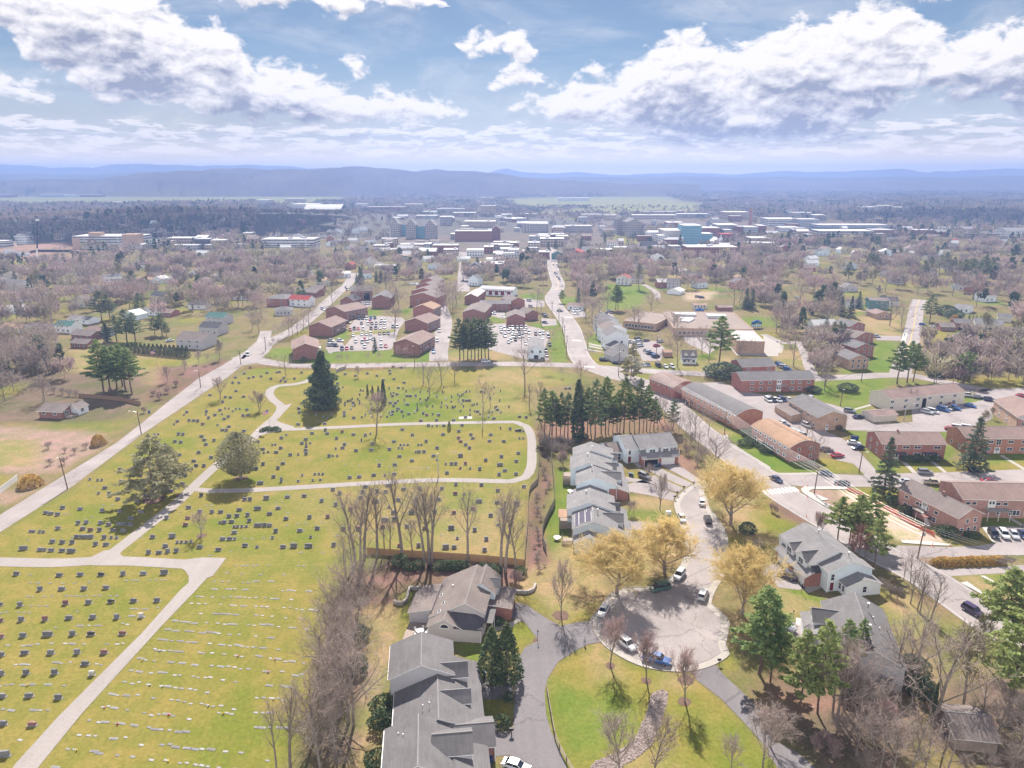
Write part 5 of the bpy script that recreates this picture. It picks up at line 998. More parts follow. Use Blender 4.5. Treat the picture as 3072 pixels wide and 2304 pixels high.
for i,(x0,y0,x1,y1,w_) in enumerate(tw): gbuild('townhouse',w_+' gabled townhouse in the row facing the main street','house',T(2,1,x0,y0),T(2,1,x1,y1),13,8.2-.3*i,2.8,'y',RG_ if i!=1 else RT_,WS_,0,wins=[('l',(.25,.75),1,1,1.4,WN_),('l',(.25,.75),4,1,1.4,WN_),('f',(.3,.7),4,1,1.4,WN_)])
gbuild('house','small grey bungalow in front of the main street townhouses','house',T(2,1,858,1400),T(2,1,1000,1392),9,3.4,2.2,'y',RG_,'grey_siding',0,wins=flats(2,1)); gbuild('house','small tan bungalow behind the roadside conifer','house',T(2,1,870,1470),T(2,1,1010,1455),9,3.2,2.2,'y',RG_,'grey_siding',0)
o=gbuild('house','white cottage with dark roof and two small front dormers','house',T(2,1,1470,1485),T(2,1,1592,1488),8,3.4,2.8,'x',RG_,WS_,0,wins=[('f',(.15,.8),1,1.1,1.3,WN_),('f',(.45,),.1,1,2.1,'door')])
for x in(.25,.75): gblock(o,o['_L']*x-.9,o['_L']*x+.9,.8,3.5,4.6,1.0,'y',WS_,RG_,.15,z0=3.3)
canopy(o,o['_L']*.3,0,2.4,5,1.6,RG_)
gbuild('office_building','pale blue grey two storey building at the edge of the full car park','office',T(2,1,140,1445),T(2,1,277,1445),22,5.6,1.4,'y',R2_,'blue_white',0,wins=[('f',(.25,.75),3.4,1.2,1.3,WN_),('f',(.5,),.1,2.2,2.1,'open_garage')])
gbuild('house','low white shop building beside the main street','shop',T(2,1,478,1020),T(2,1,615,1025),9,3.2,1.4,'x','roof_brown',WS_,0,wins=flats(3,1))
gbuild('shed','small pinkish block shed among the parked cars','shed',T(2,1,1315,1425),T(2,1,1385,1425),6,2.6,.8,'x','roof_tan','brick_pink',0)
gbuild('house','white two storey house in the park wood','house',T(2,1,900,800),T(2,1,1010,805),10,6,2.8,'y','roof_red',WS_,0,wins=flats(3,2)); gbuild('house','blue grey two storey house beside the construction yard','house',T(2,1,1335,835),T(2,1,1450,840),10,5.8,2.4,'x',RG_,'grey_siding',0,wins=flats(3,2)); gbuild('house','white roofed cottage below the blue grey house','house',T(2,1,1340,880),T(2,1,1450,890),11,2.8,2.0,'y',FW_,WS_,0)
gbuild('shed','long pale mobile cabin beside the construction yard','cabin',T(2,1,1565,1010),T(2,1,1680,1010),5,3,.6,'x','roof_tan','cream',0,wins=flats(4,1)); gbuild('shed','small dark roofed pavilion behind the garden hedge','shed',T(2,1,1780,1030),T(2,1,1905,1030),8,2.8,1.0,'x','roof_brown',BD_,0); gbuild('house','brown hip roofed house in the wood beyond the yard','house',T(2,1,1925,765),T(2,1,2045,765),11,3,2.2,'x','roof_tan','brick_tan',0,hip=True)
def flatbuild(name,label,cat,A,B,depth,h,wall,roof,par=.5,wins=(),group=None,zA=0):
 pa,pb=P(*A,zA),P(*B,zA); dx,dy=pb.x-pa.x,pb.y-pa.y; L=math.hypot(dx,dy)
 o=empty(name,(pa.x,pa.y,0),math.atan2(dy,dx),label,cat,group); block_at(o,L,depth); w=MB().use(M[wall] if isinstance(wall,str) else wall)
 w.box(0,0,0,L,.4,h+par); w.box(0,depth-.4,0,L,depth,h+par); w.box(0,.4,0,.4,depth-.4,h+par); w.box(L-.4,.4,0,L,depth-.4,h+par); build(w,'wall',o)
 r=MB().use(M[roof]); r.box(.4,.4,h-.3,L-.4,depth-.4,h); build(r,'roof',o)
 for(face,pos,z,w_,hh,kd) in wins: face_win(o,face,L,depth,pos,z,w_,hh,kd)
 o['_L']=L; return o
def boxes(o,lst,name='roof_unit',m=FG_):
 for(x0,y0,z0,x1,y1,z1) in lst: q=MB().use(M[m]); q.box(x0,y0,z0,x1,y1,z1); build(q,name,o)
s1=flatbuild('school','low brown flat roofed school wing nearest the main street','school',T(2,1,960,1170),T(2,1,1240,1200),38,4.2,'brick_tan','flat_roof',.3,[('f',spread(9),1,1.8,1.6,WN_)])
s2=flatbuild('school','wide brown flat roofed school wing behind the bare trees','school',T(2,1,1390,1240),T(2,1,2080,1252),58,4.4,'brick_tan','flat_roof',.3,[('f',spread(16),1,1.8,1.6,WN_)])
boxes(s2,[(6,40,4.4,20,48,5.8),(26,34,4.4,38,41,6.2),(8,28,4.4,16,32,5.4)],'roof_unit',FW_); boxes(s1,[(32,14,4.2,38,26,5.2)],'roof_unit',FW_)
flatbuild('school','white roofed brick gymnasium beside the brown school','school',T(2,1,1935,1392),T(2,1,2175,1398),30,6.5,'brick_tan',FW_,.4)
o=gbuild('house','small red brick bungalow with grey roof and wooden porch on the left lawn','house',T(0,2,345,292),T(0,2,545,302),9.5,2.9,1.8,'x',RT_,BD_,0,hip=False,over=.5,wins=[('f',(.2,.68),1.5,1.3,1.1,WN_),('r',(.25,),1.2,2.2,1.3,WN_),('r',(.75,),.8,1.2,1.3,WN_)])
gblock(o,o['_L']-2,o['_L']+3.2,4.8,10.5,2.8,1.5,'y',WS_,RT_,.4); add_win(o,o['_L']+3.2,7,1,math.pi/2,1.6,1.3)
q=UM('deck'); q.box(o['_L']+.1,1.0,0,o['_L']+3,4.7,1.0);
for i in range(6): q.tube((o['_L']+.15+i*.55,1.05,1),(o['_L']+.15+i*.55,1.05,1.9),.04,n=4)
q.tube((o['_L']+.15,1.05,1.9),(o['_L']+2.9,1.05,1.9),.05,n=4); build(q,'porch',o)
HS=[(475,1215,620,1222,9,4.6,2.2,'x','roof_green',WS_,'white house with green roof among the left trees'),(240,1195,365,1205,8,2.8,1.5,'x',RT_,WS_,'low white wing house beside the green roofed white house'),(370,1210,470,1215,8,3,1.6,'x',RT_,'grey_siding','pale middle house beside the green roofed white house'),(0,1210,180,1225,10,3,2,'x','roof_tan','cream','tan roofed ranch house at the left edge'),(735,1250,885,1262,10,3.4,2.2,'x','roof_brown',WS_,'brown roofed house with white base behind the left pines'),(620,1270,790,1285,9,3,2,'x',RT_,BD_,'long brown roofed house below the white based one'),(612,1345,755,1352,8,2.8,1.6,'x',RT_,BD_,'small brown roofed garage house beside the left pines'),(585,1130,765,1145,9,2.8,1.6,'x',R2_,WS_,'long white bungalow under the spreading bare tree'),(1225,1065,1390,1070,9,3,1.6,'x',R2_,WS_,'white roofed bungalow behind the dark conifers'),(1390,1075,1480,1080,9,2.8,1.6,'x','roof_brown',BR_,'brown garage beside the white roofed bungalow'),(1780,1140,1935,1150,10,4.6,2.4,'x','roof_green','grey_siding','grey house with blue green roof and white dormer'),(1725,1230,1890,1240,10,4.4,2.6,'x','roof_dark','grey_siding','dark roofed house beyond the arborvitae hedge'),(1530,1350,1755,1362,14,5,3.2,'x',RT_,'grey_siding','big steep roofed grey house behind the arborvitae hedge'),(20,830,165,850,12,5,2.6,'x',RG_,'blue_white','grey blue large house at the left edge of the wood'),(490,790,600,800,12,5,2.4,'x',RG_,WS_,'white gabled house deep in the left wood'),(600,760,760,750,11,5,2.0,'x','roof_dark',BD_,'dark roofed long house deep in the left wood'),(1175,780,1325,785,9,3,1.6,'x','roof_tan','cream','tan roofed bungalow in the middle of the left wood'),(1325,785,1395,790,9,4,2.4,'y',FW_,WS_,'tiny white gabled house in the left wood'),(1465,855,1590,850,10,4.6,2.4,'y',RT_,'cream','cream gabled house in the left wood'),(1460,770,1560,775,9,4,1.6,'x',R2_,'grey_siding','blue grey roofed house in the left wood'),(1850,770,1970,760,10,3.6,2.0,'y',FG_,WS_,'white house with pale roof near the avenue wood'),(1450,700,1590,700,10,3,2,'x','roof_tan','cream','brown roofed cottage near the blocks of the left town edge'),(1820,860,1960,850,9,3,1.6,'x','roof_tan','cream','tan flat bungalow right of the tall left pine')]
for(x0,y0,x1,y1,D,h,ri,rg,rf,wl,lb) in HS: gbuild('house',lb,'house',T(0,1,x0,y0),T(0,1,x1,y1),D,h,ri,rg,rf,wl,0,wins=flats(3,1 if h<4.5 else 2))
HS2=[(365,730,445,735,9,5,2.4,'y',WS_,RG_,'white gabled house near the church trees'),(640,745,820,740,10,4,1.6,'x',WS_,FW_,'long white shop building at the end of the avenue'),(1015,695,1190,700,12,5,3,'x',WS_,FW_,'white house with big pale roof behind dark conifers'),(1835,805,1920,810,10,6,3,'y','blue_white',RG_,'pale blue gabled house beside the town street'),(520,810,580,815,9,5,1.8,'y','cream','roof_tan','small cream house above the avenue'),(470,870,580,870,10,3.6,2,'x',BD_,RT_,'brown roofed house left of the avenue'),(360,900,520,910,12,3.6,2.2,'x',BD_,RT_,'dark hip roofed house left of the avenue'),(770,665,830,668,8,5,2,'y',BR_,'roof_red','small red brick house on the avenue'),(850,540,920,560,10,6,5,'y',WS_,'roof_dark','steep dark roofed white church hall'),(980,570,1050,575,10,6,5,'y',BR_,'roof_dark','steep gabled red brick church')]
for(x0,y0,x1,y1,D,h,ri,rg,wl,rf,lb) in HS2: gbuild('house',lb,'house',T(1,1,x0,y0),T(1,1,x1,y1),D,h,ri,rg,rf,wl,0,wins=flats(3,1))
HS3=[(345,580,440,580,10,6,3,'y','green_siding',RG_,'green gabled corner house by the main street'),(480,570,600,575,14,7,3,'y',BR_,'roof_red','tall red brick gabled building by the main street'),(600,545,690,548,12,7,3,'x',WS_,R2_,'pale grey hip roofed building by the main street'),(960,620,1070,625,10,4,2.4,'x',WS_,RG_,'white house in the town edge trees'),(1840,570,1910,575,9,5,3,'y','grey_siding','roof_dark','dark gabled house below the long brick building')]
for(x0,y0,x1,y1,D,h,ri,rg,wl,rf,lb) in HS3: gbuild('house',lb,'house',T(2,1,x0,y0),T(2,1,x1,y1),D,h,ri,rg,rf,wl,0)
gbuild('shed','weathered grey barn under bare trees at the lower right','barn',T(3,3,1600,1500),T(3,3,1970,1535),8,2.5,1.6,'x',RT_,'deck',0,wins=[('l',(.4,),.1,2.6,2.3,'open_garage')])
# --- cemetery stones
M['granite']=mat('grey_granite',(.17,.165,.175),.7,.12,3,rnd=.2); M['granite_dark']=mat('dark_granite',(.07,.065,.07),.45,.15,3,rnd=.2,spec=.5); M['granite_red']=mat('red_granite',(.23,.12,.11),.6,.12,3,rnd=.2); M['granite_pale']=mat('pale_marble',(.50,.48,.47),.7,.1,3,rnd=.15); M['stone_base']=mat('rough_stone_base',(.25,.235,.225),.85,.15,3,rnd=.15)
ST={}
ST[(0,2)]="""1615,245 1785,240 1902,228 1780,265s 1803,295 1858,270 1973,285 1938,305 2100,275 2143,270 1533,325 1635,318 1675,318 1710,322 1752,348r 1742,455 1765,485 1543,435 1582,438 1512,500 1563,505 1850,490 1780,525 1718,595 1550,615 1825,638 1675,668 1695,708 1763,710 1597,790L 1358,505 1400,535 1420,570 1923,400 1957,403 2108,408 1978,370 1880,355s 1815,98 1947,115 1992,118 2040,62 1925,158 2105,110 2135,225 1505,350s 1335,435s 1368,435s 1590,268s 1920,262s 1945,212s 1978,212s 2040,215s 2072,215s 2013,235s
1036,745 1050,845 778,825s 845,832s 880,832s 908,900 853,945s 947,952 1020,998 1190,1015 1240,910 1255,965 1400,925 1438,920t 1478,930 1575,865
543,1072 695,1082 885,1098 1037,1105 1220,1108 400,1115 440,1122 500,1130 678,1205 747,1200 870,1205 940,1218 1030,1215 1072,1215 1127,1220 1130,1165 503,1250 718,1255 783,1265r 862,1265 980,1268 1065,1270 265,1275s 293,1275s 345,1278s 375,1280s 665,1325 708,1325 748,1325 790,1325 902,1330 963,1328s 1010,1330s 455,1365 540,1370 625,1372 828,1388 918,1390 205,1425L 350,1435 390,1435s 445,1440 538,1442 618,1448L
1630,1070 1728,1105 1832,1108 1908,1108 2068,1090 2115,1000 2160,1000 1980,1145 2048,1142 2140,1135 1440,1160 1625,1160r 1605,1220r 1900,1200s 1937,1198 2002,1192 2155,1185 2025,1235s 2055,1235s 2090,1235s 2130,1232s 2025,1285 1320,1325 1490,1320L 1925,1342 1985,1342 2030,1340s 1570,1368s 1610,1368s 1652,1365s 1533,1370s 1430,1405 1728,1412 1888,1435 2118,1398 1285,1460 1375,1460 1450,1450 1525,1445 1740,965d 2180,570 2140,740 2200,735 2035,780
143,1645 515,1655 695,1650 875,1650d 1065,1645 1240,1640 1420,1635L"""
ST[(0,3)]="""348,118 535,115 728,112 916,105 -5,250 175,255 568,240r 767,232 962,225d 1155,218 1357,215 0,390r 185,382 390,378r 597,366 803,360 1010,360 1222,352w 5,530r 200,520 413,510L 628,505 788,505d 1060,500r 10,685 215,668 440,668 668,665 900,665r 737,762 10,850 228,842 473,840 797,855w 15,1045 252,1040 505,1055 25,1280 280,1290r 40,1555L"""
ST[(1,2)]="""370,215d 375,250 440,262s 655,260s 763,250 763,275 612,300s 845,295 593,345 365,350 840,165 1160,165 1205,165 1190,190 1310,180 1228,215 1262,240 1180,240 1320,260 1445,255 1475,270r 1580,270 1425,318 1560,315 1708,315 1810,290 2055,300 1915,240 2085,225 1380,105 1305,105 1335,105 1180,105 1218,90 1230,35 1790,145 1820,145 1845,145 1605,165e 1655,205e 1695,200e 1600,200e 1525,195e 1720,198e 1850,228e 1885,180e 1910,175e 2065,205e 2105,145e 2185,200e 735,155e 770,165e 790,150e 805,150e 820,145e 855,185e 895,150e 425,80 905,55e 1150,40e 1420,70e 1270,40e 1820,65e 1848,65e 1760,110e 1775,100e 1790,90e 1690,115e 1750,140e
485,428 615,430 600,400 745,415r 842,438 945,445 1265,395 1352,442 1617,438 1753,410 1857,440 1873,470 2028,440 1780,360 1623,362 1563,362s 1523,365s 1490,362 15,500 220,468 262,440s 430,480 398,515 470,512s 765,525 697,472 990,430s 912,490e 1007,520 1192,500 1470,498 1750,468r 1768,498r 1812,528 1845,555 2018,495 2140,498 215,555 142,528s 168,525s 60,565 175,592 105,588s 68,595s 20,598 430,575 433,605 365,610s 297,615 690,560s 748,555 865,578 995,572 1153,567 1233,555s 1262,555s 1250,527s 1280,527s 1312,527s 1403,527s 1430,527s 1565,555 1452,588 1408,588 1380,590s 1240,628 1535,622 1767,625L 2120,630 1348,665 1565,655s 632,625 663,622s 703,622s 62,695 233,690 190,730 5,735 1065,705 1200,700 1810,690r 1640,692s 1690,692 1727,692 1985,662 2108,702L 1768,728s 1850,730s 1933,738 2150,750 1650,772 1018,790 1195,780 893,805 810,810 510,780s 545,780s 578,780s 152,805 400,790s 220,840t 37,860L 365,840s 490,832s 557,828s 2100,785 1113,790s 2112,385e 2195,390
665,915 723,948 920,935 945,890 1048,930 1120,935 1140,880 1275,910 1420,910 1605,905 1727,870 1948,875 2090,925 1722,950r 1800,955s 905,985 90,990L 272,978 417,970 568,1012 690,1045 1035,1020L 1230,1005 1385,1005 1580,1000 1925,1018L 2085,1028 1150,1065s 15,1080L 192,1075 118,1125 815,1085r 1185,1115 1345,1115L 1545,1110 1710,1115r 1875,1080r 2123,1090 2028,1140 260,1168 463,1155 620,1150r 1115,1180L 1200,1175L 5,1225 35,1225 75,1225 118,1225 172,1275 380,1270 530,1250 757,1255 885,1255r 1095,1240r 1305,1235 1460,1250r 1687,1250L 1890,1265 2090,1220s 473,1325s 143,1330s 1740,1335s 1990,1345 235,1410 327,1405L 455,1405L 672,1395 1245,1400r 1405,1400 1640,1415L 1712,1415 1975,1440 10,1410s"""
ST[(2,2)]="""65,285 122,290 70,405d 42,405d 97,408s 65,470s 97,470s 55,600 37,670 35,780 103,890 40,1042L 465,40 497,40 370,100 345,150"""
ST[(1,1)]="""95,1565 185,1560 205,1555 395,1562 45,1595 130,1615 240,1610 215,1635 333,1615 255,1640 770,1575 860,1590 963,1570 1045,1590 1160,1570 1100,1625 1192,1618 1280,1648 1155,1545 1256,1520 1185,1510 705,1655"""
ST[(0,1)]="""2065,1650 2010,1650 2035,1605 2110,1570 2160,1520 2150,1610 2190,1600"""
ROWA=math.atan2(*(lambda a,b_:(b_.y-a.y,b_.x-a.x))(P(*T(0,3,175,255)),P(*T(0,3,1357,215))))
def stone_mesh(w,h,t,m,curved,seed):
 r=random.Random(seed); k=MB().use(M[m]); n=8 if curved else 2
 prof=[(-w/2,.12)]+[(-w/2+w*i/n,h*(.90 if curved else 1)+(.10*h*math.sin(math.pi*i/n) if curved else 0)) for i in range(n+1)]+[(w/2,.12)]
 c=len(k.v);
 for y in(-t/2,t/2): k.v.extend([(p[0],y,p[1]) for p in prof])
 n2=len(prof); k.f.append(tuple(range(c,c+n2))); k.m.append(0); k.f.append(tuple(range(c+2*n2-1,c+n2-1,-1))); k.m.append(0)
 for i in range(n2): j=(i+1)%n2; k.f.append((c+i,c+n2+i,c+n2+j,c+j)); k.m.append(0)
 b_=UM('stone_base'); b_.box(-w/2-.22,-t/2-.13,-.03,w/2+.22,t/2+.13,.14); return k.mesh('headstone'),b_.mesh('base')
SM={}
for typ,(w,h,t) in{'n':(1.22,.95,.32),'L':(1.9,1.05,.36),'s':(.72,.68,.22),'e':(.55,.95,.2),'t':(.7,1.7,.5)}.items():
 for cl in('granite','granite_dark','granite_red','granite_pale'):
  for v in range(3 if typ=='n' else 2): SM[(typ,cl,v)]=stone_mesh(w*(1,.85,1.12)[v],h*(1,1.1,.9)[v],t,cl,v!=1,v)
def block_name(i,j,x,y):
 if j==3: return 'in rows left of the front diagonal lane'
 if i==0 and j==2:
  if y>1600: return 'in the row just below the side lane'
  lx=np.interp(y,[440,650,830,1000,1250,1440],[2212,1900,1700,1500,1200,960])
  if x>lx+60: return 'between the long lane and the side lane' if y>960 else 'in the loop beside the round evergreen'
  return 'between the road and the long lane'
 if i==1 and j==2:
  if y<330: return 'in the old upper part among bare trees'
  return 'inside the paved loop' if y<870 else 'on the slope above the bare tree row'
 if i==2: return 'at the right end of the paved loop'
 return 'in the top strip beside the cemetery road'
stones=[]
for (i,j),txt in ST.items():
 for tok in txt.split():
  typ='n'; cl='granite'
  while tok[-1].isalpha():
   ch=tok[-1]; tok=tok[:-1]
   if ch in'Lst': typ=ch
   elif ch=='e': typ='e'; cl='granite_dark'
   else: cl={'r':'granite_red','d':'granite_dark','w':'granite_pale'}[ch]
  x,y=map(float,tok.split(',')); p=P(*T(i,j,x,y+4)); stones.append((p,typ,cl,block_name(i,j,x,y)))
for _ in range(90):
 x=random.uniform(420,2150); y=random.uniform(30,300)
 if (x-560)**2<150**2 and y<260: continue
 stones.append((P(*T(1,2,x,y)),random.choice('eess'),random.choice(('granite_dark','granite_dark','granite','granite_pale')),block_name(1,2,x,y)))
stones.sort(key=lambda s:s[0].length)
CN={'granite':'grey granite','granite_dark':'dark polished','granite_red':'reddish granite','granite_pale':'pale marble'}; TN={'n':'headstone','L':'wide headstone','s':'small headstone','e':'narrow upright headstone','t':'tall headstone'}
rest=[]
for idx,(p,typ,cl,bn) in enumerate(stones):
 v=random.randrange(3 if typ=='n' else 2); hm,bm=SM[(typ,cl,v)]; rz=ROWA+random.gauss(0,.05)
 if idx<290:
  o=link('headstone',hm,None,p,rz); lb='%s %s %s'%(CN[cl],TN[typ],bn); tag(o,lb,'gravestone',lb); link('base',bm,o)
 else: rest.append((p,rz,hm,bm))
def merge(name,items,mats,label,cat):
 V=[];Fq=[];mi=[];off=0
 for(p,rz,mes) in items:
  R=Matrix.Rotation(rz,3,'Z')
  for me in mes:
   k=mats.index(me.materials[0]); V+= [tuple(R@v.co+p) for v in me.vertices]
   for f in me.polygons: Fq.append(tuple(off+q for q in f.vertices)); mi.append(k)
   off+=len(me.vertices)
 me=bpy.data.meshes.new(name); me.from_pydata(V,[],Fq)
 for m in mats: me.materials.append(m)
 me.polygons.foreach_set('material_index',mi); me.update(); o=link(name,me); o['kind']='stuff'; tag(o,label,cat); return o
merge('headstones',[(p,rz,(a,b_)) for p,rz,a,b_ in rest],[M['granite'],M['granite_dark'],M['granite_red'],M['granite_pale'],M['stone_base']],'many small old headstones spread over the far upper cemetery lawn','gravestones')
M['marker']=mat('flat_marker_stone',(.25,.24,.235),.7,.2,4,rnd=.3)
MK=[]
for w,d_,ins in((.85,.42,0),(1.5,.5,1),(.68,.36,0)):
 k=MB().use(M['stone_base'] if ins else M['marker']); k.box(-w/2,-d_/2,-.02,w/2,d_/2,.07)
 if ins: k.use('granite'); k.box(-w*.38,-d_*.3,.06,w*.38,d_*.3,.09)
 MK.append(k.mesh('grave_marker'))
ROWS={(0,3):"1850,50,2210,55 1780,115,2200,120 1700,178,2212,190 1655,235,2200,265 1740,320,2150,340 1510,392,2212,430 1450,468,2200,515 1390,550,2212,620 1330,633,2120,700 1215,720,2190,810 1140,818,2110,918 1075,912,1830,1005 970,1020,2060,1145 880,1130,1700,1235 1900,1185,2050,1195 770,1250,1640,1350 690,1378,1130,1405 1230,1450,2100,1530 580,1492,2200,1700 480,1652,800,1690 260,62,720,62 780,52,1530,30 190,183,1010,170 280,258,430,255 10,318,270,318 600,305,680,305 1000,290,1390,278 430,443,540,443 690,430,980,425 1060,415,1180,430 60,605,350,590 450,583,740,588 930,585,1090,578 130,765,320,762 480,750,660,755 830,760,890,762 0,945,110,935 200,945,480,940 560,950,650,958 30,1150,240,1170 290,1160,520,1165 180,1415,270,1430 1200,148,1300,146 1130,352,1310,350",
(1,3):"0,50,150,50 230,125,460,130 80,190,220,200 310,200,420,210 0,265,110,268 240,275,560,300 0,345,160,350 260,360,400,365 60,418,450,460 0,520,240,535 0,618,310,635 20,700,420,755 90,825,440,860 120,940,320,960 10,1050,340,1085 0,1180,170,1190 0,1300,400,1320 110,1580,180,1590",
(0,2):"150,1602,440,1602 260,1650,280,1650 560,1125,700,1135 750,1145,890,1148 610,1250,660,1252 240,1355,330,1357 560,1320,640,1322 890,1045,980,1048 770,885,830,890 1180,790,1300,800 1560,1108,1610,1108 1710,1052,1850,1052 1990,1450,2140,1448 1810,1487,1890,1487 1215,1325,1260,1325 2110,1333,2212,1333 2040,1570,2200,1570 1960,1630,2200,1650",
(1,2):"180,1020,370,1020 150,1215,280,1218 60,1330,200,1325 360,1208,580,1198 410,1262,610,1252 390,1458,450,1455 580,1455,620,1450 10,1570,130,1570 290,1570,520,1570 50,1645,90,1645 240,1650,280,1650 1040,660,1200,660 1190,1050,1400,1050 1430,650,1560,650 1700,495,1920,497 1690,587,1890,585 1450,725,1560,725 1150,960,1300,960 1880,915,2000,915 1600,1305,1710,1308 700,1310,1000,1308 240,1115,330,1112 700,520,900,515 300,270,600,330 500,450,1400,470 100,660,600,650 700,700,1500,730"}
mk=[]
for(i,j),txt in ROWS.items():
 for tok in txt.split():
  x0,y0,x1,y1=map(float,tok.split(',')); a=P(*T(i,j,x0,y0)); b_=P(*T(i,j,x1,y1)); L=(b_-a).length; s=0
  while s<L:
   q=a.lerp(b_,s/L)+Vector((random.gauss(0,.1),random.gauss(0,.15),0)); mk.append((q,math.atan2(b_.y-a.y,b_.x-a.x)+random.gauss(0,.05),random.choice(MK),'right of the front lane' if (j==3 and (i==1 or x0>np.interp(y0,[0,370,820,1240,1659],[1700,1400,960,620,300]))) else 'among upright stones'))
   s+=random.choice((1.1,1.3,1.5,1.9,2.6,3.4)) if j==3 else random.choice((1.2,1.6,2.2,4))
mk.sort(key=lambda s:s[0].length)
for(p,rz,me,bn) in mk[:290]: lb='flat pale grave marker in the grass '+bn; tag(link('grave_marker',me,None,p,rz),lb,'grave marker',lb)
merge('grave_markers',[(p,rz,(me,)) for p,rz,me,bn in mk[290:] if len(me.materials)==1],[M['marker'],M['stone_base']],'many flat grave markers farther up the cemetery lawn','grave markers')
for k,(x,y,h) in enumerate(((600+0,230,2.6),(1395,225,2.8),(435,545,2.6))):
 q=UM('granite'); q.box(-.5,-.5,0,.5,.5,.35); q.box(-.34,-.34,.35,.34,.34,.9); q.prism([(-.24,.9),(.24,.9),(.15,h),(0,h+.3),(-.15,h)],-.2,.2,'y')
 tag(build(q,'monument',loc=P(*T(1,2,x,y)),rz=ROWA),('granite shaft monument near the big dark spruce','granite shaft monument beside the wide stones above the loop','granite shaft monument inside the paved loop')[k],'monument')
q=UM('new_concrete'); q.box(-2.6,-1.4,0,2.6,1.4,.05); struct(build(q,'pavement',loc=P(*T(1,2,1810,292))+Vector((0,0,.0)),rz=ROWA))
fm=[mat('flowers_'+n_,c,.8,.3,9) for n_,c in(('red',(.5,.03,.04)),('pink',(.6,.2,.3)),('yellow',(.65,.45,.05)),('white',(.7,.68,.66)))]; fg=mat('flower_leaves',(.05,.11,.03),.9,.3,9)
for k in range(34):
 p=stones[random.randrange(230)][0] if k%2 else mk[random.randrange(200)][0]; ci=random.randrange(4); q=MB().use(fg); q.tube((0,0,0),(0,0,.16),.10,.14,6); q.use(fm[ci])
 for e in range(7): q.sphere((random.uniform(-.17,.17),random.uniform(-.17,.17),random.uniform(.2,.36)),.085,.085,.075,6,4)
 lb='bunch of %s flowers laid at a grave'%('red','pink','yellow','white')[ci]; tag(build(q,'flower_bunch',loc=p+Vector((random.choice((-.5,.5)),-.35,0))),lb,'flowers',lb)
# --- vehicles
PAINT={'white':(.60,.60,.61),'silver':(.42,.43,.45),'grey':(.20,.21,.23),'black':(.018,.018,.022),'navy':(.025,.035,.085),'blue':(.03,.11,.33),'red':(.38,.02,.03),'tan':(.42,.37,.27),'brown':(.14,.09,.07),'purple':(.05,.03,.08),'orange':(.62,.20,.03),'green':(.05,.12,.09)}
for k,c in PAINT.items():
 m,t,b=new_mat(k+'_car_paint'); b.inputs['Base Color'].default_value=c4(c); b.inputs['Roughness'].default_value=.28; b.inputs['Specular IOR Level'].default_value=.5; b.inputs['Coat Weight'].default_value=.5; M['p_'+k]=m
M['tyre']=mat('tyre_rubber',(.022,.022,.024),.85,.1,4); M['rim']=mat('alloy_rim',(.42,.42,.44),.35,.05,4,spec=.5,metal=.6); M['cglass']=mat('car_glass',(.018,.024,.032),.08,.05,1,spec=.7); M['lamp']=mat('lamp_lens',(.6,.6,.6),.2,.05,4,spec=.6); M['lamp_red']=mat('red_lamp_lens',(.35,.015,.02),.3,.05,4)
CARS={'sedan':dict(L=4.7,body=PTS('-2.35,.42,.72,.70 -2.25,.25,.92,.84 -1.4,.2,.98,.89 0,.2,.95,.90 1.1,.2,.90,.89 2.0,.22,.78,.84 2.3,.3,.66,.72'),cab=(1.15,.35,-1.1,-1.85,1.44)),
 'suv':dict(L=4.7,body=PTS('-2.35,.45,.9,.80 -2.28,.3,1.05,.90 -1.4,.25,1.08,.93 0,.25,1.06,.94 1.0,.25,1.03,.93 1.95,.28,.95,.88 2.3,.38,.78,.76'),cab=(1.15,.45,-1.95,-2.2,1.74)),
 'van':dict(L=5.1,body=PTS('-2.55,.45,.9,.86 -2.5,.3,1.05,.95 -1.4,.24,1.07,.98 0,.24,1.05,.98 1.3,.24,1.0,.97 2.15,.26,.86,.9 2.5,.35,.72,.76'),cab=(1.75,.75,-2.2,-2.45,1.8)),
 'pickup':dict(L=5.7,body=PTS('-2.85,.5,.98,.9 -2.8,.4,1.05,.94 -1.5,.35,1.07,.96 0,.35,1.07,.96 1.2,.35,1.08,.96 2.4,.38,1.02,.92 2.8,.48,.85,.82'),cab=(1.35,.75,-.75,-1.0,1.82))}
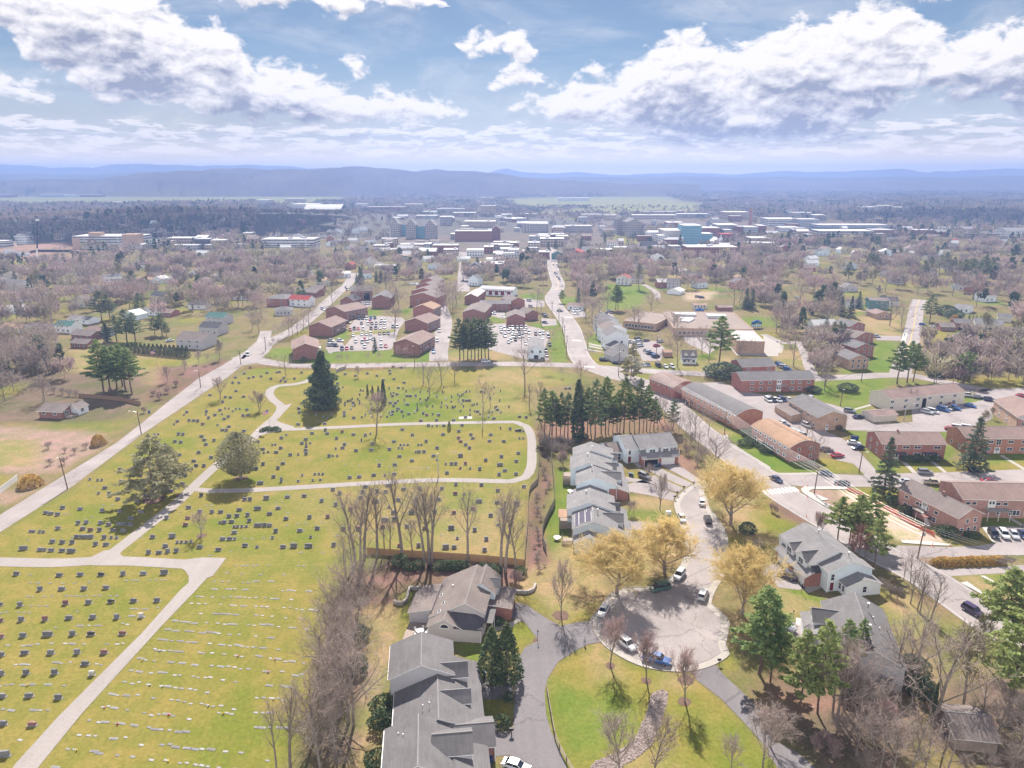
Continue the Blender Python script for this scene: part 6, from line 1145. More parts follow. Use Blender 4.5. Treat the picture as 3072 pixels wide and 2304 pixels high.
def car_meshes(typ,paint):
 d=CARS[typ]; B=MB().use(M['p_'+paint]); st=d['body']; n=len(st); k=0
 ring=[]
 for(x,zl,zs,hw) in st:
  ring.append([(x,-hw*.92,zl),(x,-hw,zl+.18),(x,-hw,zs-.16),(x,-hw*.90,zs),(x,hw*.90,zs),(x,hw,zs-.16),(x,hw,zl+.18),(x,hw*.92,zl)])
 for i in range(n-1):
  for j in range(8): jj=(j+1)%8; B.face([ring[i][j],ring[i][jj],ring[i+1][jj],ring[i+1][j]])
 B.face(ring[0][::-1]); B.face(ring[-1])
 xf,xtf,xtr,xr,zt=d['cab']; zf=np.interp(xf,[s[0] for s in st],[s[2] for s in st])-.02; zr=np.interp(xr,[s[0] for s in st],[s[2] for s in st])-.02; hb,ht=st[3][3]*.88,st[3][3]*.70
 G=UM('cglass')
 a=[(xf,-hb,zf),(xtf,-ht,zt-.04),(xtr,-ht,zt-.04),(xr,-hb,zr)]; c=[(p[0],-p[1],p[2]) for p in a]
 G.face([a[0],c[0],c[1],a[1]]); G.face([a[3],a[2],c[2],c[3]]); G.face(a[::1]); G.face(c[::-1])
 R=MB().use(M['p_'+paint]); R.box(xtr-.06,-ht-.03,zt-.05,xtf+.06,ht+.03,zt+.015)
 for sgn in(-1,1):
  for q in((xf,xtf),(xr,xtr)): R.tube((q[0],sgn*hb,zf if q[0]==xf else zr),(q[1],sgn*(ht+.01),zt-.03),.045,n=4,cap=False)
  xm=(xtf+xtr)/2; R.tube((xm,sgn*(hb+.005),zf),(xm,sgn*(ht+.015),zt-.03),.045,n=4,cap=False)
 if typ=='pickup': B.use('dark'); B.box(-2.7,-.78,1.05,-1.05,.78,1.085)
 return B.mesh('body'),G.mesh('windows'),R.mesh('cabin')
def wheel_mesh():
 w=UM('tyre'); w.tube((0,-.11,0),(0,.11,0),.335,n=14); r=UM('rim'); r.tube((0,-.115,0),(0,.115,0),.21,n=10); return w.mesh('tyre'),r.mesh('rim')
WHM=wheel_mesh(); q=UM('lamp'); q.box(-.05,-.2,-.08,.05,.2,.08); HLM=q.mesh('headlight'); q=UM('lamp_red'); q.box(-.04,-.14,-.13,.04,.14,.13); TLM=q.mesh('taillight')
CM={}; FARM={}
def car(i,j,x,y,vec,typ,paint,label,group=None,far=False,name='parked_car'):
 a=P(*T(i,j,x,y)); b_=P(*T(i,j,x+vec[0]*.5,y+vec[1]*.5)); c=P(*T(i,j,x-vec[0]*.5,y-vec[1]*.5)); d=b_-c; rz=math.atan2(d.y,d.x); zz=.10
 if (typ,paint) not in CM: CM[(typ,paint)]=car_meshes(typ,paint)
 bd,gl,cb_=CM[(typ,paint)]; L=CARS[typ]['L']
 if far:
  if (typ,paint) not in FARM:
   mb=MB()
   for me in(bd,gl,cb_):
    for f in me.polygons: mb.use(me.materials[f.material_index]); mb.face([tuple(me.vertices[q].co) for q in f.vertices])
   mb.use('tyre')
   for sx in(-1,1):
    for sy in(-1,1): mb.tube((sx*L*.29,sy*.72,.33),(sx*L*.29,sy*.9,.33),.33,n=8)
   FARM[(typ,paint)]=mb.mesh('parked_car')
  o=link(name,FARM[(typ,paint)],None,(a.x,a.y,zz),rz); return tag(o,label,'car',group)
 o=empty(name,(a.x,a.y,zz),rz,label,'car',group); link('body',bd,o); link('windows',gl,o); link('cabin',cb_,o)
 hw=CARS[typ]['body'][3][3]
 for sx in(-1,1):
  for sy in(-1,1): w=link('wheel',WHM[0],o,(sx*L*.29,sy*(hw-.1),.335)); link('rim',WHM[1],w)
 zs=CARS[typ]['body'][-2][2]
 for sy in(-1,1): link('headlight',HLM,o,(L/2-.1,sy*.58,zs-.14)); link('taillight',TLM,o,(-L/2+.03,sy*(hw-.2),CARS[typ]['body'][1][2]-.2))
 return o
for q in [(2,3,790,318,(-58,112),'sedan','white','white saloon at the left kerb of the turning circle'),(2,3,1278,122,(-170,42),'van','green','dark minivan parked under the golden trees'),(2,3,1650,180,(38,-88),'suv','white','white hatchback driving round the top of the turning circle'),(2,3,992,610,(150,112),'suv','white','white off-roader parked at the bottom left kerb'),(2,3,1248,742,(230,62),'pickup','blue','blue pickup parked behind a bare street tree'),(2,3,1445,12,(-55,75),'suv','silver','silver estate parked at the neck of the turning circle'),
 (2,2,1466,1175,(42,92),'sedan','silver','silver saloon on the left of the curved street'),(2,2,1690,1190,(-32,-92),'suv','black','black car on the right of the curved street'),(2,2,1640,1035,(-8,-60),'sedan','white','white car half hidden by the golden tree'),(2,2,1146,812,(120,52),'suv','grey','dark off-roader in the driveway behind a small bare tree'),(2,2,1483,112,(62,30),'sedan','grey','dark car at the verge near the curved brown roof'),(2,2,1490,162,(70,32),'sedan','brown','brown car at the verge by the long barrel roof'),
 (3,2,70,838,(105,52),'sedan','navy','navy saloon driving past the crosswalk'),(3,2,495,785,(115,26),'sedan','navy','dark blue saloon parked at the grass corner'),(3,2,637,872,(-140,-22),'sedan','black','black saloon turning out of the cross street'),(3,2,1356,778,(115,6),'suv','grey','dark off-roader at the far kerb of the cross street'),(3,2,1796,762,(140,6),'sedan','black','black saloon in the shade of the big spruce'),(3,2,1907,855,(145,6),'sedan','red','red coupe on the cross street behind the long roof'),(3,2,1422,868,(158,10),'pickup','tan','tan pickup on the cross street'),(3,2,1200,860,(90,2),'sedan','silver','pale car behind the spruce and the brick roof'),(3,2,600,630,(118,-10),'sedan','red','bright red saloon by the lot exit'),(3,2,508,580,(90,12),'sedan','brown','maroon car behind a bare tree in the lot'),(3,2,740,522,(130,12),'sedan','white','long white saloon beside the dumpster'),(3,2,777,562,(-80,10),'sedan','navy','small blue car beside the long white saloon'),(3,2,705,245,(66,10),'suv','grey','grey car entering the back lot'),(3,2,780,295,(72,-6),'sedan','navy','navy car with red lamps in the back lot'),(3,2,155,212,(50,22),'suv','white','white car behind the tan lot building'),
 (3,3,1768,322,(110,62),'suv','purple','dark purple off-roader on the main road'),(3,3,150,450,(160,92),'suv','silver','silver off-roader in the driveway of the hidden house'),(3,3,165,15,(-80,-30),'sedan','navy','dark blue car at the driveway of the white townhouse'),(2,3,35,1668,(140,44),'sedan','white','white car cut off by the bottom edge')]:
 car(*q)
gl='silver and dark cars parked nose in below the pink brick gable'
for k,(x,pn,t_) in enumerate(((1945,'black','suv'),(2035,'white','suv'),(2120,'silver','sedan'),(2200,'navy','sedan'),(2270,'grey','suv'))): car(3,2,x,1318,(66,88),t_,pn,pn+' car in the nose in row below the pink brick gable',None)
def lot(i,j,lst,vec,place,far=True):
 for tok in lst.split():
  pn={'w':'white','s':'silver','g':'grey','k':'black','n':'navy','b':'blue','r':'red','t':'tan','m':'brown'}
  c=tok[-1]; x,y=map(float,tok[:-1].split(',')); p_=pn[c]; lb=p_+' car parked '+place
  car(i,j,x,y,(vec[0]+random.uniform(-2,2),vec[1]),random.choice(('sedan','sedan','suv','suv','van')) if p_!='red' else 'sedan',p_,lb,lb,far)
lot(1,1,"890,1102n 922,1100n 957,1098w 993,1096b 1028,1096n 912,1142k 968,1146w 1003,1144k 1040,1142s 1078,1142g 1112,1140w 985,1125r 1085,1118w 1117,1115w 815,1196r 850,1190k 884,1190r 926,1190w 995,1186m 1035,1184n 1072,1182w 1108,1178w 1183,1172g 1220,1170w 840,1246w 915,1238w 953,1236s 990,1234w 1070,1232m 1108,1230k 1143,1228n 862,1300w 920,1304s 940,1280r 962,1300w 985,1268w 1080,1278w 1012,1278g 745,1362n 785,1360r 828,1356k 940,1346w 1080,1340w 1122,1340r",(6,24),'in the lot between the brown roofed blocks')
lot(1,1,"648,1290s 685,1335k 645,1332s 727,1292w 755,1134g 793,1134m 752,1168g 760,1190s",(28,4),'beside the nearest brown roofed blocks'); lot(1,1,"1450,1240n 1485,1238s 1470,1276w 1490,1186m 1542,1100g 1480,1160w",(26,3),'beside the access road blocks'); lot(1,1,"1585,1208w 1565,1290w 1535,1388b 1600,972w",(4,40),'along the access road'); lot(1,1,"360,1285k",(40,-6),'at the corner of the nearest brown roofed block'); car(1,1,1985,1474,(66,-2),'suv','white','white car driving on the road above the cemetery','',True,'car'); car(0,1,2140,1412,(4,40),'van','white','white van driving on the left road','',True,'car')
lot(1,1,"882,975w 910,972w 935,972s 958,970w 980,968w 1335,800w 1352,799w 1370,800s 1388,799w 1405,800w 1424,799w",(5,20),'by the large arched building'); lot(1,1,"2000,1045w 2035,1050k 2062,1055w 2142,1085s 2115,1178s 2145,1190w 2180,1215w 2200,1290w 2120,1215w 2190,1180m 2180,1160r 2150,1250s",(10,18),'behind the roadside pines')
lot(2,1,"5,1180w 45,1180w 80,1178s 120,1178w 10,1215w 35,1218s 60,1215k 90,1218w 115,1216w 145,1222w 205,1235m 240,1232s 272,1228w 308,1226w 260,1270w 315,1256n 150,1275w 120,1318s 325,1328k 30,1284k -30,1305w 5,1255w 60,1258g 90,1250w 290,1378k 300,1420m 45,1240w 75,1240n -25,1215s 20,1238w",(8,20),'in the full lot beside the main street'); lot(2,1,"170,1440w 262,1440m",(10,34),'at the blue grey two storey building'); lot(2,1,"150,945s 165,994w 282,1062m 292,1082g 285,1134g",(34,6),'on the left of the pole lined street'); lot(2,1,"522,1032w 548,1030w 578,1030s 537,1056w 568,1054w 815,1062k 832,1036g 858,1048m 760,1055w",(10,16),'beside the low white shop'); car(2,1,415,1034,(40,4),'sedan','black','black car crossing the main street','',True,'car')
lot(2,1,"1105,1334w 1060,1306w 1098,1302s 1088,1278k 1165,1378g 1180,1392w 1195,1402n 1232,1422b 1245,1430n 1250,1335r 1280,1298s 1015,1302w 1160,1290m",(58,-8),'behind the main street townhouses'); lot(2,1,"1140,1505g 1175,1505n 1265,1510k 1325,1518w 1383,1520w",(36,22),'in the row on the side street grass'); lot(2,1,"790,1460k 905,1485n",(70,8),'beside the bungalows near the junction'); lot(2,1,"1605,912g 1640,918k",(50,4),'in the construction yard'); lot(2,1,"370,705k 380,725g 392,742k 405,755n 420,768g 385,715n 1040,770w 1055,768s 980,705w",(12,18),'along the far end of the main street')
lot(3,2,"0,148w 42,150k 92,152s 132,150n 182,146w 372,140s 22,140g 62,146w 112,146n",(34,22),'in the row below the red brick stairs'); lot(3,2,"108,368w 160,392k 330,370w 270,448w 232,432s 300,460s 130,352w 205,405g",(62,34),'behind the tan curved roof'); lot(3,2,"1375,255s 1420,248w 1560,220k 1612,220b 1590,195r 1745,198b 1540,222w",(74,18),'below the long tan building'); car(3,2,1512,232,(120,34),'van','blue','long blue van below the long tan building',None,True); lot(3,2,"1582,400r 1642,392w 1722,392w",(70,10),'behind the orange brick building'); lot(3,2,"1720,108w 1812,124g 1912,146n 2192,112r",(74,6),'at the far end of the back lot'); lot(3,1,"95,1498n 112,1510b 135,1524s 168,1544b",(56,10),'in the blue row behind the red brick building'); lot(3,1,"1335,1150b 1290,1344s 1382,1310w 1487,1324k 1436,1172w 936,1256s 258,922w 1720,888k",(66,6),'along the hillside road'); lot(0,1,"1470,1292w 480,490w 520,488s 560,485w 460,495s",(34,-4),'left of the arborvitae hedge')
lot(2,1,"1385,500w 1405,495s 1425,500w 1445,492g 1465,497w 1485,500w 1395,512w 1420,515s 1450,512w 1900,440w 1925,435w 1950,440s 1975,436w 1915,450w 1945,452r 1965,448w 1990,446w 1935,420w 1960,415w 1985,420s 2010,430w 2030,440w",(10,6),'in the open lots of the town'); lot(2,1,"220,595w 245,600w 270,605r 295,610w 350,600w 375,605w 400,610s 430,600w 460,605w 225,640w 260,645s 360,635w 395,640w",(12,5),'near the green gabled corner house'); lot(1,1,"1790,770k 1792,745g 1805,640w 1808,615k 1790,605w",(4,14),'along the straight town street'); lot(1,1,"780,832k 790,850k 575,1015s 585,1020w",(18,10),'along the avenue')
def bus(i,j,x,y,vec,label):
 a=P(*T(i,j,x,y)); b_=P(*T(i,j,x+vec[0],y+vec[1])); rz=math.atan2(b_.y-a.y,b_.x-a.x); o=empty('school_bus',(a.x,a.y,.1),rz,label,'bus')
 q=UM('p_orange'); q.prism(PTS('-1.2,.6 1.2,.6 1.2,2.6 .9,2.95 -.9,2.95 -1.2,2.6'),-5,4,'x'); q.box(4,-1.1,.6,5.2,1.1,1.6); build(q,'body',o); g_=UM('cglass'); g_.box(-4.7,-1.22,1.75,3.7,1.22,2.4); g_.box(3.95,-1,1.7,4.03,1,2.5); build(g_,'windows',o)
 for sx in(-3,3.4):
  for sy in(-1.0,1.0): w=UM('tyre'); w.tube((sx,sy-.14,.45),(sx,sy+.14,.45),.45,n=10); build(w,'wheel',o)
bus(2,1,815,1108,(40,5),'long orange school bus beside the brown school wing'); bus(2,1,890,1178,(3,20),'orange school bus seen end on at the school drive')
# --- trees where they stand
def V1(kind,i,j,x,y,tx,ty,label,**k): tree(kind,T(i,j,x,y),T(i,j,tx,ty),None,label,None,**k)
V1('vasepink',2,3,848,775,870,350,'slim bare street tree with red buds beside the white off-roader'); V1('vasepink',2,3,1160,905,1200,490,'slim bare street tree with red buds in front of the blue pickup'); V1('vasepink',2,3,1492,1085,1530,635,'slim bare street tree right of the stony swale head')
V1('vase',2,3,425,345,440,-110,'bare fan shaped tree in a mulch ring beside the driveway fork',wide=.8)
V1('vase',2,3,925,1745,940,1165,'bare tree at the bottom edge left of the swale'); V1('vase',2,3,1222,1745,1250,1225,'bare tree at the bottom edge right of the swale'); V1('vase',2,3,2165,1650,2190,1140,'bare tree on the lawn edge by the right driveway'); V1('vase',2,3,1890,1700,1900,1380,'small thin bare tree low on the right lawn')
V1('vase',3,3,20,1480,30,1130,'dense grey bare tree overhanging the right driveway',wide=1.5)
V1('vase',2,2,1275,1090,1290,785,'bare round street tree beside the electric box'); V1('vase',2,2,1180,860,1195,690,'small pinkish bare tree in front of the dark off-roader'); V1('vase',2,2,1050,1120,1060,1000,'tiny bare sapling by the brick garage wall'); V1('vase',2,2,1010,1130,1000,1010,'second tiny bare sapling near the white townhouse lawn'); V1('vase',2,2,2120,1480,2130,1330,'small bare bush tree on the slope below the crosswalk')
V1('gold',2,3,905,150,900,-290,'big golden willow like tree left of the turning circle neck',var=0,wide=1.55); V1('gold',2,2,1320,1640,1310,1235,'golden tree behind the big one at the driveway',var=1,wide=1.45); V1('gold',2,2,1890,1215,1830,745,'golden tree right of the curved street',var=2,wide=1.25); V1('gold',2,3,1990,330,2000,-190,'golden tree behind the tall pine at the circle',var=0,wide=1.1)
V1('bare',2,2,1745,800,1725,440,'big round bare tree at the corner of the main road',wide=1.15); trees('bare',2,2,PTS('1580,490,1580,170 1692,455,1705,215 1440,430,1430,240 1540,400,1545,230 1275,330,1270,90 1320,330,1330,120 1500,560,1490,300 1600,640,1610,370 1370,490,1370,250 1660,740,1670,500'),'tall thin bare tree on the bank behind the dormer townhouse',wide=.7)
pr=PTS('280,475,265,50 380,450,370,150 480,455,470,130 650,440,640,60 715,495,720,-40 770,425,765,20 805,435,790,-30 870,425,865,150 905,405,905,120 965,425,980,-20 1015,405,1010,100 1095,430,1110,-40 1160,410,1150,40 1225,405,1200,140 1390,405,1385,160 345,440,340,90 420,445,425,120 600,440,600,80')
for k,q in enumerate(pr): tree('bluepine' if k%3 else 'pine',T(2,2,q[0],q[1]),T(2,2,q[2],q[3]-random.uniform(0,60)),None,'tall bare stemmed pine in the row behind the white townhouses','pine row behind the white townhouses',wide=random.uniform(.8,1.25))
trees('tall',2,2,PTS('320,470,320,130 450,450,450,150 530,430,540,160 680,430,690,110 830,430,830,160 930,420,940,150 1060,425,1060,150 1130,420,1130,170 1190,410,1190,180 1260,400,1260,200'),'grey bare tree mixed into the pine row behind the white townhouses'); V1('column',2,2,565,480,600,-20,'ivy clad dark green tree, bulkiest in the pine row',wide=1.1); V1('darkbush',2,2,620,470,620,430,'dark holly bush at the foot of the pine row',wide=1.4); V1('darkbush',2,2,560,500,560,450,'dark bush below the ivy clad tree',wide=1.2)
trees('thicket',2,2,PTS('300,560,300,420 360,600,360,480 440,620,440,500 260,520,260,400 480,560,490,440 400,540,400,430'),'dense leafless thicket bush at the end of the paved loop',wide=1.3); V1('thicketpink',2,2,440,700,440,560,'pinkish leafless bush tree behind the left townhouse deck'); V1('thicketpink',2,2,560,1370,560,1250,'pinkish leafless bush at the small front house corner')
trees('thicket',2,2,PTS('1420,560,1420,430 1500,610,1500,500 1600,700,1600,600 1540,520,1540,400 1640,640,1640,520 1340,470,1340,380'),'tangled leafless bush on the brown bank beside the dormer townhouse')
trees('tall',2,2,PTS('230,300,180,-40 150,200,120,-30'),'bare tree with long limbs at the cemetery end of the pine row'); V1('tall',2,2,40,1640,80,1100,'leaning bare tree beside the corridor fence')
for k,(x,y,w_) in enumerate(((1330,1605,1),(1405,1592,1),(1580,1605,1.05),(1645,1600,1.1),(1690,1605,1.1),(1735,1600,1.1),(1790,1605,1.1),(1965,1615,1),(2030,1620,1),(2080,1628,.9),(1240,1560,1.3))): tree('shrub',T(1,2,x,y),None,1.9*w_,'clipped round green shrub in the row below the brown fence','clipped shrubs below the brown fence',var=0,wide=1.3)
tree('shrub',T(2,2,70,1648),None,2,'clipped green shrub at the foot of the fence corner',None,var=0,wide=1.2)
tr=PTS('1050,1490,1000,830 940,1500,820,790 1265,1520,1250,715 1355,1490,1350,1130 1495,1555,1400,780 1455,1540,1540,860 1520,1550,1600,800 1110,1440,1110,1110 1160,1480,1190,1120 1830,1530,1830,890 2120,1610,2090,860 2155,1625,2195,890 860,1560,860,850 900,1600,920,1000')
for q in tr: tree('tall',T(1,2,q[0],q[1]),T(1,2,q[2],q[3]),None,'tall grey bare tree in the row above the grey house','tall bare trees above the grey house')
lt=PTS('845,1300,800,640 800,1265,760,560 730,1200,700,540 720,1010,700,420 690,905,640,330 660,830,560,250 640,690,640,120 830,430,820,-120 760,390,740,-100 800,190,780,-320 840,10,860,-420 545,1600,480,960 500,1420,520,820 600,1220,560,640 590,900,590,380 700,560,640,60 860,700,880,180 760,760,800,240 560,1690,620,1100 700,1560,720,1040 640,1450,640,900 780,1000,820,480 900,260,930,-200')
for q in lt: tree(random.choice(('bare','tall','bare')),T(1,3,q[0],q[1]),T(1,3,q[2],q[3]),None,'bare grey tree in the thick strip between the flat markers and the townhouses','bare trees in the strip beside the townhouses',wide=.9)
trees('thicket',1,3,PTS('560,1500,560,1340 700,1650,700,1480 760,900,760,760 600,1000,600,860 900,40,900,-100'),'leafless undergrowth bush in the strip beside the townhouses',wide=1.25)
V1('tall',1,3,300,1690,110,850,'big forked bare tree at the bottom edge of the marker lawn',wide=.8); V1('tall',1,3,180,1700,20,1060,'slanting bare tree at the bottom edge of the marker lawn',wide=.7)
trees('darkbush',1,3,PTS('890,540,890,430 880,820,880,700'),'dark evergreen bush low in the strip beside the townhouses');
for(x,y,h,l) in((1110,1180,3.0,'round green shrub at the left wall of the front townhouse'),(1095,1300,3.0,'dark purple brown round shrub below the green one'),(1050,1640,2.6,'round dark shrub at the bottom left townhouse corner'),(2125,1300,2.0,'clipped ball shrub by the pale garden walk')): tree('shrub',T(1,3,x,y),None,h,l,None,wide=1.1)
V1('thuja',1,3,2040,900,2040,450,'big arborvitae cone beside the driveway, left of the pair',var=1,wide=1.5); V1('thuja',1,3,2165,900,2150,420,'big arborvitae cone beside the driveway, right of the pair',var=1,wide=1.5)
for(i,j,x,y,l) in((1,3,2095,420,'small light shrub by the brick garage wall'),(1,3,2180,1080,'dark low shrub in the townhouse shade')): tree('shrub',T(i,j,x,y),None,1.7,l)
trees('thicketpink',2,3,PTS('60,60,60,-40 20,40,20,-60'),'low brown bush inside the curved retaining wall',wide=1.2)
V1('cedar',0,2,1325,1000,1220,440,'big spreading feathery evergreen between the road and the long lane',wide=1.25); V1('round',0,2,1465,825,1460,530,'smaller olive evergreen behind the feathery one',wide=.75); V1('darkbush',0,2,1560,775,1560,690,'dark juniper bush beside the small olive evergreen'); V1('round',0,2,2085,820,2035,435,'round grey olive evergreen at the lane fork',wide=1.1)
V1('vase',0,2,1740,1310,1725,1110,'low rounded bare tree on the stone lawn below the lane fork',wide=1.3); V1('vase',0,2,1905,130,1880,-60,'bare round tree by the roadside stones',wide=1.3); V1('vase',1,2,30,235,25,65,'bare round bush tree left of the flag island',wide=1.5); V1('greenish',1,2,40,225,0,80,'greyish budding tree beside the bare round bush tree')
V1('bare',1,2,1042,430,1020,85,'rounded bare tree beside the loop lane',wide=.95); V1('bare',1,2,1500,100,1490,-160,'bare tree among the old upper stones',wide=.9); V1('bare',1,2,1965,240,1960,-40,'tall bare twin tree right of the old stones',wide=.65); V1('bare',1,2,2025,200,2040,0,'shorter bare twin tree right of the old stones',wide=.7); V1('bigspruce',1,2,590,210,560,-270,'huge dark spruce on the upper cemetery lawn',var=0,wide=1.3); V1('spruce',1,2,540,190,530,20,'small dark spruce at the foot of the huge one',var=1)
V1('thuja',1,2,1670,395,1670,320,'small dark cone tree beside the loop lane',var=0,wide=1.2)
trees('column',1,2,PTS('965,100,960,5 1010,115,1010,15 1060,120,1060,15 1105,175,1105,-30'),'dark narrow cypress in the cluster behind the rounded bare tree',wide=1.1); V1('thicketpink',1,2,1050,200,1050,60,'purplish leafless shrub in front of the cypress cluster',wide=1.3)
trees('vase',1,1,PTS('710,1478,710,1400 745,1478,745,1405 795,1478,795,1400 965,1468,965,1385 1070,1470,1070,1385'),'small bare ornamental tree on the lawn in front of the apartment lot'); V1('bare',1,1,1270,1475,1270,1335,'low wide bare crab tree at the roadside block',wide=1.6); V1('bare',1,1,1605,1665,1600,1430,'bare tree on the lawn below the access road',wide=.9); V1('bare',1,1,1715,1630,1705,1450,'second bare tree below the access road'); V1('bare',1,1,1445,1659,1440,1470,'spreading bare tree left of the access road mouth',wide=1.1); V1('bare',1,1,260,1590,260,1410,'thin bare tree inside the cemetery railing'); V1('vase',1,1,885,1600,885,1500,'small bare tree beside the stone gate',wide=1.2); V1('barepink',1,1,1935,1570,1935,1480,'small pink budded tree across from the roadside pines')
V1('bare',1,1,1200,1205,1170,975,'big rounded bare tree inside the apartment lot',wide=.95); V1('spruce',1,1,1030,1370,1030,1255,'single green spruce inside the apartment lot',var=1,wide=1.2); V1('darkbush',1,1,415,1465,415,1425,'dark bush at the nearest brown roofed block');
trees('bluepine',1,1,PTS('1760,1450,1765,1090 1795,1445,1800,1120 1830,1455,1835,1085 1890,1452,1890,1080 1920,1440,1925,1110 1950,1440,1955,1090 2010,1440,2015,1085 1980,1430,1985,1120 1860,1435,1860,1130'),'tall blue green pine in the roadside clump above the cemetery',wide=1.15)
trees('barefar',1,1,PTS('285,1240,285,1060 320,1255,320,1080 360,1225,360,1050 410,1190,410,1020 455,1150,455,990 505,1110,505,970 250,1260,240,1110 190,1290,180,1150 170,1400,170,1260 660,975,660,800 545,1040,540,900'),'bare tree in the street row left of the brown roofed blocks')
trees('barefar',1,1,PTS('1620,1010,1620,800 1650,1030,1650,820 1700,1010,1700,800 1730,980,1730,790 1680,1060,1680,900 1600,930,1600,760 1745,900,1745,760'),'bare tree in the screen beside the town street blocks')
trees('barefar',1,1,PTS('1010,940,1010,780 1060,960,1060,800 1130,930,1130,740 1190,1000,1190,820 1235,1010,1235,830 1290,1010,1290,860 900,960,900,800 940,930,940,760 1160,880,1160,700'),'bare tree around the large arched building'); trees('spruce',1,1,PTS('1040,770,1040,680 1080,780,1085,670 1120,770,1125,690 900,800,905,640 915,790,920,650 870,790,870,700'),'dark conifer behind the large arched building')
trees('pine',0,1,PTS('900,1750,880,1280 960,1760,930,1340 1010,1700,1000,1330 1085,1720,1080,1350 1140,1745,1130,1350 1060,1680,1050,1320'),'tall open pine in the clump beside the brick bungalow',wide=1.35)
for k in range(15): x=1115+k*36; tree('thuja',T(0,1,x,1385+k*3.2),T(0,1,x,1300+k*2),None,'dark arborvitae in the hedge row beyond the flagpole lawn','arborvitae hedge row',var=0,wide=1.5)
trees('bluepine',0,1,PTS('925,1300,920,1125 1010,1290,1000,1060 1100,1300,1090,1010 1170,1290,1170,1040 1400,1240,1400,1045 1340,1240,1330,1080 1440,1250,1440,1130 880,1110,880,850 950,1100,950,880 1210,1060,1200,870'),'dark green conifer in the group behind the hedge row',wide=1.6); V1('pine',0,1,1665,1015,1680,795,'single green pine standing out of the left wood',wide=1.1); V1('pine',0,1,1880,960,1870,840,'broad low pine right of the single green pine',wide=1.6); V1('spruce',0,1,2040,650,2045,560,'light green conical tree near the blocks',wide=1.2); V1('spruce',0,1,930,1300,920,1140,'dark spruce at the white based house',var=1,wide=1.2)
trees('spruce',0,1,PTS('60,730,70,610 100,720,110,640 20,770,25,680 640,620,635,530 1230,640,1220,530 1255,640,1260,560 800,740,800,690'),'dark conifer at the far edge of the left wood',wide=1.3)
V1('vase',0,1,1600,1555,1595,1455,'small budding round tree on the flagpole lawn',wide=1.2); V1('cream',0,1,1900,1450,1900,1270,'pale budding tree by the steep roofed house'); trees('vase',0,1,PTS('1450,1640,1450,1500 1720,1480,1720,1370 1800,1490,1800,1400'),'small bare tree beside the left road bank',wide=1.1)
trees('barefar',0,1,PTS('450,1140,440,760 390,1120,380,820 660,1180,650,1040 1830,1110,1830,960 2060,1000,2060,760 1450,870,1450,740 1240,920,1240,800'),'large bare tree among the left houses')
trees('barefar',0,2,PTS('375,165,365,-60 385,150,400,-40 185,85,150,-80 40,150,30,-120 120,60,110,-120'),'bare tree on the brown lawn behind the brick bungalow'); trees('thicket',0,2,PTS('600,100,600,30 660,105,660,40 540,90,540,20 470,80,470,10'),'grey bush along the wooden garden fence',wide=1.4); trees('thicketpink',0,2,PTS('1380,130,1380,60 1450,80,1450,20 1330,100,1340,50 1520,20,1520,-40'),'purplish bush on the bank beside the left road',wide=1.5)
V1('goldshrub',0,2,265,880,265,785,'large golden shrub at the end of the white fence',wide=1.25); V1('goldshrub',0,2,855,525,855,440,'orange shrub at the corner of the cleared plot',wide=.9); trees('thicket',0,2,PTS('420,560,420,490 560,690,560,620 650,600,650,540 430,700,430,640 740,560,740,500 560,590,560,540'),'low leafless brush on the cleared plot',wide=1.5); V1('thicketpink',0,2,1240,250,1240,190,'low brown round tree at the lamp post',wide=1.3)
V1('spruce',3,2,1000,950,1050,455,'big single spruce behind the orange fence corner',var=0,wide=1.1); V1('spruce',3,2,1765,735,1850,280,'big broad spruce at the end of the cross street',var=0,wide=1.35); trees('yellowpine',3,2,PTS('600,1345,625,975 760,1400,760,960 850,1360,835,950 700,1380,690,1030'),'yellow green pine beside the bare sand strip',wide=1.25); V1('yellowpine',3,2,915,1580,1010,1165,'leaning pine with a long stem beside the main road',wide=1.05)
trees('russet',3,2,PTS('780,1560,780,1200 830,1560,830,1260 720,1540,720,1280'),'russet leafless tree in front of the leaning pine'); trees('thicketpink',3,2,PTS('430,1240,430,1090 470,1260,480,1120 60,1120,60,1040 30,1100,20,1020'),'pinkish leafless bush above the white townhouse',wide=.9); trees('bare',3,2,PTS('1230,1720,1230,1420 1170,1700,1150,1480 1290,1720,1310,1500'),'thin bare tree at the verge of the lower main road',wide=.7)
V1('bare',3,2,400,705,400,425,'pinkish round bare tree in front of the tan curved roof',wide=.9); V1('bare',3,2,325,490,335,275,'bare tree between the lot buildings'); V1('bare',3,2,650,420,660,235,'thin bare tree at the tan lot building gable',wide=.45); V1('bare',3,2,1000,430,1005,300,'bare tree behind the dark red building'); V1('bare',3,2,1235,200,1220,30,'bare round tree in front of the long tan building',wide=1.2); V1('bare',3,2,1800,160,1800,40,'bare tree at the end of the back lot'); V1('bare',3,2,485,60,490,-120,'dark bare tree on the bright lawn beyond the lot'); trees('darkbush',3,2,PTS('690,60,690,-5 395,70,395,20'),'broad bush on the bright lawn beyond the lot',wide=1.8); trees('greenish',3,2,PTS('1860,380,1860,210 1930,300,1930,190'),'loose greenish tree behind the big broad spruce')
for k,(x,y,w_) in enumerate(((1190,670,1.2),(1215,660,1),(1290,670,1.3),(1370,670,1.2),(1450,670,1.2),(1180,1120,1.4),(1080,1040,1.5),(1500,1290,1.3),(1560,1320,1.7),(1790,1330,1),(1740,1330,1),(600,390,1.2),(575,380,1.2))): tree('shrub',T(3,2,x,y),None,1.7*w_,'rounded foundation shrub at the brick apartment walls','foundation shrubs at the brick apartments',var=1,wide=1.1)
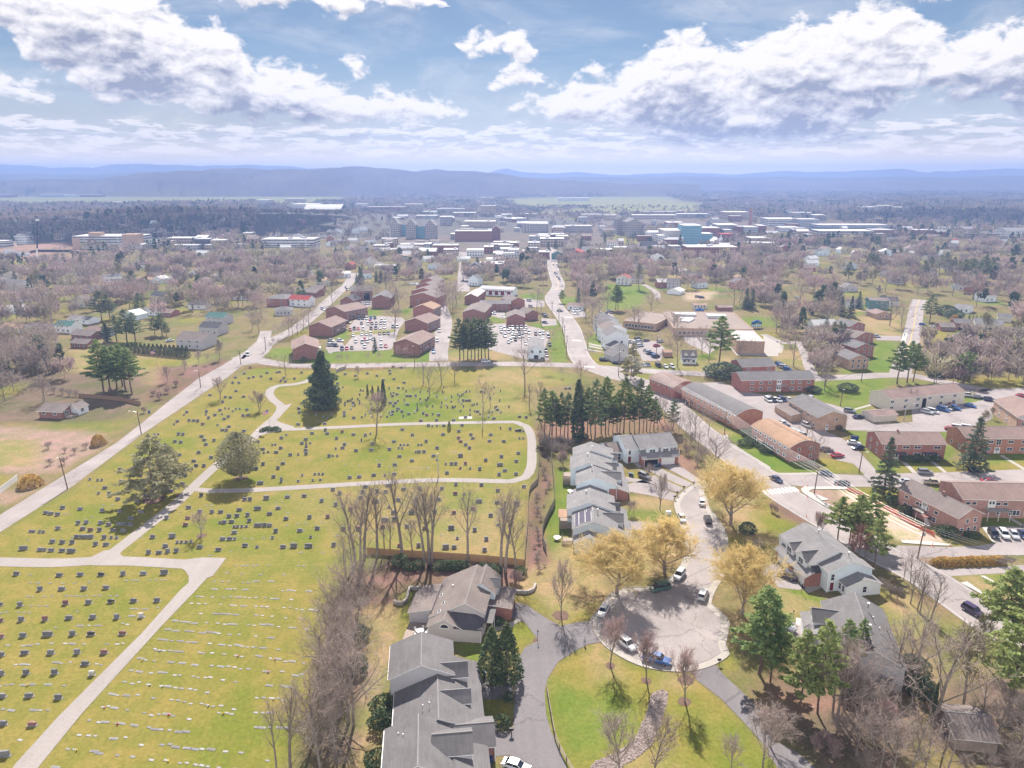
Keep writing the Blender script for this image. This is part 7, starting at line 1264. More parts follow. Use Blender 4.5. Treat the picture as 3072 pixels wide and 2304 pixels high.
for k,(x,y) in enumerate(((2035,450),(2070,500),(2130,530),(2200,590),(2010,530),(2180,560))): tree('shrub',T(2,2,x,y),None,2.0,'rounded dark shrub in front of the tan curved roof','shrubs in front of the tan curved roof',var=1,wide=1.7)
for k in range(13):
 x=1440+k*46; tree('goldshrub',T(3,2,x,1562-k*1.5),None,random.uniform(1.5,2.0),'golden clipped bush in the hedge between the lower streets','golden hedge between the lower streets',wide=1.15)
trees('thicket',3,2,PTS('2050,1570,2050,1475 2100,1565,2100,1480 2010,1570,2010,1500'),'dark leafless hedge bush at the end of the golden hedge',wide=1.1); V1('darkbush',2,2,2030,1290,2030,1200,'dark evergreen bush on the slope right of the curved street',wide=1.1); trees('thicket',3,3,PTS('1000,140,1000,20 1060,180,1060,60 1120,200,1120,80 960,90,960,0'),'dark leafless bush behind the white townhouse wing')
V1('pine',2,3,2135,850,2060,95,'big green pine on the right of the turning circle',var=0,wide=1.35); V1('pine',3,3,20,920,25,320,'dark pine behind the big green one',var=1,wide=1.1); V1('yellowpine',3,3,270,1185,330,480,'tall pine with a long bare stem right of the driveway',var=0,wide=.95); V1('yellowpine',3,3,425,1190,430,400,'second tall pine with a long bare stem right of the driveway',var=1,wide=.85); V1('pine',3,3,640,900,620,380,'pine standing in front of the broad grey roof',var=2,wide=1.0); V1('pine',3,3,770,840,750,370,'rightmost pine in front of the broad grey roof',var=0,wide=.8)
V1('yellowpine',3,3,2085,1140,2150,320,'tall leaning yellow green pine at the right edge',wide=1.3); V1('yellowpine',3,3,2020,540,2110,-60,'yellow green pine on the verge at the right edge',wide=1.4); V1('yellowpine',3,3,2230,700,2250,60,'yellow green pine cut by the right edge',wide=1.3); V1('greenish',3,3,1690,1120,1770,470,'budding greenish tree with a thick trunk beside the barn',var=0); V1('bare',3,3,1430,1290,1600,440,'big bare oak like tree beside the barn',wide=.95); V1('greenish',3,3,1850,420+330,1850,330,'budding greenish tree near the dark purple off-roader',var=1)
trees('bare',3,3,PTS('1100,960,1075,380 1270,980,1220,320 1200,900,1190,420 560,1190,560,640 600,1210,610,560 655,1160,680,590 720,1150,740,620 1085,1690,1130,1230 960,1690,920,1180 1240,1690,1270,1180 1350,1690,1420,1300 840,1500,860,1080 1010,1400,1000,940 760,1560,740,1150 1550,1690,1600,1300 2100,1690,2120,1250 1850,1240,1880,860 1980,1400,1960,1020 2180,1500,2200,1050'),'grey bare tree in the lower right grove',wide=.85); V1('column',3,3,1410,1260,1430,930,'ivy wrapped dark trunk beside the big bare tree',wide=.6)
trees('tall',3,3,PTS('1310,330,1280,-30 1405,390,1420,-30 1230,240,1250,-60 1290,300,1330,-40'),'tall bare tree on the verge left of the main road')
trees('thicket',3,3,PTS('800,1100,800,860 900,1100,900,880 1000,1050,1000,860 1150,900,1150,700 1250,860,1250,700 700,1400,700,1180 900,1450,900,1240 2000,1300,2000,1080 2180,1250,2180,1000 820,1690,820,1500 2150,1690,2150,1450 1700,1690,1700,1540 1900,1690,1900,1520 1100,1520,1100,1320 1250,1450,1250,1280 600,1330,600,1180 1800,1250,1800,1080 2050,1100,2050,920'),'leafless bush in the lower right grove',wide=1.3); trees('thicketpink',3,3,PTS('480,1460,480,1330 560,1560,560,1400 400,1500,420,1380 1000,1250,1000,1060 680,1000,700,780'),'pinkish leafless bush in the lower right grove',wide=1.3); trees('darkbush',3,3,PTS('1250,860,1260,700 1310,1040,1310,900 850,1020,850,930'),'dark evergreen bush in the lower right grove')
trees('pine',3,1,PTS('1115,1660,1105,1290 1200,1650,1200,1290 1255,1640,1250,1310'),'tall sparse pine in front of the hillside road',wide=1.2); trees('pine',3,1,PTS('1690,1660,1690,1380 1640,1640,1640,1400 1740,1640,1740,1390'),'broad pine in the right hand thicket',wide=1.3); V1('bluepine',3,1,1395,1120,1395,880,'single tall pine beside the hillside road',wide=1.5); trees('spruce',3,1,PTS('630,1070,650,900 712,1080,710,900 780,1005,780,855 630,950,630,860 285,1065,285,990'),'dark spruce behind the brick hillside row',wide=1.2); trees('bluepine',3,1,PTS('500,1190,500,1080 560,1310,560,1120 605,1320,610,1115 640,1320,640,1130'),'green pine left of the brick hillside row',wide=1.1)
trees('bluepine',3,1,PTS('1340,760,1340,590 1400,700,1400,560 1480,700,1480,540 1530,690,1530,520 1600,700,1600,560 1680,760,1680,580 1750,780,1750,570 1850,780,1850,540 1920,740,1920,560 1960,700,1960,560 890,680,895,530 930,680,935,540 1130,610,1130,480 1190,600,1190,490 160,650,160,520 690,770,690,600 1290,750,1290,650 1820,760,1820,600 1640,740,1640,600'),'dark tall conifer in the wooded right middle distance',wide=1.5); trees('spruce',3,1,PTS('1780,930,1780,850 1735,1110,1735,1050 1770,1110,1770,1060 1800,1110,1800,1060 1835,1110,1835,1065'),'small dark cone tree in the right hand gardens'); trees('darkbush',3,1,PTS('1540,1060,1540,980 1610,1090,1610,1020 1000,920,1000,890 1440,1600,1440,1540'),'dark round bush in the right hand gardens',wide=1.5); V1('cream',3,1,950,925,955,800,'cream blossoming tree behind the dark green house',wide=1.2); V1('goldshrub',3,1,1610,1110,1610,1060,'golden bush in the right hand gardens')
trees('barefar',3,1,PTS('1050,1160,1055,900 1150,1160,1160,950 490,1670,510,1350 220,1510,220,1180 1480,1530,1480,1280 1520,1540,1530,1300 1630,1420,1630,1270 1880,1540,1880,1330 15,1200,15,1080 55,1070,60,900 110,1320,110,1150'),'large bare tree near the hillside road')
V1('pine',2,1,1790,1500,1810,1070,'big shaggy pine in front of the school gymnasium',wide=1.3); V1('cedar',2,1,1025,1620,1050,1300,'dark shaggy conifer at the junction',wide=.8); V1('darkbush',2,1,1830,1600,1830,1480,'broad evergreen tree beside the red brick gable',wide=1.9); trees('pine',2,1,PTS('895,1020,895,800 915,1020,920,810'),'pine of the pair on the park lawn',wide=1.2); V1('spruce',2,1,572,955,570,830,'dark spruce at the low white shop',wide=1.1); V1('spruce',2,1,1733,725,1735,570,'tall dark spruce rising from the right wood',wide=1.1); trees('spruce',2,1,PTS('2020,1010,2030,830 2070,1010,2070,840'),'dark spruce of the pair behind the playground',wide=1.3); trees('spruce',2,1,PTS('598,500,598,390 375,490,378,405 315,510,318,430 1215,470,1215,400 1450,480,1450,370 1330,520,1330,450 2050,500,2050,400 1990,540,1990,450'),'dark conifer at the edge of the town',wide=1.4); V1('pine',2,1,430,960,430,845,'small pine left of the low white shop',wide=1.3); V1('cream',2,1,1095,840,1095,600,'tall tan budding tree beside the park path',wide=1.1)
V1('barepink',2,1,650,1340,650,1200,'red budded tree by the townhouse walks'); V1('barepink',2,1,310,1575,310,1450,'pink budded tree at the cemetery corner of the junction'); V1('barepink',2,1,595,1640,600,1470,'round pink budded tree at the junction',wide=1.3); V1('bare',2,1,110,1690,60,1330,'big bare tree at the cemetery corner of the junction',wide=.9); V1('barepink',2,1,420,1600,420,1520,'small pink budded tree inside the junction corner')
trees('barefar',2,1,PTS('730,1240,720,1060 1430,1515,1450,1200 215,1025,215,840 1050,1190,1050,980 1090,1200,1085,1000 1390,1230,1390,1030 1430,1240,1430,1060 1700,1470,1700,1200 1640,1400,1650,1180 1290,840,1290,640 980,860,980,720 640,1100,640,900 690,1130,690,920 750,1110,750,900 620,1060,620,880 820,1020,820,860 1200,1060,1200,870 1970,1400,1970,1240 2050,1400,2050,1250 1250,1370,1250,1220 1330,1300,1330,1160 345,1330,345,1200 80,1350,70,1180'),'bare tree between the main street and the school')
for(i,j,x,y,r_) in((2,3,848,775,1.0),(2,3,1160,905,1.0),(2,3,1492,1085,1.2),(2,3,425,340,1.9),(2,3,222,560,1.0),(0,2,1740,1312,1.4),(0,2,2085,815,2.2),(0,2,1330,995,3.2),(2,3,1500,900,1.6)):
 q=MB().use(M.setdefault('mulch',mat('bark_mulch',(.13,.08,.06),.95,.4,3))); q.face([(r_*random.uniform(.8,1.15)*math.cos(k*.45),r_*random.uniform(.8,1.15)*math.sin(k*.45),.05) for k in range(14)]); struct(build(q,'mulch',loc=P(*T(i,j,x,y))))
lb='low brown brush in the corridor between the two board fences'
for k in range(26): t_=k/25; x=np.interp(t_,[0,.3,.6,1],[285,275,200,240])+random.uniform(-45,45); y=620+t_*1000; tree('thicket',T(2,2,x,y),None,random.uniform(.9,1.9),lb,lb,wide=1.8)
GB={'barefar':'grey brown bare tree in the wood left of the town','barepink':'pinkish bare tree in the wood left of the town','greenish':'faintly green budding tree in the wood left of the town'}
scatter(['barefar','barefar','barefar','barepink','barepink','greenish'],TL(0,1,'-100,760 600,640 1500,640 2212,680 2212,1040 1560,1060 1200,1040 760,1060 300,1090 -100,1160'),85,13,19,GB,GB,8)
GB={'barefar':'grey brown bare tree in the wood right of the town','barepink':'pinkish bare tree in the wood right of the town','greenish':'faintly green budding tree in the wood right of the town'}
scatter(['barefar','barepink','barepink','greenish'],TL(3,1,'-60,620 1300,620 2300,700 2300,1620 1900,1600 1850,1250 1990,1050 1500,900 800,860 560,1080 420,1300 100,1260 -60,1160'),75,13,20,GB,GB,8)
GB={'barefar':'grey brown bare tree in the belt below the town','barepink':'pinkish bare tree in the belt below the town'}
scatter(['barefar','barefar','barepink'],TL(1,1,'850,660 1740,640 1740,790 1300,800 850,740'),22,12,17,GB,GB,9); scatter(['barefar','barepink'],TL(2,1,'430,640 2212,600 2300,900 1900,1000 1700,900 1250,820 1180,740 800,800 600,880 430,860'),55,13,19,GB,GB,9)
lb='bare tree in the thick grove at the left edge'; scatter(['barefar','barefar','bare'],TL(0,1,'-100,1330 560,1300 620,1640 -100,1690'),22,14,19,lb,lb,6)
lb='bare tree along the avenue wood'; scatter(['barefar','barepink'],TL(1,1,'-60,700 560,620 640,760 560,830 300,850 60,1000 -60,1050'),24,12,17,lb,lb,8)
lb='bare tree in the hedge belt behind the left houses'; scatter(['barefar','barepink'],TL(1,1,'-60,1040 90,1010 60,1240 -60,1260'),7,12,16,lb,lb,7)
print('TREES',len(TREES))
# --- the town in the distance
FM={}
def fac(key,c,win=(.05,.06,.08),sx=3.2,sz=3.4,ww=.5,wh=.45): FM[key]=facade_mat('facade_'+key,c,win,sx,sz,ww,wh); return FM[key]
fac('white',(.62,.61,.60)); fac('tan',(.42,.33,.25)); fac('brick',(.24,.10,.08)); fac('stone',(.36,.33,.32),sx=2.8); fac('grey',(.36,.36,.38)); fac('dark',(.10,.09,.10)); fac('bands',(.58,.57,.56),(.06,.06,.07),60,3.3,.98,.42); fac('glass',(.40,.44,.47),(.06,.10,.14),3.6,4.2,.8,.66); fac('blueglass',(.22,.36,.42),(.12,.26,.33),2.4,3.6,.85,.8); fac('shop',(.44,.36,.31),(.06,.06,.07),3.5,3.6,.6,.5); fac('shopred',(.28,.13,.10),(.05,.05,.06),3.5,3.6,.5,.5); fac('plain',(.52,.48,.44),(.52,.48,.44)); fac('fins',(.66,.66,.67),(.20,.22,.25),2.6,16,.35,.86)
def tb(i,j,x0,x1,yt,yb,D,m,roof,name,label,cat,group=None,rise=0,ridge='x',units=0):
 a=P(*T(i,j,x0,yb)); b_=P(*T(i,j,x1,yb)); y=a.y; h=max(3.0,zat(y,T(i,j,x0,yt)[1])); L=abs(b_.x-a.x)
 o=empty(name,(a.x,y,0),0,label,cat,group); BLOCK.append((a.x,y,1,0,L,D))
 if rise>0: gblock(o,0,L,0,D,h,rise,ridge,FM[m],roof,.3)
 else:
  w=MB().use(FM[m]); w.box(0,0,0,L,D,h); build(w,'wall',o); r=MB().use(M[roof]); r.box(-.25,-.25,h+.004,L+.25,D+.25,h+.5);
  build(r,'roof',o)
  for k in range(units):
   q=UM(FG_); ux=L*(.15+.7*random.random()); uy=D*(.2+.5*random.random()); q.box(ux,uy,h+.505,ux+min(5,L*.2),uy+min(5,D*.25),h+2.2); build(q,'roof_unit',o)
 return o
def tbs(lst):
 for q in lst: tb(*q[:6],q[6],q[7],q[8],q[9],q[10],q[11] if len(q)>11 else BU_,q[12] if len(q)>12 else None,*(q[13:]))
g1=tb(0,1,640,1200,385,490,40,'bands',FW_,'parking_garage','white parking garage with two brown stair towers beside the building site','car park')
a=P(*T(0,1,640,490)); h=zat(a.y,T(0,1,640,352)[1]); w=UM('brick_tan'); w.box(-.6,-.6,0,10,9,h-7); build(w,'stair_tower',g1); w=UM('brick_tan'); w.box(20,3,0,36,14,h); build(w,'stair_tower',g1); Lg=P(*T(0,1,1200,490)).x-a.x; w=UM('brick_tan'); w.box(Lg-20,-.8,0,Lg+.6,16,h-2); build(w,'stair_tower',g1)
tb(0,1,715,1240,455,492,16,'plain',FW_,'canopy_building','long low white canopy building in front of the parking garage',BU_)
tbs([(0,1,1255,1365,430,480,14,'white',R2_,'house','white gabled house right of the parking garage','house',None,3,'y'),(0,1,1440,1690,400,470,22,'shop',FW_,BU_,'shop block with slanting pale roof left of the dark block'),(0,1,1480,1710,462,505,14,'grey',FG_,BU_,'low grey hall in front of the slanting pale roof'),(0,1,1690,1815,408,490,16,'dark',FG_,BU_,'dark flat block with thin window rows'),(0,1,1825,1945,418,492,16,'tan',FW_,BU_,'plain tan block beside the dark flat block'),(0,1,2000,2130,455,500,14,'shop',FG_,BU_,'low shop right of the plain tan block'),(0,1,-60,60,425,480,14,'bands',FW_,BU_,'white unfinished frame at the building site edge'),(0,1,120,235,385,450,16,'white',R2_,BU_,'pale gabled hall behind the building site','hall',None,4,'y')])
tbs([(1,1,50,500,410,475,34,'bands',FG_,'office_building','long white banded office building among dark trees','office',None,0,'x',3),(1,1,0,110,70,120,60,'bands',FG_,'stadium','dark banded stadium block on the skyline of the wood','stadium'),(1,1,300,535,105,150,60,'white',FW_,'hall','low white roofed hall left of the arched arena','hall'),(1,1,1720,2040,340,425,24,'shopred',FG_,BU_,'long dark red brick hall behind the shops','hall'),(1,1,2040,2110,320,425,20,'brick',RG_,BU_,'red brick gabled end with small spire behind the shops','hall',None,5,'y'),(1,1,1930,2145,625,690,24,'dark',FG_,BU_,'dark open fronted building with pale columns',BU_,None,0,'x',2),(1,1,1820,1965,505,560,20,'white',FW_,BU_,'white fronted shop at the head of the straight street'),(1,1,1830,1950,650,720,18,'dark','roof_dark','house','dark house below the open fronted building','house',None,4,'y'),(1,1,1940,2070,120,215,26,'tan',FG_,'tower_block','tan square tower block far behind the town','tower')])
a=P(*T(1,1,420,190)); b_=P(*T(1,1,735,190)); h=zat(a.y,T(1,1,420,150)[1]); ht=zat(a.y,T(1,1,420,112)[1]); o=empty('arena',(a.x,a.y,0),0,'big arched white roofed arena with a row of dark windows','arena'); L=b_.x-a.x; w=MB().use(FM['bands']); w.box(0,0,0,L,70,h); build(w,'wall',o); r=UM(FW_)
for k in range(10):
 f=lambda q:(-2+74*q/10,h+(ht-h)*math.sin(math.pi*q/10)); p,q=f(k),f(k+1); r.face([(-1,p[0],p[1]+.1),(L+1,p[0],p[1]+.1),(L+1,q[0],q[1]+.1),(-1,q[0],q[1]+.1)])
build(r,'roof',o)
for k,(x0,x1,yt,yb,l) in enumerate(((1165,1240,280,390,'leftmost stone residence tower with steep gable roof'),(1300,1382,285,402,'middle stone residence tower with steep gable roof'),(1462,1556,290,412,'rightmost stone residence tower with steep gable roof'))): tb(1,1,x0,x1,yt,yb,26,'stone',R2_,'residence_tower',l,'tower',None,9,'y')
tbs([(1,1,1242,1298,285,380,18,'blueglass','roof_dark',BU_,'glass link between the left and middle residence towers'),(1,1,1384,1460,300,400,18,'blueglass','roof_dark',BU_,'glass link between the middle and right residence towers')])
gS='low flat roofed shop block of the town centre'
for(x0,x1,yt,yb,m,rf) in((1010,1140,465,505,'shop',FG_),(1245,1450,455,520,'shop',FW_),(1455,1512,450,520,'grey',FW_),(1530,1745,462,525,'shopred',FW_),(1970,2050,475,530,'shopred',FW_),(2052,2205,435,480,'shop',FG_),(2112,2210,492,545,'white',FW_),(2050,2110,530,575,'shop',FW_),(1100,1230,500,540,'shopred',FG_),(1990,2110,585,630,'white',FW_),(1255,1440,495,540,'shopred',FW_),(1620,1740,500,545,'shop',FW_)): tb(1,1,x0,x1,yt,yb,18,m,rf,SB_,gS,'shop',gS,0,'x',1)
for(x0,x1,yt,yb,m,rf) in((-30,60,500,560,'white',FW_),(95,190,515,560,'shop',FW_),(235,325,522,580,'shopred',FG_),(150,330,385,425,'grey',FG_),(140,240,440,505,'shop',FG_),(245,450,405,470,'shop',FW_),(-20,60,440,500,'shopred',FW_),(230,400,370,400,'brick',FW_),(360,450,365,400,'grey',FW_)): tb(2,1,x0,x1,yt,yb,20,m,rf,SB_,gS,'shop',gS,0,'x',1)
gF='far flat roofed college block behind the town centre'
for(i,x0,x1,yt,yb,m,rf) in((1,1280,1440,105,150,'tan',FW_),(1,1440,1560,170,215,'white',FW_),(1,1800,2070,255,310,'tan',FW_),(1,1590,1690,215,300,'stone',FW_),(1,2120,2212,195,240,'stone',FW_),(1,1150,1290,130,170,'brick',FG_),(1,1560,1800,145,190,'stone',FG_),(1,1380,1560,205,250,'grey',FW_),(1,960,1150,130,175,'brick',FG_),(1,1700,1900,180,220,'tan',FW_),(2,60,220,190,215,'tan',FW_),(2,1040,1420,200,235,'shop',FW_),(2,1130,1430,170,200,'tan',FG_),(2,800,900,200,245,'tan',FG_),(2,600,780,195,230,'tan',FG_),(2,1340,1480,265,320,'brick',FW_),(2,1430,1700,190,225,'grey',FW_),(2,350,460,312,352,'stone',FW_),(2,460,690,295,350,'stone',FG_),(1,250,420,60,85,'tan',FW_),(1,860,960,100,135,'white',FW_)): tb(i,1,x0,x1,yt,yb,28,m,rf,'college_building',gF,'college',gF,0,'x',1)
gT='small flat roofed block in the crowded town band'
for k in range(150):
 i,x,y=random.choice(((1,random.uniform(900,2212),random.uniform(240,600)),(2,random.uniform(0,2212),random.uniform(190,560)),(2,random.uniform(0,2212),random.uniform(150,520)),(3,random.uniform(0,1400),random.uniform(200,460)),(0,random.uniform(1200,2212),random.uniform(330,500))))
 w_=random.uniform(40,130)*(.5+y/900); a=P(*T(i,1,x+w_/2,y))
 if blocked(a.x,a.y) or abs(a.x-P(*T(2,1,350,500)).x)<14 or abs(a.x-P(*T(1,1,1795,600)).x)<12: continue
 tb(i,1,x,x+w_,y-random.uniform(30,62)*(.5+y/900),y,random.uniform(10,22),random.choice(('shop','shopred','tan','grey','white','brick','stone')),random.choice((FW_,FG_,FG_,'flat_roof')),'town_building',gT,BU_,gT,random.choice((0,0,0,3)))
o=empty('college_hall',P(*T(2,1,85,345)),0,'pale curved college hall with rows of square windows','college'); L=P(*T(2,1,312,345)).x-P(*T(2,1,85,345)).x; h=zat(P(*T(2,1,85,345)).y,T(2,1,85,268)[1]); BLOCK.append((o.location.x,o.location.y,1,0,L,45)); w=MB().use(FM['stone']); n=14; arc=[(L*k/n,-14*math.sin(math.pi*k/n*.6+.3)) for k in range(n+1)]
for k in range(n): p,q=arc[k],arc[k+1]; w.face([(p[0],p[1],0),(q[0],q[1],0),(q[0],q[1],h),(p[0],p[1],h)])
w.face([(0,40,0),(0,arc[0][1],0),(0,arc[0][1],h),(0,40,h)]); w.face([(L,arc[-1][1],0),(L,40,0),(L,40,h),(L,arc[-1][1],h)]); build(w,'wall',o); r=UM(FW_); r.face([(p[0],p[1],h+.1) for p in arc]+[(L,40,h+.1),(0,40,h+.1)]); build(r,'roof',o)
tbs([(2,1,905,992,235,370,40,'stone','roof_dark','residence_hall','tall stone residence hall, left end of the gabled row','hall',None,5,'y'),(2,1,985,1120,262,392,46,'stone',RG_,'residence_hall','tall stone residence hall with many narrow windows','hall',None,5,'y'),(2,1,1122,1412,318,395,26,'stone','roof_dark','residence_hall','long stone hall with dark roof and three gables','hall',None,7,'x')])
q=[c for c in sc.objects if c.get('label')=='long stone hall with dark roof and three gables'][0]; h=zat(q.location.y,T(2,1,1122,318)[1]); Lq=P(*T(2,1,1412,395)).x-P(*T(2,1,1122,395)).x
for f in(.2,.48,.82): gblock(q,Lq*f-8,Lq*f+8,-1.2,12,h+1,7,'y',FM['tan'],'roof_dark',.3)
tbs([(2,1,1160,1312,352,405,34,'white',FW_,'arts_centre','low white wing at the left of the arts centre','arts centre'),(2,1,1312,1520,335,452,44,'plain',FW_,'arts_centre','big pale arts centre block with blank upper wall','arts centre'),(2,1,1260,1358,378,455,18,'white',FW_,'arts_centre','white arts centre entrance wing','arts centre'),(2,1,1345,1480,400,462,8,'fins',FW_,'arts_centre','arts centre front wing with tall white fins','arts centre'),(2,1,1478,1630,292,462,40,'blueglass',FW_,'arts_centre','tall blue glass arts centre tower','arts centre'),(2,1,1632,1730,362,445,24,'blueglass',FW_,'arts_centre','low glass wing right of the arts centre tower','arts centre'),(2,1,1512,1940,478,560,30,'shopred',FW_,'hall','long red brick hall below the arts centre tower','hall',None,0,'x',2),(2,1,1632,1792,312,375,30,'brick',FW_,'hall','red brick hall behind the arts centre tower'),(2,1,1712,1850,262,315,30,'grey','roof_dark','hall','grey college hall with dark roof','hall',None,4,'x'),(2,1,1772,1945,285,365,36,'stone',FW_,'hall','pale square topped college hall'),(2,1,1832,2045,175,240,40,'tan',FW_,'hall','long tan upper hall left of the tall chimney'),(2,1,1948,2000,300,375,20,'brick',FG_,'hall','narrow red hall left of the power plant'),(2,1,2002,2122,305,378,30,'grey',FW_,'power_plant','grey power plant below the tall chimney','power plant'),(2,1,2122,2192,292,375,24,'brick',FW_,'hall','red and white hall right of the power plant'),(2,1,1802,1900,365,432,20,'brick','roof_red','hall','red brick hall beside the white steeple'),(2,1,2062,2212,400,465,26,'tan',FW_,'hall','low tan hall right of the open car lot'),(2,1,702,870,500,545,18,'plain',FW_,SB_,'pale shop with flat roof in the town edge row','shop'),(2,1,882,1000,482,515,18,'shop',FG_,SB_,'small shop farther along the town edge row','shop'),(2,1,1002,1170,505,555,20,'grey',RG_,SB_,'grey roofed hall in the town edge row','shop',None,4,'x'),(2,1,1122,1262,470,520,18,'dark','roof_dark',SB_,'dark roofed inn in the town edge row','inn',None,6,'x'),(2,1,400,665,50,78,40,'white',FW_,'barn','long white barns far on the green plain','barn')])
a=P(*T(2,1,2055,285)); h=zat(a.y,T(2,1,2055,140)[1]); o=UM(BR_); o.path([(0,0,0),(0,0,h*.5),(0,0,h)],[3.4,2.8,2.3],12); tag(build(o,'chimney',loc=a),'tall red brick chimney rising over the college','chimney')
a=P(*T(2,1,1797,470)); h=zat(a.y,T(2,1,1797,365)[1]); o=empty('church',a,0,'white church with pointed steeple below the brick halls','church'); gblock(o,-9,3,2,24,6,5,'y',WS_,FW_,.3); w=UM('trim'); w.box(-2.5,-3,0,2.5,2,h*.55); w.box(-1.7,-2.2,h*.55,1.7,1.2,h*.7); build(w,'tower',o); w=UM(FW_); w.path([(0,-.5,h*.7),(0,-.5,h)],[1.8,.05],8); build(w,'steeple',o)
tbs([(3,1,0,270,235,295,50,'bands',FW_,'parking_garage','white banded garage at the left of the long glass building','car park'),(3,1,272,436,238,310,40,'grey',FG_,'office_building','grey office block between garage and glass building','office'),(3,1,436,1042,288,345,42,'glass',FG_,'office_building','very long glass and white building','office'),(3,1,440,905,338,415,34,'bands',FW_,'parking_garage','white parking garage in front of the very long glass building','car park'),(3,1,905,1085,330,405,30,'shopred',FG_,'office_building','brick and glass corner block beside the white parking garage','office'),(3,1,100,262,305,345,26,'shop',FW_,'hall','pale low hall below the banded garage'),(3,1,222,350,328,385,22,'dark',FG_,'hall','dark glass fronted hall'),(3,1,215,390,180,225,34,'grey',FG_,'hall','grey upper hall on the right of the college'),(3,1,392,500,200,250,34,'grey',FW_,'hall','pale upper hall with stepped roof'),(3,1,1265,1450,330,380,22,'shopred',FG_,AB_,'red brick apartment block in the right wood',AP_),(3,1,1455,1560,345,392,22,'shopred',R2_,AB_,'red gabled apartment block in the right wood',AP_,None,3,'x'),(3,1,1482,1640,318,352,24,'white',R2_,AB_,'pale stepped apartment block above the red ones',AP_,None,3,'x'),(3,1,1690,1850,318,365,24,'white',R2_,AB_,'white apartment block in the right wood',AP_,None,3,'x'),(3,1,2040,2260,330,395,24,'white',R2_,AB_,'white apartment block with many windows near the right edge',AP_,None,3,'x'),(3,1,1645,2000,360,400,18,'shop',RG_,AB_,'long low grey terrace in the right wood',AP_,None,3,'x'),(3,1,1360,1480,395,430,16,'white',FW_,BU_,'white low roofs in the right wood'),(3,1,830,1000,130,165,40,'white',FW_,'school','white flat school far on the right','school'),(3,1,966,1082,118,165,30,'tan',FW_,'school','tan tall school hall far on the right','school'),(3,1,1092,1212,132,168,30,'tan',FW_,'school','orange tan school wing far on the right','school'),(3,1,230,350,388,430,18,'white',RG_,'house','pale houses row end below the dark hall','house',None,3,'y'),(3,1,-20,30,405,465,16,'brick',FW_,'hall','red brick corner at the lot edge'),(3,1,360,430,410,450,14,'white',RG_,'house','white house below the parking garage','house',None,3,'y'),(3,1,1040,1130,420,465,14,'white','roof_dark','house','white house with dark roof at the wood edge','house',None,4,'y'),(3,1,1530,1650,430,465,14,'brick','roof_red','house','red roofed house in the right wood','house',None,3,'x')])
tbs([(0,1,-60,105,22,48,40,'brick',FG_,'warehouse','brown warehouse on the far left plain','warehouse'),(0,1,325,560,20,44,40,'grey',FW_,'warehouse','long pale warehouse on the far left plain','warehouse'),(0,1,560,650,22,46,40,'white',FW_,'warehouse','white warehouse end on the far left plain','warehouse'),(0,1,650,870,22,44,40,'brick',FG_,'warehouse','red brown warehouse on the far left plain','warehouse'),(0,1,915,1060,85,118,40,'white',FW_,'warehouse','white roofed sheds above the wooded hill','shed')])
def low_hill(x,y):
 return 17*np.exp(-((x+640)/430)**2-((y-1560)/260)**2)
gY='house with a small yard in the leafless woods round the town'
for p in HXT:
 if blocked(p.x,p.y): continue
 w_=random.uniform(10,16); o=empty('house',(p.x,p.y,0),random.uniform(-.5,.5),gY,'house',gY); BLOCK.append((p.x-5,p.y-26,1,0,w_+10,40)); gblock(o,0,w_,0,9,random.uniform(3,5.6),random.uniform(2,3.2),random.choice('xxy'),random.choice((WS_,WS_,'cream',BR_,'grey_siding','blue_white')),random.choice((RG_,RT_,R2_,'roof_dark','roof_brown',FW_)),.35)
 for q in(.25,.6): add_win(o,w_*q,0,1,0,1.4,1.2)
gH='tiny pale house among the trees around the town'
for _ in range(110):
 i=random.choice((0,0,0,1,1,3,3)); x=random.uniform(0,2212); y=random.uniform(230,560) if i!=3 else random.uniform(420,640)
 if i==1 and x>1000: continue
 a=P(*T(i,1,x,y))
 if blocked(a.x,a.y): continue
 w_=random.uniform(9,15); o=empty('house',(a.x,a.y,float(low_hill(a.x,a.y))-.4),random.uniform(-.6,.6),gH,'house',gH); BLOCK.append((a.x,a.y,1,0,w_,9)); gblock(o,0,w_,0,9,random.uniform(3,6),random.uniform(2,3.4),random.choice('xy'),random.choice((WS_,WS_,'cream',BR_,'grey_siding')),random.choice((RG_,RT_,FW_,'roof_dark','roof_brown')),.3)
a=P(*T(0,1,320,590)); h=zat(a.y,T(0,1,385,245)[1]); xt=P(*T(0,1,385,590)).x-a.x; o=empty('crane',a,0,'mobile crane with long dark jib at the building site','crane'); c_=UM('p_white'); c_.box(-4,-3,0,5,3,2.2); c_.box(-1.5,-1.4,2.2,3,1.4,4); build(c_,'carrier',o); c_=UM('trim'); c_.tube((0,0,3),(xt*.3,0,h*.3),1.0,.8,4); build(c_,'boom_base',o); c_=UM('black_metal'); c_.tube((xt*.3,0,h*.3),(xt,0,h),.75,.4,4); build(c_,'jib',o); c_=UM('trim'); c_.box(xt-1.6,-1,h-.5,xt+1.6,1,h+1.2); build(c_,'jib_head',o)
def wall_line(name,pts,h,th,m,label,cat,extra=None):
 ws=W(pts) if not hasattr(pts[0],'x') else pts; mb=MB().use(M[m])
 for p,q in zip(ws[:-1],ws[1:]):
  d=(q-p); u=d.normalized(); n=Vector((-u.y,u.x,0))*th/2
  b=[p-n,q-n,q+n,p+n]; mb.face([(v.x,v.y,0) for v in b[::-1]]); mb.face([(v.x,v.y,h) for v in b])
  for k in range(4): v,w=b[k],b[(k+1)%4]; mb.face([(v.x,v.y,0),(w.x,w.y,0),(w.x,w.y,h),(v.x,v.y,h)])
 return tag(build(mb,name),label,cat)
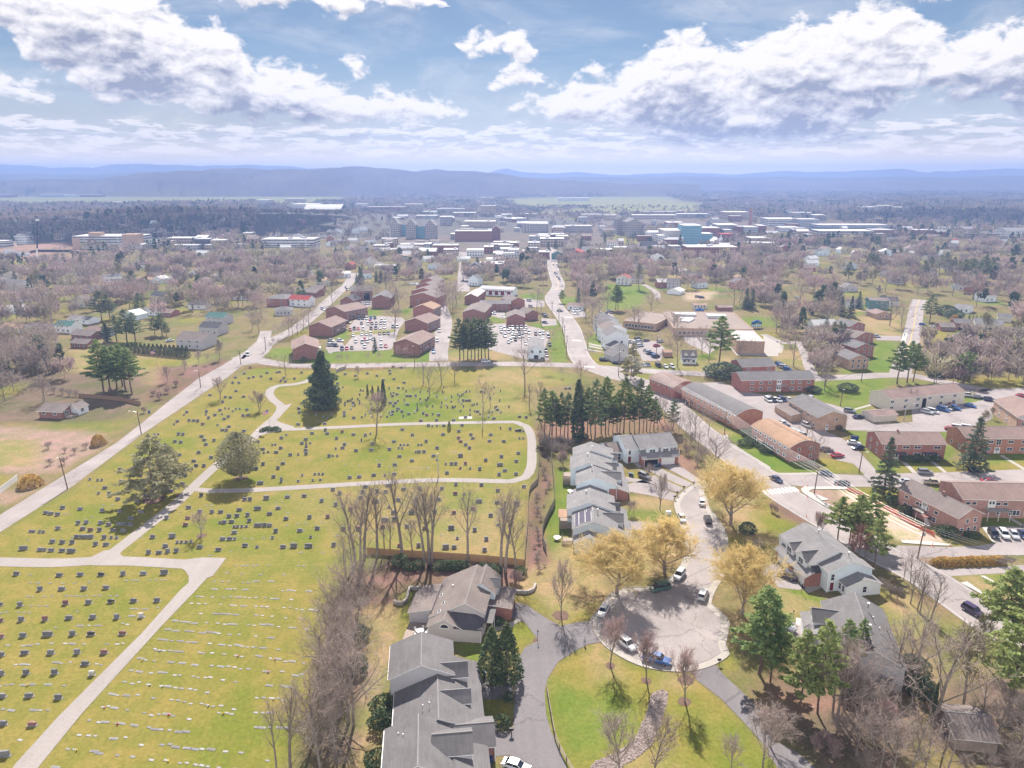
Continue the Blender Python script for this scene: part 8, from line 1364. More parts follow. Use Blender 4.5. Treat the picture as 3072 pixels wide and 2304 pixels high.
wall_line('fence',TL(0,1,'-40,590 150,550 330,518 600,520 760,545'),3.0,.2,'black_metal','dark site hoarding round the red earth building site','fence')
# --- woods: stuff
hx=np.linspace(-1700,500,90); hy=np.linspace(850,2300,60); A,B_=np.meshgrid(hx,hy); Zh=low_hill(A,B_)-.6; ii=np.arange(59*89); q0=ii//89*90+ii%89
hm=mesh_np('hill',np.stack([A.ravel(),B_.ravel(),Zh.ravel()],1),np.stack([q0,q0+1,q0+91,q0+90],1),[mat('wooded_ground',(.07,.06,.045),.95,.25,.08)]); hm.shade_smooth(); struct(link('hill',hm))
m,t,b=new_mat('far_foliage'); b.inputs['Roughness'].default_value=.9; b.inputs['Specular IOR Level'].default_value=.05; at=t.node('ShaderNodeAttribute',attribute_name='tint'); t.l.new(at.outputs['Color'],b.inputs['Base Color'])
tr=t.node('ShaderNodeBsdfTranslucent'); t.l.new(at.outputs['Color'],tr.inputs[0]); mxs=t.node('ShaderNodeMixShader'); mxs.inputs[0].default_value=.3; t.l.new(b.outputs[0],mxs.inputs[1]); t.l.new(tr.outputs[0],mxs.inputs[2]); t.l.new(mxs.outputs[0],t.n['Material Output'].inputs[0])
FARM_=m
TW=PTS('.32,.26,.23 .38,.30,.27 .30,.25,.21 .40,.30,.28 .37,.33,.22 .25,.21,.185'); TCn=PTS('.06,.09,.05 .08,.11,.06 .11,.15,.07')
def blob(kind,seed,n):
 r=np.random.default_rng(seed); V=[]
 for k in range(n):
  if kind=='bare':
   th=r.uniform(0,6.28); ph=r.uniform(.05,1.0); rad=r.uniform(.25,1)**.5; c=np.array([.30*rad*math.cos(th),.30*rad*math.sin(th),.30+.62*ph*(1-.25*rad)]); d=np.array([math.cos(th)*.6,math.sin(th)*.6,1.0])+r.normal(0,.35,3); d/=np.linalg.norm(d); L,wd=.12,(.015 if n>80 else .03)
  elif kind=='con':
   z=r.uniform(.1,1); th=r.uniform(0,6.28); rad=.24*(1-z)**.8+.015; c=np.array([rad*math.cos(th),rad*math.sin(th),z*.97]); d=np.array([math.cos(th),math.sin(th),-.4])+r.normal(0,.3,3); d/=np.linalg.norm(d); L,wd=.10,.06
  else:
   z=r.uniform(.35,1); th=r.uniform(0,6.28); rad=.2*(1-abs(z-.6)*1.4)*r.uniform(.4,1); c=np.array([rad*math.cos(th),rad*math.sin(th),z*.97]); d=r.normal(0,1,3); d/=np.linalg.norm(d); L,wd=.09,.06
  s=np.cross(d,r.normal(0,1,3)); s/=np.linalg.norm(s); V+=[c-d*L-s*wd,c-d*L*.2+s*wd*1.2,c+d*L,c-d*L*.2-s*wd*1.2] if kind!='bare' else [c-d*L-s*wd*.6,c-d*L+s*wd*.6,c+d*L+s*wd,c+d*L-s*wd]
 if kind=='bare': V+=PTS('-.012,0,0 .012,0,0 .010,0,.5 -.010,0,.5 0,-.012,0 0,.012,0 0,.010,.5 0,-.010,.5')
 return np.array(V)
BL={'bare':[blob('bare',k,170) for k in range(5)],'bare2':[blob('bare',k+50,34) for k in range(4)],'con':[blob('con',k+9,70) for k in range(3)],'con2':[blob('con',k+19,30) for k in range(3)],'pin':[blob('pin',k+29,60) for k in range(2)]}
def forest(name,pts,label):
 V=[];Cc=[]
 for(x,y,z,h,wf,kd,c) in pts:
  b_=random.choice(BL[kd]); a=random.uniform(0,6.28); ca,sa=math.cos(a)*h*wf,math.sin(a)*h*wf
  v=np.stack([b_[:,0]*ca-b_[:,1]*sa+x,b_[:,0]*sa+b_[:,1]*ca+y,b_[:,2]*h+z],1); V.append(v)
  f=np.repeat(np.random.default_rng(int(x*7+y)&0xffff).uniform(.7,1.25,len(b_)//4),4)[:,None]; Cc.append(np.concatenate([np.array(c)*f,np.ones((len(b_),1))],1))
 V=np.concatenate(V); Cc=np.concatenate(Cc).astype(np.float32); me=mesh_np(name,V,np.arange(len(V)).reshape(-1,4),[FARM_]); ca=me.color_attributes.new('tint','FLOAT_COLOR','POINT'); ca.data.foreach_set('color',Cc.ravel())
 o=link(name,me); o['kind']='stuff'; tag(o,label,'woodland'); return o
def sow(poly_px,n,hr,conf,avoid=True,far=False,hill=False,wf=1.25,dark=1.0):
 ws=W(poly_px); xs=[p.x for p in ws]; ys=[p.y for p in ws]; out=[]; X=RNG.uniform(min(xs),max(xs),n*4); Y=RNG.uniform(min(ys),max(ys),n*4); k=inpoly(X,Y,ws); X,Y=X[k][:n],Y[k][:n]
 if avoid: k=~clearv(X,Y); X,Y=X[k],Y[k]
 for x,y in zip(X,Y):
  z=float(low_hill(x,y))-.5 if hill else -.1; r=random.random()
  if r<conf: out.append((x,y,z,random.uniform(hr[0]*.8,hr[1]),random.uniform(.9,1.3),random.choice(('con2','con2','pin')) if far else random.choice(('con','pin','pin')),[q*dark for q in random.choice(TCn)]))
  else: out.append((x,y,z,random.uniform(*hr),wf*random.uniform(.85,1.2),'bare2' if far else 'bare',[q*dark for q in random.choice(TW)]))
 return out
CLR=[W(q) for q in (TL(0,1,'-100,470 640,440 760,530 640,600 -100,640'),TL(2,1,'790,800 1150,790 1180,900 1060,1010 800,1010'),TL(1,1,'600,1000 1350,990 1300,1480 300,1480 560,1100'),TL(1,1,'1540,560 2300,540 2300,640 1760,660'),TL(2,1,'1480,870 1850,850 2300,1070 2300,1420 1650,1420 760,1480 700,1240 740,1020'),TL(2,1,'-300,920 420,880 640,1500 -300,1500'),TL(1,1,'1640,1340 2300,1060 2300,1500 1640,1500'),TL(1,1,'1560,950 1680,950 1680,1450 1500,1450'),TL(3,1,'640,1080 1180,1040 1160,1300 980,1580 400,1620 620,1500'))]+[[p for p in offset(mainpts,8)]+[p for p in offset(mainpts,-8)][::-1]]
AVE=W(TL(1,1,'-30,1440 40,1380 110,1300 330,1190 500,1060 620,950 720,860 800,790 850,700')); HRD=W(TL(3,1,'1310,930 1285,1000 1260,1150 1225,1300 1180,1450 1130,1600'))
def clearv(X,Y):
 c=np.zeros(len(X),bool)
 for q in CLR: c|=inpoly(X,Y,q)
 for ln in(AVE,HRD): c|=polydist(X,Y,ln,False)<8
 return c|blockv(X,Y)
def blockv(X,Y):
 c=np.zeros(len(X),bool)
 for(cx_,cy_,ux,uy,L,Wd) in BLOCK:
  dx,dy=X-cx_,Y-cy_; u=dx*ux+dy*uy; v=-dx*uy+dy*ux; c|=(u>-2)&(u<L+2)&(v>-2)&(v<Wd+2)
 return c
mid=[]
mid+=sow(TL(0,1,'-150,650 600,620 2212,560 2260,1040 1560,1060 1200,1040 760,1060 300,1090 -150,1200'),300,(10,17),.11)
mid+=sow(TL(0,1,'-200,1090 400,1090 800,1060 1560,1060 1560,1180 640,1120 560,1090 200,1180 -200,1190'),20,(12,17),.05); mid+=sow(TL(0,1,'-200,1340 560,1310 640,1640 -200,1700'),26,(10,15),.1)
mid+=sow(TL(1,1,'-60,560 700,560 800,700 560,900 60,1020 -60,1060'),90,(10,16),.08); mid+=sow(TL(1,1,'820,540 1780,540 1780,790 1300,800 850,760'),100,(9,14),.12); mid+=sow(TL(1,1,'1800,660 2300,640 2300,800 1820,800'),40,(10,15),.2)
mid+=sow(TL(2,1,'-60,560 330,560 330,800 -60,880'),40,(11,16),.25); mid+=sow(TL(2,1,'420,560 2300,540 2300,1060 1900,1000 1850,850 1500,860 1200,780 800,790 780,1000 620,1000 600,860 440,860'),210,(10,17),.11)
mid+=sow(TL(3,1,'-100,430 2400,470 2400,1700 1900,1600 1850,1250 1990,1050 1560,860 1330,900 880,860 560,1080 400,1300 100,1260 -100,1160'),370,(10,18),.19); mid+=sow(TL(3,1,'1360,1300 2300,1250 2400,1720 1300,1640'),50,(11,16),.1); mid+=sow(TL(3,1,'380,1290 640,1260 640,1560 420,1580 340,1420'),30,(9,14),.05)
mid=[q for q in mid if q[1]>300]
far=sow(TL(0,1,'-400,90 300,120 900,110 2212,90 2212,560 600,640 -400,660'),2900,(13,19),.28,True,True,True,1.4,.85)
far+=sow(TL(1,1,'-20,100 1150,110 1200,420 800,560 -20,560'),520,(9,14),.22,True,True,True,1.4,.55); far+=sow(TL(1,1,'500,100 2260,100 2260,330 1600,330 1200,260 500,300'),330,(8,12),.14,True,True,True,1.3,.6)
far+=sow(TL(2,1,'-50,120 2260,130 2260,300 1650,260 900,220 700,340 -50,260'),420,(8,12),.2,True,True,False,1.3,.6); far+=sow(TL(2,1,'480,330 900,300 1250,400 1500,470 1100,560 420,560'),120,(8,12),.2,True,True,False,1.3,.75); far+=sow(TL(2,1,'1900,380 2260,400 2260,560 1500,560'),140,(10,15),.2,True,True,False,1.3,.75)
far+=sow(TL(3,1,'-50,120 2600,90 2600,480 1100,470 1050,400 600,260 -50,300'),2000,(12,18),.28,True,True,False,1.35,.75); far+=sow(TL(3,1,'-50,395 1080,400 1100,480 -50,480'),260,(10,15),.25,True,True,False,1.3,.7)
forest('woodland',mid,'bare and evergreen trees of the woods around the town'); forest('woodland',far,'bluish mass of far trees beyond the houses')
vf=[]; fields=[w for w,c,f_,s_ in COVER if c==C_FIELD]
for(y0,y1,n,hs) in((1700,2600,3600,(14,22)),(2600,4600,5200,(20,30))):
 Y=np.sqrt(RNG.uniform(y0*y0,y1*y1,n)); X=RNG.uniform(-.95,.95,n)*Y
 k=blockv(X,Y)
 for q in fields: k|=inpoly(X,Y,q)
 for x,y in zip(X[~k],Y[~k]):
  c=random.choice(TW) if random.random()<.78 else random.choice(TCn); vf.append((x,y,(float(low_hill(x,y)) if y<2300 else 0)-.5,random.uniform(*hs)*.62,3.0 if y<2600 else 4.2,'bare2',[q*.62 for q in c]))
forest('woodland',vf,'hazy distant woods on the plain before the hills')
roots=[o for o in sc.objects if o.parent is None and o.name.split('.')[0]=='bare_tree']
roots.sort(key=lambda o:-o.scale.z*15/max(1,o.location.length))
ex=[]
for o in roots[285:]:
 cr=[c for c in o.children if c.name.startswith('crown')][0]; ex.append((o.matrix_basis.copy(),cr.data,[c for c in o.children if c.name.startswith('trunk')][0].data))
 for c in list(o.children): bpy.data.objects.remove(c)
 bpy.data.objects.remove(o)
V=[];Fq=[];off=0
for mw,cr,tk in ex:
 n=len(cr.vertices); co=np.empty(n*3,np.float32); cr.vertices.foreach_get('co',co); co=co.reshape(-1,3)@np.array(mw.to_3x3()).T+np.array(mw.translation); V.append(co); Fq.append(np.arange(n).reshape(-1,4)+off); off+=n
if V: o=link('woodland',mesh_np('woodland',np.concatenate(V),np.concatenate(Fq),[M['twig']])); o['kind']='stuff'; tag(o,'remaining bare trees scattered between the distant houses','woodland')
# --- street furniture, fences, people
def pole(i,j,x,y,tx,ty,label,kind='utility',arm=None,m='wood_pole'):
 b_=P(*T(i,j,x,y)); h=zat(b_.y,T(i,j,tx,ty)[1]); dx=P(*T(i,j,tx,y)).x-b_.x; o=empty('utility_pole' if kind=='utility' else 'street_lamp',b_,0,label,'pole' if kind=='utility' else 'street lamp')
 q=MB().use(M[m]); lean_=max(-.9,min(.9,dx*.3)); q.path([(0,0,-.3),(lean_*.5,0,h*.5),(lean_,0,h)],[.19,.16,.13],7); build(q,'pole',o)
 if kind=='utility':
  for k,z in enumerate((h-.5,h-1.5)): q=UM('wood_pole'); q.box(lean_-1.3+.2*k,-.08,z,lean_+1.3-.2*k,.08,z+.14); build(q,'cross_arm',o)
  q=UM('metal'); q.tube((lean_+.32,0,h-3.0),(lean_+.32,0,h-2.0),.24,n=8); build(q,'transformer',o)
 if arm:
  q=UM('metal'); q.path([(lean_,0,h-.6),(lean_+arm*.5,-.1,h-.1),(lean_+arm,-.2,h)],.05,5); build(q,'lamp_arm',o); q=UM('trim'); q.sphere((lean_+arm*1.05,-.2,h-.05),.42,.18,.12,8,5); build(q,'lamp_head',o)
 return Vector((b_.x+lean_,b_.y,h))
def wires(name_label,pts,offs,sag=.9,r=.016):
 for k,(ox,dz) in enumerate(offs):
  q=UM('metal')
  for a,b_ in zip(pts[:-1],pts[1:]):
   d=(b_-a); n=Vector((-d.y,d.x,0)).normalized()*ox; ps=[a.lerp(b_,t/10)+n+Vector((0,0,dz-sag*4*(t/10)*(1-t/10))) for t in range(11)]
   q.path(ps,r,4)
  o=build(q,'power_line'); tag(o,name_label,'power line',name_label)
pA=pole(2,1,920,1592,925,1345,'tall wooden utility pole beside the dark conifer at the junction'); pB=pole(2,2,1835,440,1847,235,'wooden utility pole on the verge across from the long barrel roof'); pC_=pole(3,2,398,952,430,705,'leaning wooden utility pole at the new pavement corner'); pD=pole(3,2,1290,1510,1342,1220,'wooden utility pole at the lower sand strip end'); pE=P(3700,2120)+Vector((0,0,11)); pF=P(*T(2,1,470,1412))
wires('thin power line strung along the main road',[pA,pB,pC_,pD,Vector((135,128,11))],PTS('-1.2,-.3 .1,-.3 1.2,-.3 -.9,-1.4 0,-2.9'),1.0)
ps=[pole(2,1,470,1412,477,1240,'nearest wooden pole on the left of the main street'),pole(2,1,450,1310,455,1150,'second wooden pole on the left of the main street'),pole(2,1,437,1212,440,1080,'third wooden pole on the left of the main street'),pole(2,1,405,1132,405,1000,'fourth wooden pole on the left of the main street'),pole(2,1,345,1062,348,945,'fifth wooden pole on the left of the main street')]
wires('thin power line over the left kerb of the main street',[pA]+ps,PTS('-.8,-.35 .8,-.35'),.8)
pole(2,1,250,1140,255,960,'dark wooden pole at the small left lot of the main street',m='wood_pole'); pole(0,2,1222,433,1190,232,'wooden pole with a lamp arm by the bungalow drive','lamp',-2.6,'wood_pole'); pole(0,2,585,908,518,635,'leaning wooden pole with a small lamp on the near left road','lamp',-.5,'wood_pole')
p1=pole(0,1,2082,1492,2070,1370,'wooden utility pole on the left road bend'); p2=pole(1,1,85,1372,85,1250,'wooden utility pole at the left road fork'); pole(0,1,1735,1690,1730,1540,'wooden pole with lamp arm below the road bank','lamp',-1.8,'wood_pole'); wires('thin power line along the left road bank',[P(*T(0,1,1500,1700))+Vector((0,0,9.5)),p1,p2,P(*T(1,1,330,1120))+Vector((0,0,10))],PTS('-.8,-.3 .8,-.3 0,-1.6'),.9)
pole(3,2,785,768,808,585,'wooden pole with white lamp at the lot corner','lamp',1.4,'wood_pole'); pole(3,2,1172,318,1192,165,'pale metal lamp standing in the back car park','lamp',2.4,'metal'); pole(3,2,625,192,640,45,'thin wooden pole on the bright lawn edge','lamp',.3,'wood_pole'); pole(3,1,805,1640,810,1470,'lamp pole in front of the tan hillside block','lamp',.8,'wood_pole'); pole(3,1,1450,1665,1460,1590,'small lamp pole at the right road','lamp',.8,'metal'); pole(1,2,1958,385,1962,175,'bare thin flag mast beside the loop lane','lamp',None,'metal'); pole(1,2,1577,800,1570,600,'bare thin mast inside the paved loop','lamp',None,'metal'); pole(1,1,1372,1515,1378,1330,'thin lamp pole at the roadside block','lamp',-.6,'wood_pole'); pole(2,1,1245,1440,1250,1240,'thin pole in the lot behind the townhouses','lamp',.5,'wood_pole'); pole(3,1,1052,1160,1056,960,'thin wooden pole on the straw lawn by the hillside road','lamp',.3,'wood_pole')
def flag(i,j,x,y,ty,label,fly):
 b_=P(*T(i,j,x,y)); h=zat(b_.y,T(i,j,x,ty)[1]); o=empty('flagpole',b_,0,label,'flagpole'); q=UM('metal'); q.tube((0,0,0),(0,0,h),.08,.05,7); q.sphere((0,0,h+.1),.12,.12,.12,8,5); build(q,'pole',o)
 f=MB(); Lf,Hf=2.7,1.55; rr=M.setdefault('flag_red',mat('flag_red',(.50,.04,.06),.8,.05,3)); ww=M.setdefault('flag_white',mat('flag_white',(.72,.70,.70),.8,.05,3)); bb=M.setdefault('flag_blue',mat('flag_blue',(.03,.05,.22),.8,.05,3))
 wv=lambda u:(-u*Lf*fly[0],.14*math.sin(u*9),-u*Lf*fly[1])
 for s in range(13):
  z0,z1=h-.2-Hf*s/13,h-.2-Hf*(s+1)/13; f.use(rr if s%2==0 else ww); u0=.4 if s<7 else 0
  for k in range(8):
   ua,ub=u0+(1-u0)*k/8,u0+(1-u0)*(k+1)/8; A,B_=wv(ua),wv(ub); f.face([(A[0],A[1],z0+A[2]),(A[0],A[1],z1+A[2]),(B_[0],B_[1],z1+B_[2]),(B_[0],B_[1],z0+B_[2])])
 f.use(bb)
 for k in range(4): A,B_=wv(.1*k),wv(.1*(k+1)); f.face([(A[0],A[1],h-.2+A[2]),(A[0],A[1],h-.2-Hf*7/13+A[2]),(B_[0],B_[1],h-.2-Hf*7/13+B_[2]),(B_[0],B_[1],h-.2+B_[2])])
 f.use(ww)
 for r_ in range(5):
  for c_ in range(6): A=wv(.03+.058*c_); z=h-.28-r_*.155+A[2]; f.face([(A[0]-.03,A[1]-.02,z-.03),(A[0]+.03,A[1]-.02,z-.03),(A[0]+.03,A[1]-.02,z+.03),(A[0]-.03,A[1]-.02,z+.03)])
 build(f,'flag',o)
flag(1,2,122,400,215,'flagpole with a drooping striped flag on the lane island',(.8,.35)); flag(0,1,1360,1522,1365,'flagpole with a striped flag on the lawn by the hedge row',(.85,.2))
q=UM('concrete'); n=16; q.face([(2.1*math.cos(6.283*k/n),1.1*math.sin(6.283*k/n),.12) for k in range(n)]);
for k in range(n): a,b_=6.283*k/n,6.283*(k+1)/n; q.face([(2.1*math.cos(a),1.1*math.sin(a),0),(2.1*math.cos(b_),1.1*math.sin(b_),0),(2.1*math.cos(b_),1.1*math.sin(b_),.12),(2.1*math.cos(a),1.1*math.sin(a),.12)])
o=struct(build(q,'kerb',loc=P(*T(1,2,118,400)))); o.scale=(2.6,2.2,1)
for k in range(7): tree('shrub',T(1,2,60+k*22,408-(k%3)*8),None,1.1,'low round shrub on the flag island','shrubs on the flag island',var=1,wide=1.6)
def board_fence(pts,h,m,label,post=2.4,th=.06):
 ws=smooth_line(W(pts),post); o=empty('fence',ws[0],0,label,'fence'); q=MB().use(M[m]); base=ws[0]
 for p,r_ in zip(ws[:-1],ws[1:]):
  a,b_=p-base,r_-base; d=(b_-a); u=d.normalized(); nn=Vector((-u.y,u.x,0)); L=d.length; nb=max(1,int(L/.17))
  for k in range(nb):
   s0,s1=a+u*(L*k/nb),a+u*(L*(k+.9)/nb); off=nn*(.02*(k%2)); c=[s0+off,s1+off,s1+off+nn*.025,s0+off+nn*.025]; z1=h+random.uniform(-.03,.03)
   q.face([(v.x,v.y,z1) for v in c]);
   for e in range(4): v,w=c[e],c[(e+1)%4]; q.face([(v.x,v.y,.02),(w.x,w.y,.02),(w.x,w.y,z1),(v.x,v.y,z1)])
 build(q,'boards',o); q=MB().use(M[m])
 for p in ws: a=p-base; q.box(a.x-.06,a.y+.05,0,a.x+.06,a.y+.17,h-.1)
 po=build(q,'posts',o); po['kind']='stuff'; return o
M['fence_bright']=mat('warm_cedar_boards',(.36,.215,.12),.9,.25,2.5); M['fence_grey']=mat('grey_weathered_boards',(.30,.255,.22),.9,.25,2.5)
board_fence(TL(1,2,'960,1470 1250,1490 1600,1512 2000,1540 2212,1562')+TL(2,2,[(108,1578)]),1.9,'fence_bright','long warm brown board fence below the cemetery slope'); board_fence(TL(2,2,'108,1578 122,1400 138,1200 148,960 180,900 222,860 232,680 235,450'),1.7,'fence_grey','curving board fence along the end of the paved loop'); board_fence(TL(2,2,'340,640 352,790 365,930 366,1050 330,1120 278,1235 262,1300 268,1400 295,1455'),2.4,'fence_grey','grey board fence on the townhouse side of the corridor'); board_fence(TL(0,2,'680,115 850,128 1050,150 1215,185'),1.8,'fence_wood','dark wooden garden fence behind the brick bungalow'); wall_line('fence',TL(0,2,'-200,1050 0,948 155,830'),1.9,.08,'trim','plain white vinyl fence at the left edge','fence')
ws=smooth_line(W(TL(2,3,'302,1000 318,1100 340,1230 368,1390 410,1500 470,1610 560,1760')),2.3); o=empty('rail_fence',ws[0],0,'weathered split rail fence curving beside the dark driveway','fence')
for k,p in enumerate(ws): q=UM('wood_pole'); q.box(-.08,-.08,0,.08,.08,1.25); build(q,'post',o,loc=p-ws[0])
for p,r_ in zip(ws[:-1],ws[1:]):
 for z in(.45,.85,1.15): q=UM('deck'); q.tube(Vector((p.x-ws[0].x,p.y-ws[0].y,z)),Vector((r_.x-ws[0].x,r_.y-ws[0].y,z)),.055,n=5); build(q,'rail',o)
def railing(pts,label):
 ws=smooth_line(W(pts),3); o=empty('railing',ws[0],0,label,'railing'); q=UM('rust')
 for p,r_ in zip(ws[:-1],ws[1:]):
  a,b_=p-ws[0],r_-ws[0]
  for z in(.3,.75,1.2): q.tube(a+Vector((0,0,z)),b_+Vector((0,0,z)),.05,n=4,cap=False)
  q.tube(a,a+Vector((0,0,1.3)),.07,n=4)
 build(q,'rails',o)
railing(TL(1,1,'-100,1530 100,1518 300,1528 500,1536 700,1545'),'rusty iron railing along the cemetery road, left of the stone gate'); railing(TL(1,1,'790,1545 1000,1535 1300,1512'),'rusty iron railing along the cemetery road, right of the stone gate')
wall_line('gate_wall',TL(1,1,'695,1560 720,1545 775,1528'),1.7,.7,'block','low stone gate wall at the cemetery road','wall')
wall_line('retaining_wall',[P(*T(1,3,*q)) for q in((1195,235),(1230,252),(1270,248),(1305,215),(1318,150),(1330,118),(1500,122),(1640,125))],.9,.5,'block','curved block retaining wall left of the grey house','wall'); wall_line('retaining_wall',[P(*T(2,3,*q)) for q in((-60,135),(60,150),(130,152),(185,130),(205,85))],.8,.5,'block','block retaining wall right of the grey house','wall')
ws=smooth_line(W(TL(3,2,'680,918 760,945 830,980 1000,1075 1200,1195 1440,1320')),2.5); o=empty('mesh_fence',ws[0],0,'sagging bright orange mesh fence around the sand strip','fence'); q=UM('orange_net')
for k,(p,r_) in enumerate(zip(ws[:-1],ws[1:])):
 a,b_=p-ws[0],r_-ws[0]; q.face([(a.x,a.y,.05),(b_.x,b_.y,.05),(b_.x,b_.y,1.15+.12*math.sin(k*2.1)),(a.x,a.y,1.15+.12*math.sin(k*2.1-2.1))])
build(q,'net',o)
for p in ws: q=UM('metal'); q.tube((0,0,0),(0,0,1.4),.035,n=5); build(q,'post',o,loc=p-ws[0])
q=UM('orange_net'); q.face(PTS('0,0,.06 14,-7.5,.06 14.6,-6.2,.07 .6,1.5,.07')); tag(build(q,'fallen_net',loc=P(*T(3,2,1010,1090))+Vector((0,.6,0))),'flat fallen strip of orange mesh beside the pink brick building','net')
lb='orange traffic post along the new pavement'
for x,y in((270,930),(340,985),(415,985),(330,1150),(300,890),(340,885),(595,885),(680,915),(1420,1400),(1570,1400),(1430,1320)):
 q=UM('orange_net'); q.tube((0,0,0),(0,0,1.15),.09,.05,8); q.box(-.22,-.22,0,.22,.22,.08); q.use('trim'); q.tube((0,0,.75),(0,0,.9),.085,n=8); tag(build(q,'traffic_post',loc=P(*T(3,2,x,y))),lb,'traffic post',lb)
def mailbox(i,j,x,y,label):
 o=empty('mailbox',P(*T(i,j,x,y)),0,label,'mailbox'); q=UM('wood_pole'); q.box(-.06,-.06,0,.06,.06,1.1); build(q,'post',o); q=UM('black_metal'); q.prism(PTS('-.16,1.05 .16,1.05 .16,1.3 .09,1.42 -.09,1.42 -.16,1.3'),-.35,.35,'x'); build(q,'box',o)
for q in((2,2,1570,880,'black mailbox at the farthest white townhouse drive'),(2,2,1484,918,'black mailbox at the second white townhouse drive'),(2,2,1428,966,'black mailbox at the third white townhouse drive'),(2,2,1404,1002,'black mailbox by the rocks at the kerb'),(2,2,1480,1345,'black mailbox at the solar townhouse drive'),(2,2,1878,1480,'black mailbox on the right of the curved street'),(2,3,1788,768,'black mailbox at the right driveway mouth'),(1,3,2205,1375,'black mailbox on a tall post beside the dark driveway'),(2,3,-2,1370,'black mailbox by the bottom driveway')): mailbox(*q)
for q in((2,3,222,560,'black garden post lamp at the driveway bend'),(3,3,215,385,'black garden post lamp at the silver off-roader'),(3,3,290,150,'dark garden post lamp at the white townhouse lawn')):
 o=empty('post_lamp',P(*T(*q[:4])),0,q[4],'lamp'); m_=UM('black_metal'); m_.tube((0,0,0),(0,0,2.1),.05,n=6); build(m_,'post',o); m_=UM('black_metal'); m_.sphere((0,0,2.3),.16,.16,.22,8,5); build(m_,'lantern',o)
def wbin(i,j,x,y,m,label):
 o=empty('wheelie_bin',P(*T(i,j,x,y)),random.uniform(-.4,.4),label,'bin'); q=MB().use(M[m]); v=PTS('-.25,-.3,.1 .25,-.3,.1 .25,.28,.1 -.25,.28,.1 -.3,-.38,1.0 .3,-.38,1.0 .3,.36,1.0 -.3,.36,1.0')
 for f in((0,3,2,1),(0,1,5,4),(1,2,6,5),(2,3,7,6),(3,0,4,7)): q.face([v[k] for k in f])
 build(q,'body',o); q=MB().use(M[m]); q.box(-.33,-.42,1.0,.33,.4,1.09); build(q,'lid',o)
 for sx in(-.28,.28): q=UM('tyre'); q.tube((sx-.04,.3,.12),(sx+.04,.3,.12),.12,n=8); build(q,'wheel',o)
for q in((2,2,1272,712,'bin_blue','blue wheelie bin at the white garage door'),(2,2,1243,722,'bin_green','green wheelie bin at the open garage'),(2,2,1228,716,'bin_blue','second blue wheelie bin at the open garage'),(3,2,140,1632,'bin_green','green wheelie bin at the white townhouse garage'),(3,2,160,1640,'bin_blue','blue wheelie bin at the white townhouse garage'),(1,3,1972,868,'bin_blue','blue wheelie bin between the arborvitae cones and the townhouse'),(1,3,2025,1610,'bin_blue','blue wheelie bin at the bottom brick corner'),(1,3,2000,1625,'bin_green','green wheelie bin at the bottom brick corner'),(2,2,1040,800,'bin_green','green wheelie bin on the second townhouse drive'),(2,2,1020,795,'bin_blue','blue wheelie bin on the second townhouse drive'),(0,2,1290,252,'bin_blue','blue wheelie bin at the bungalow drive mouth'),(3,2,650,412,'bin_green','pale bin by the tan lot building drive')): wbin(*q)
o=empty('dumpster',P(*T(3,2,748,482)),.1,'dark blue dumpster at the lot edge','dumpster'); q=UM('bin_blue'); q.box(-1,-.8,.15,1,.8,1.5); build(q,'container',o); q=UM('black_metal'); q.box(-1.05,-.85,1.5,1.05,.85,1.58); build(q,'lid',o)
o=empty('stop_sign',P(*T(2,2,2147,952)),0,'red octagonal stop sign at the end of the curved street','sign'); q=UM('metal'); q.tube((0,0,0),(0,0,2.9),.04,n=6); build(q,'post',o); q=UM('rust')
oc=[(.42*math.cos(math.pi/8+k*math.pi/4),.42*math.sin(math.pi/8+k*math.pi/4)) for k in range(8)]; q.use('trim').face([(a,-.06,2.55+b_) for a,b_ in oc]); q.use('flag_red').face([(a*.92,-.065,2.55+b_*.92) for a,b_ in oc]); q.use('metal').face([(a,-.05,2.55+b_) for a,b_ in oc[::-1]]); pl_=build(q,'sign_plate',o)
cu=bpy.data.curves.new('stop_text','FONT'); cu.body='STOP'; cu.size=.30; cu.align_x='CENTER'; cu.align_y='CENTER'; cu.extrude=.002; to=bpy.data.objects.new('t',cu); COL.objects.link(to); dg=bpy.context.evaluated_depsgraph_get(); tm=bpy.data.meshes.new_from_object(to.evaluated_get(dg)); bpy.data.objects.remove(to); tm.materials.clear(); tm.materials.append(M['trim']); t_=link('lettering',tm,pl_,(0,-.075,2.55)); t_.rotation_euler=(math.pi/2,0,0)
o=empty('utility_box',P(*T(2,2,1350,1125)),.1,'pale green electric box on the lawn beside the street tree','utility box'); q=UM('trim'); q.box(-.7,-.5,.1,.7,.5,.95); build(q,'cabinet',o); q=UM('concrete'); q.box(-.85,-.65,0,.85,.65,.1); build(q,'plinth',o)
def deck(i,j,x,y,w,d,h,label,roofed=False,open_=True):
 o=empty('deck',P(*T(i,j,x,y)),R6(-4.8),label,'deck'); q=UM('deck'); q.box(0,0,h-.18,w,d,h); build(q,'floor',o)
 for a,b_ in((0,0),(w,0),(0,d),(w,d)): q=UM('deck'); q.box(a-.07,b_-.07,0,a+.07,b_+.07,h+(2.3 if roofed else 1.0)); build(q,'post',o)
 q=UM('deck')
 for k in range(int(w/.25)): q.box(k*.25,-.03,0,k*.25+.2,.0,h+.95)
 for k in range(int(d/.25)): q.box(-.03,k*.25,h-.1,0,k*.25+.12,h+.95)
 build(q,'railing',o)
 if roofed: q=UM('roof_tan'); q.box(-.3,-.3,h+2.3,w+.2,d+.3,h+2.42); build(q,'roof',o)
deck(2,2,440,870,3.4,5.2,2.0,'tall wooden deck at the back of the middle townhouses'); deck(2,2,408,1250,3.4,4.4,1.2,'roofed wooden deck on the solar townhouse lawn',True); deck(2,2,432,1392,3.0,3.6,.35,'low reddish patio deck at the small front house')
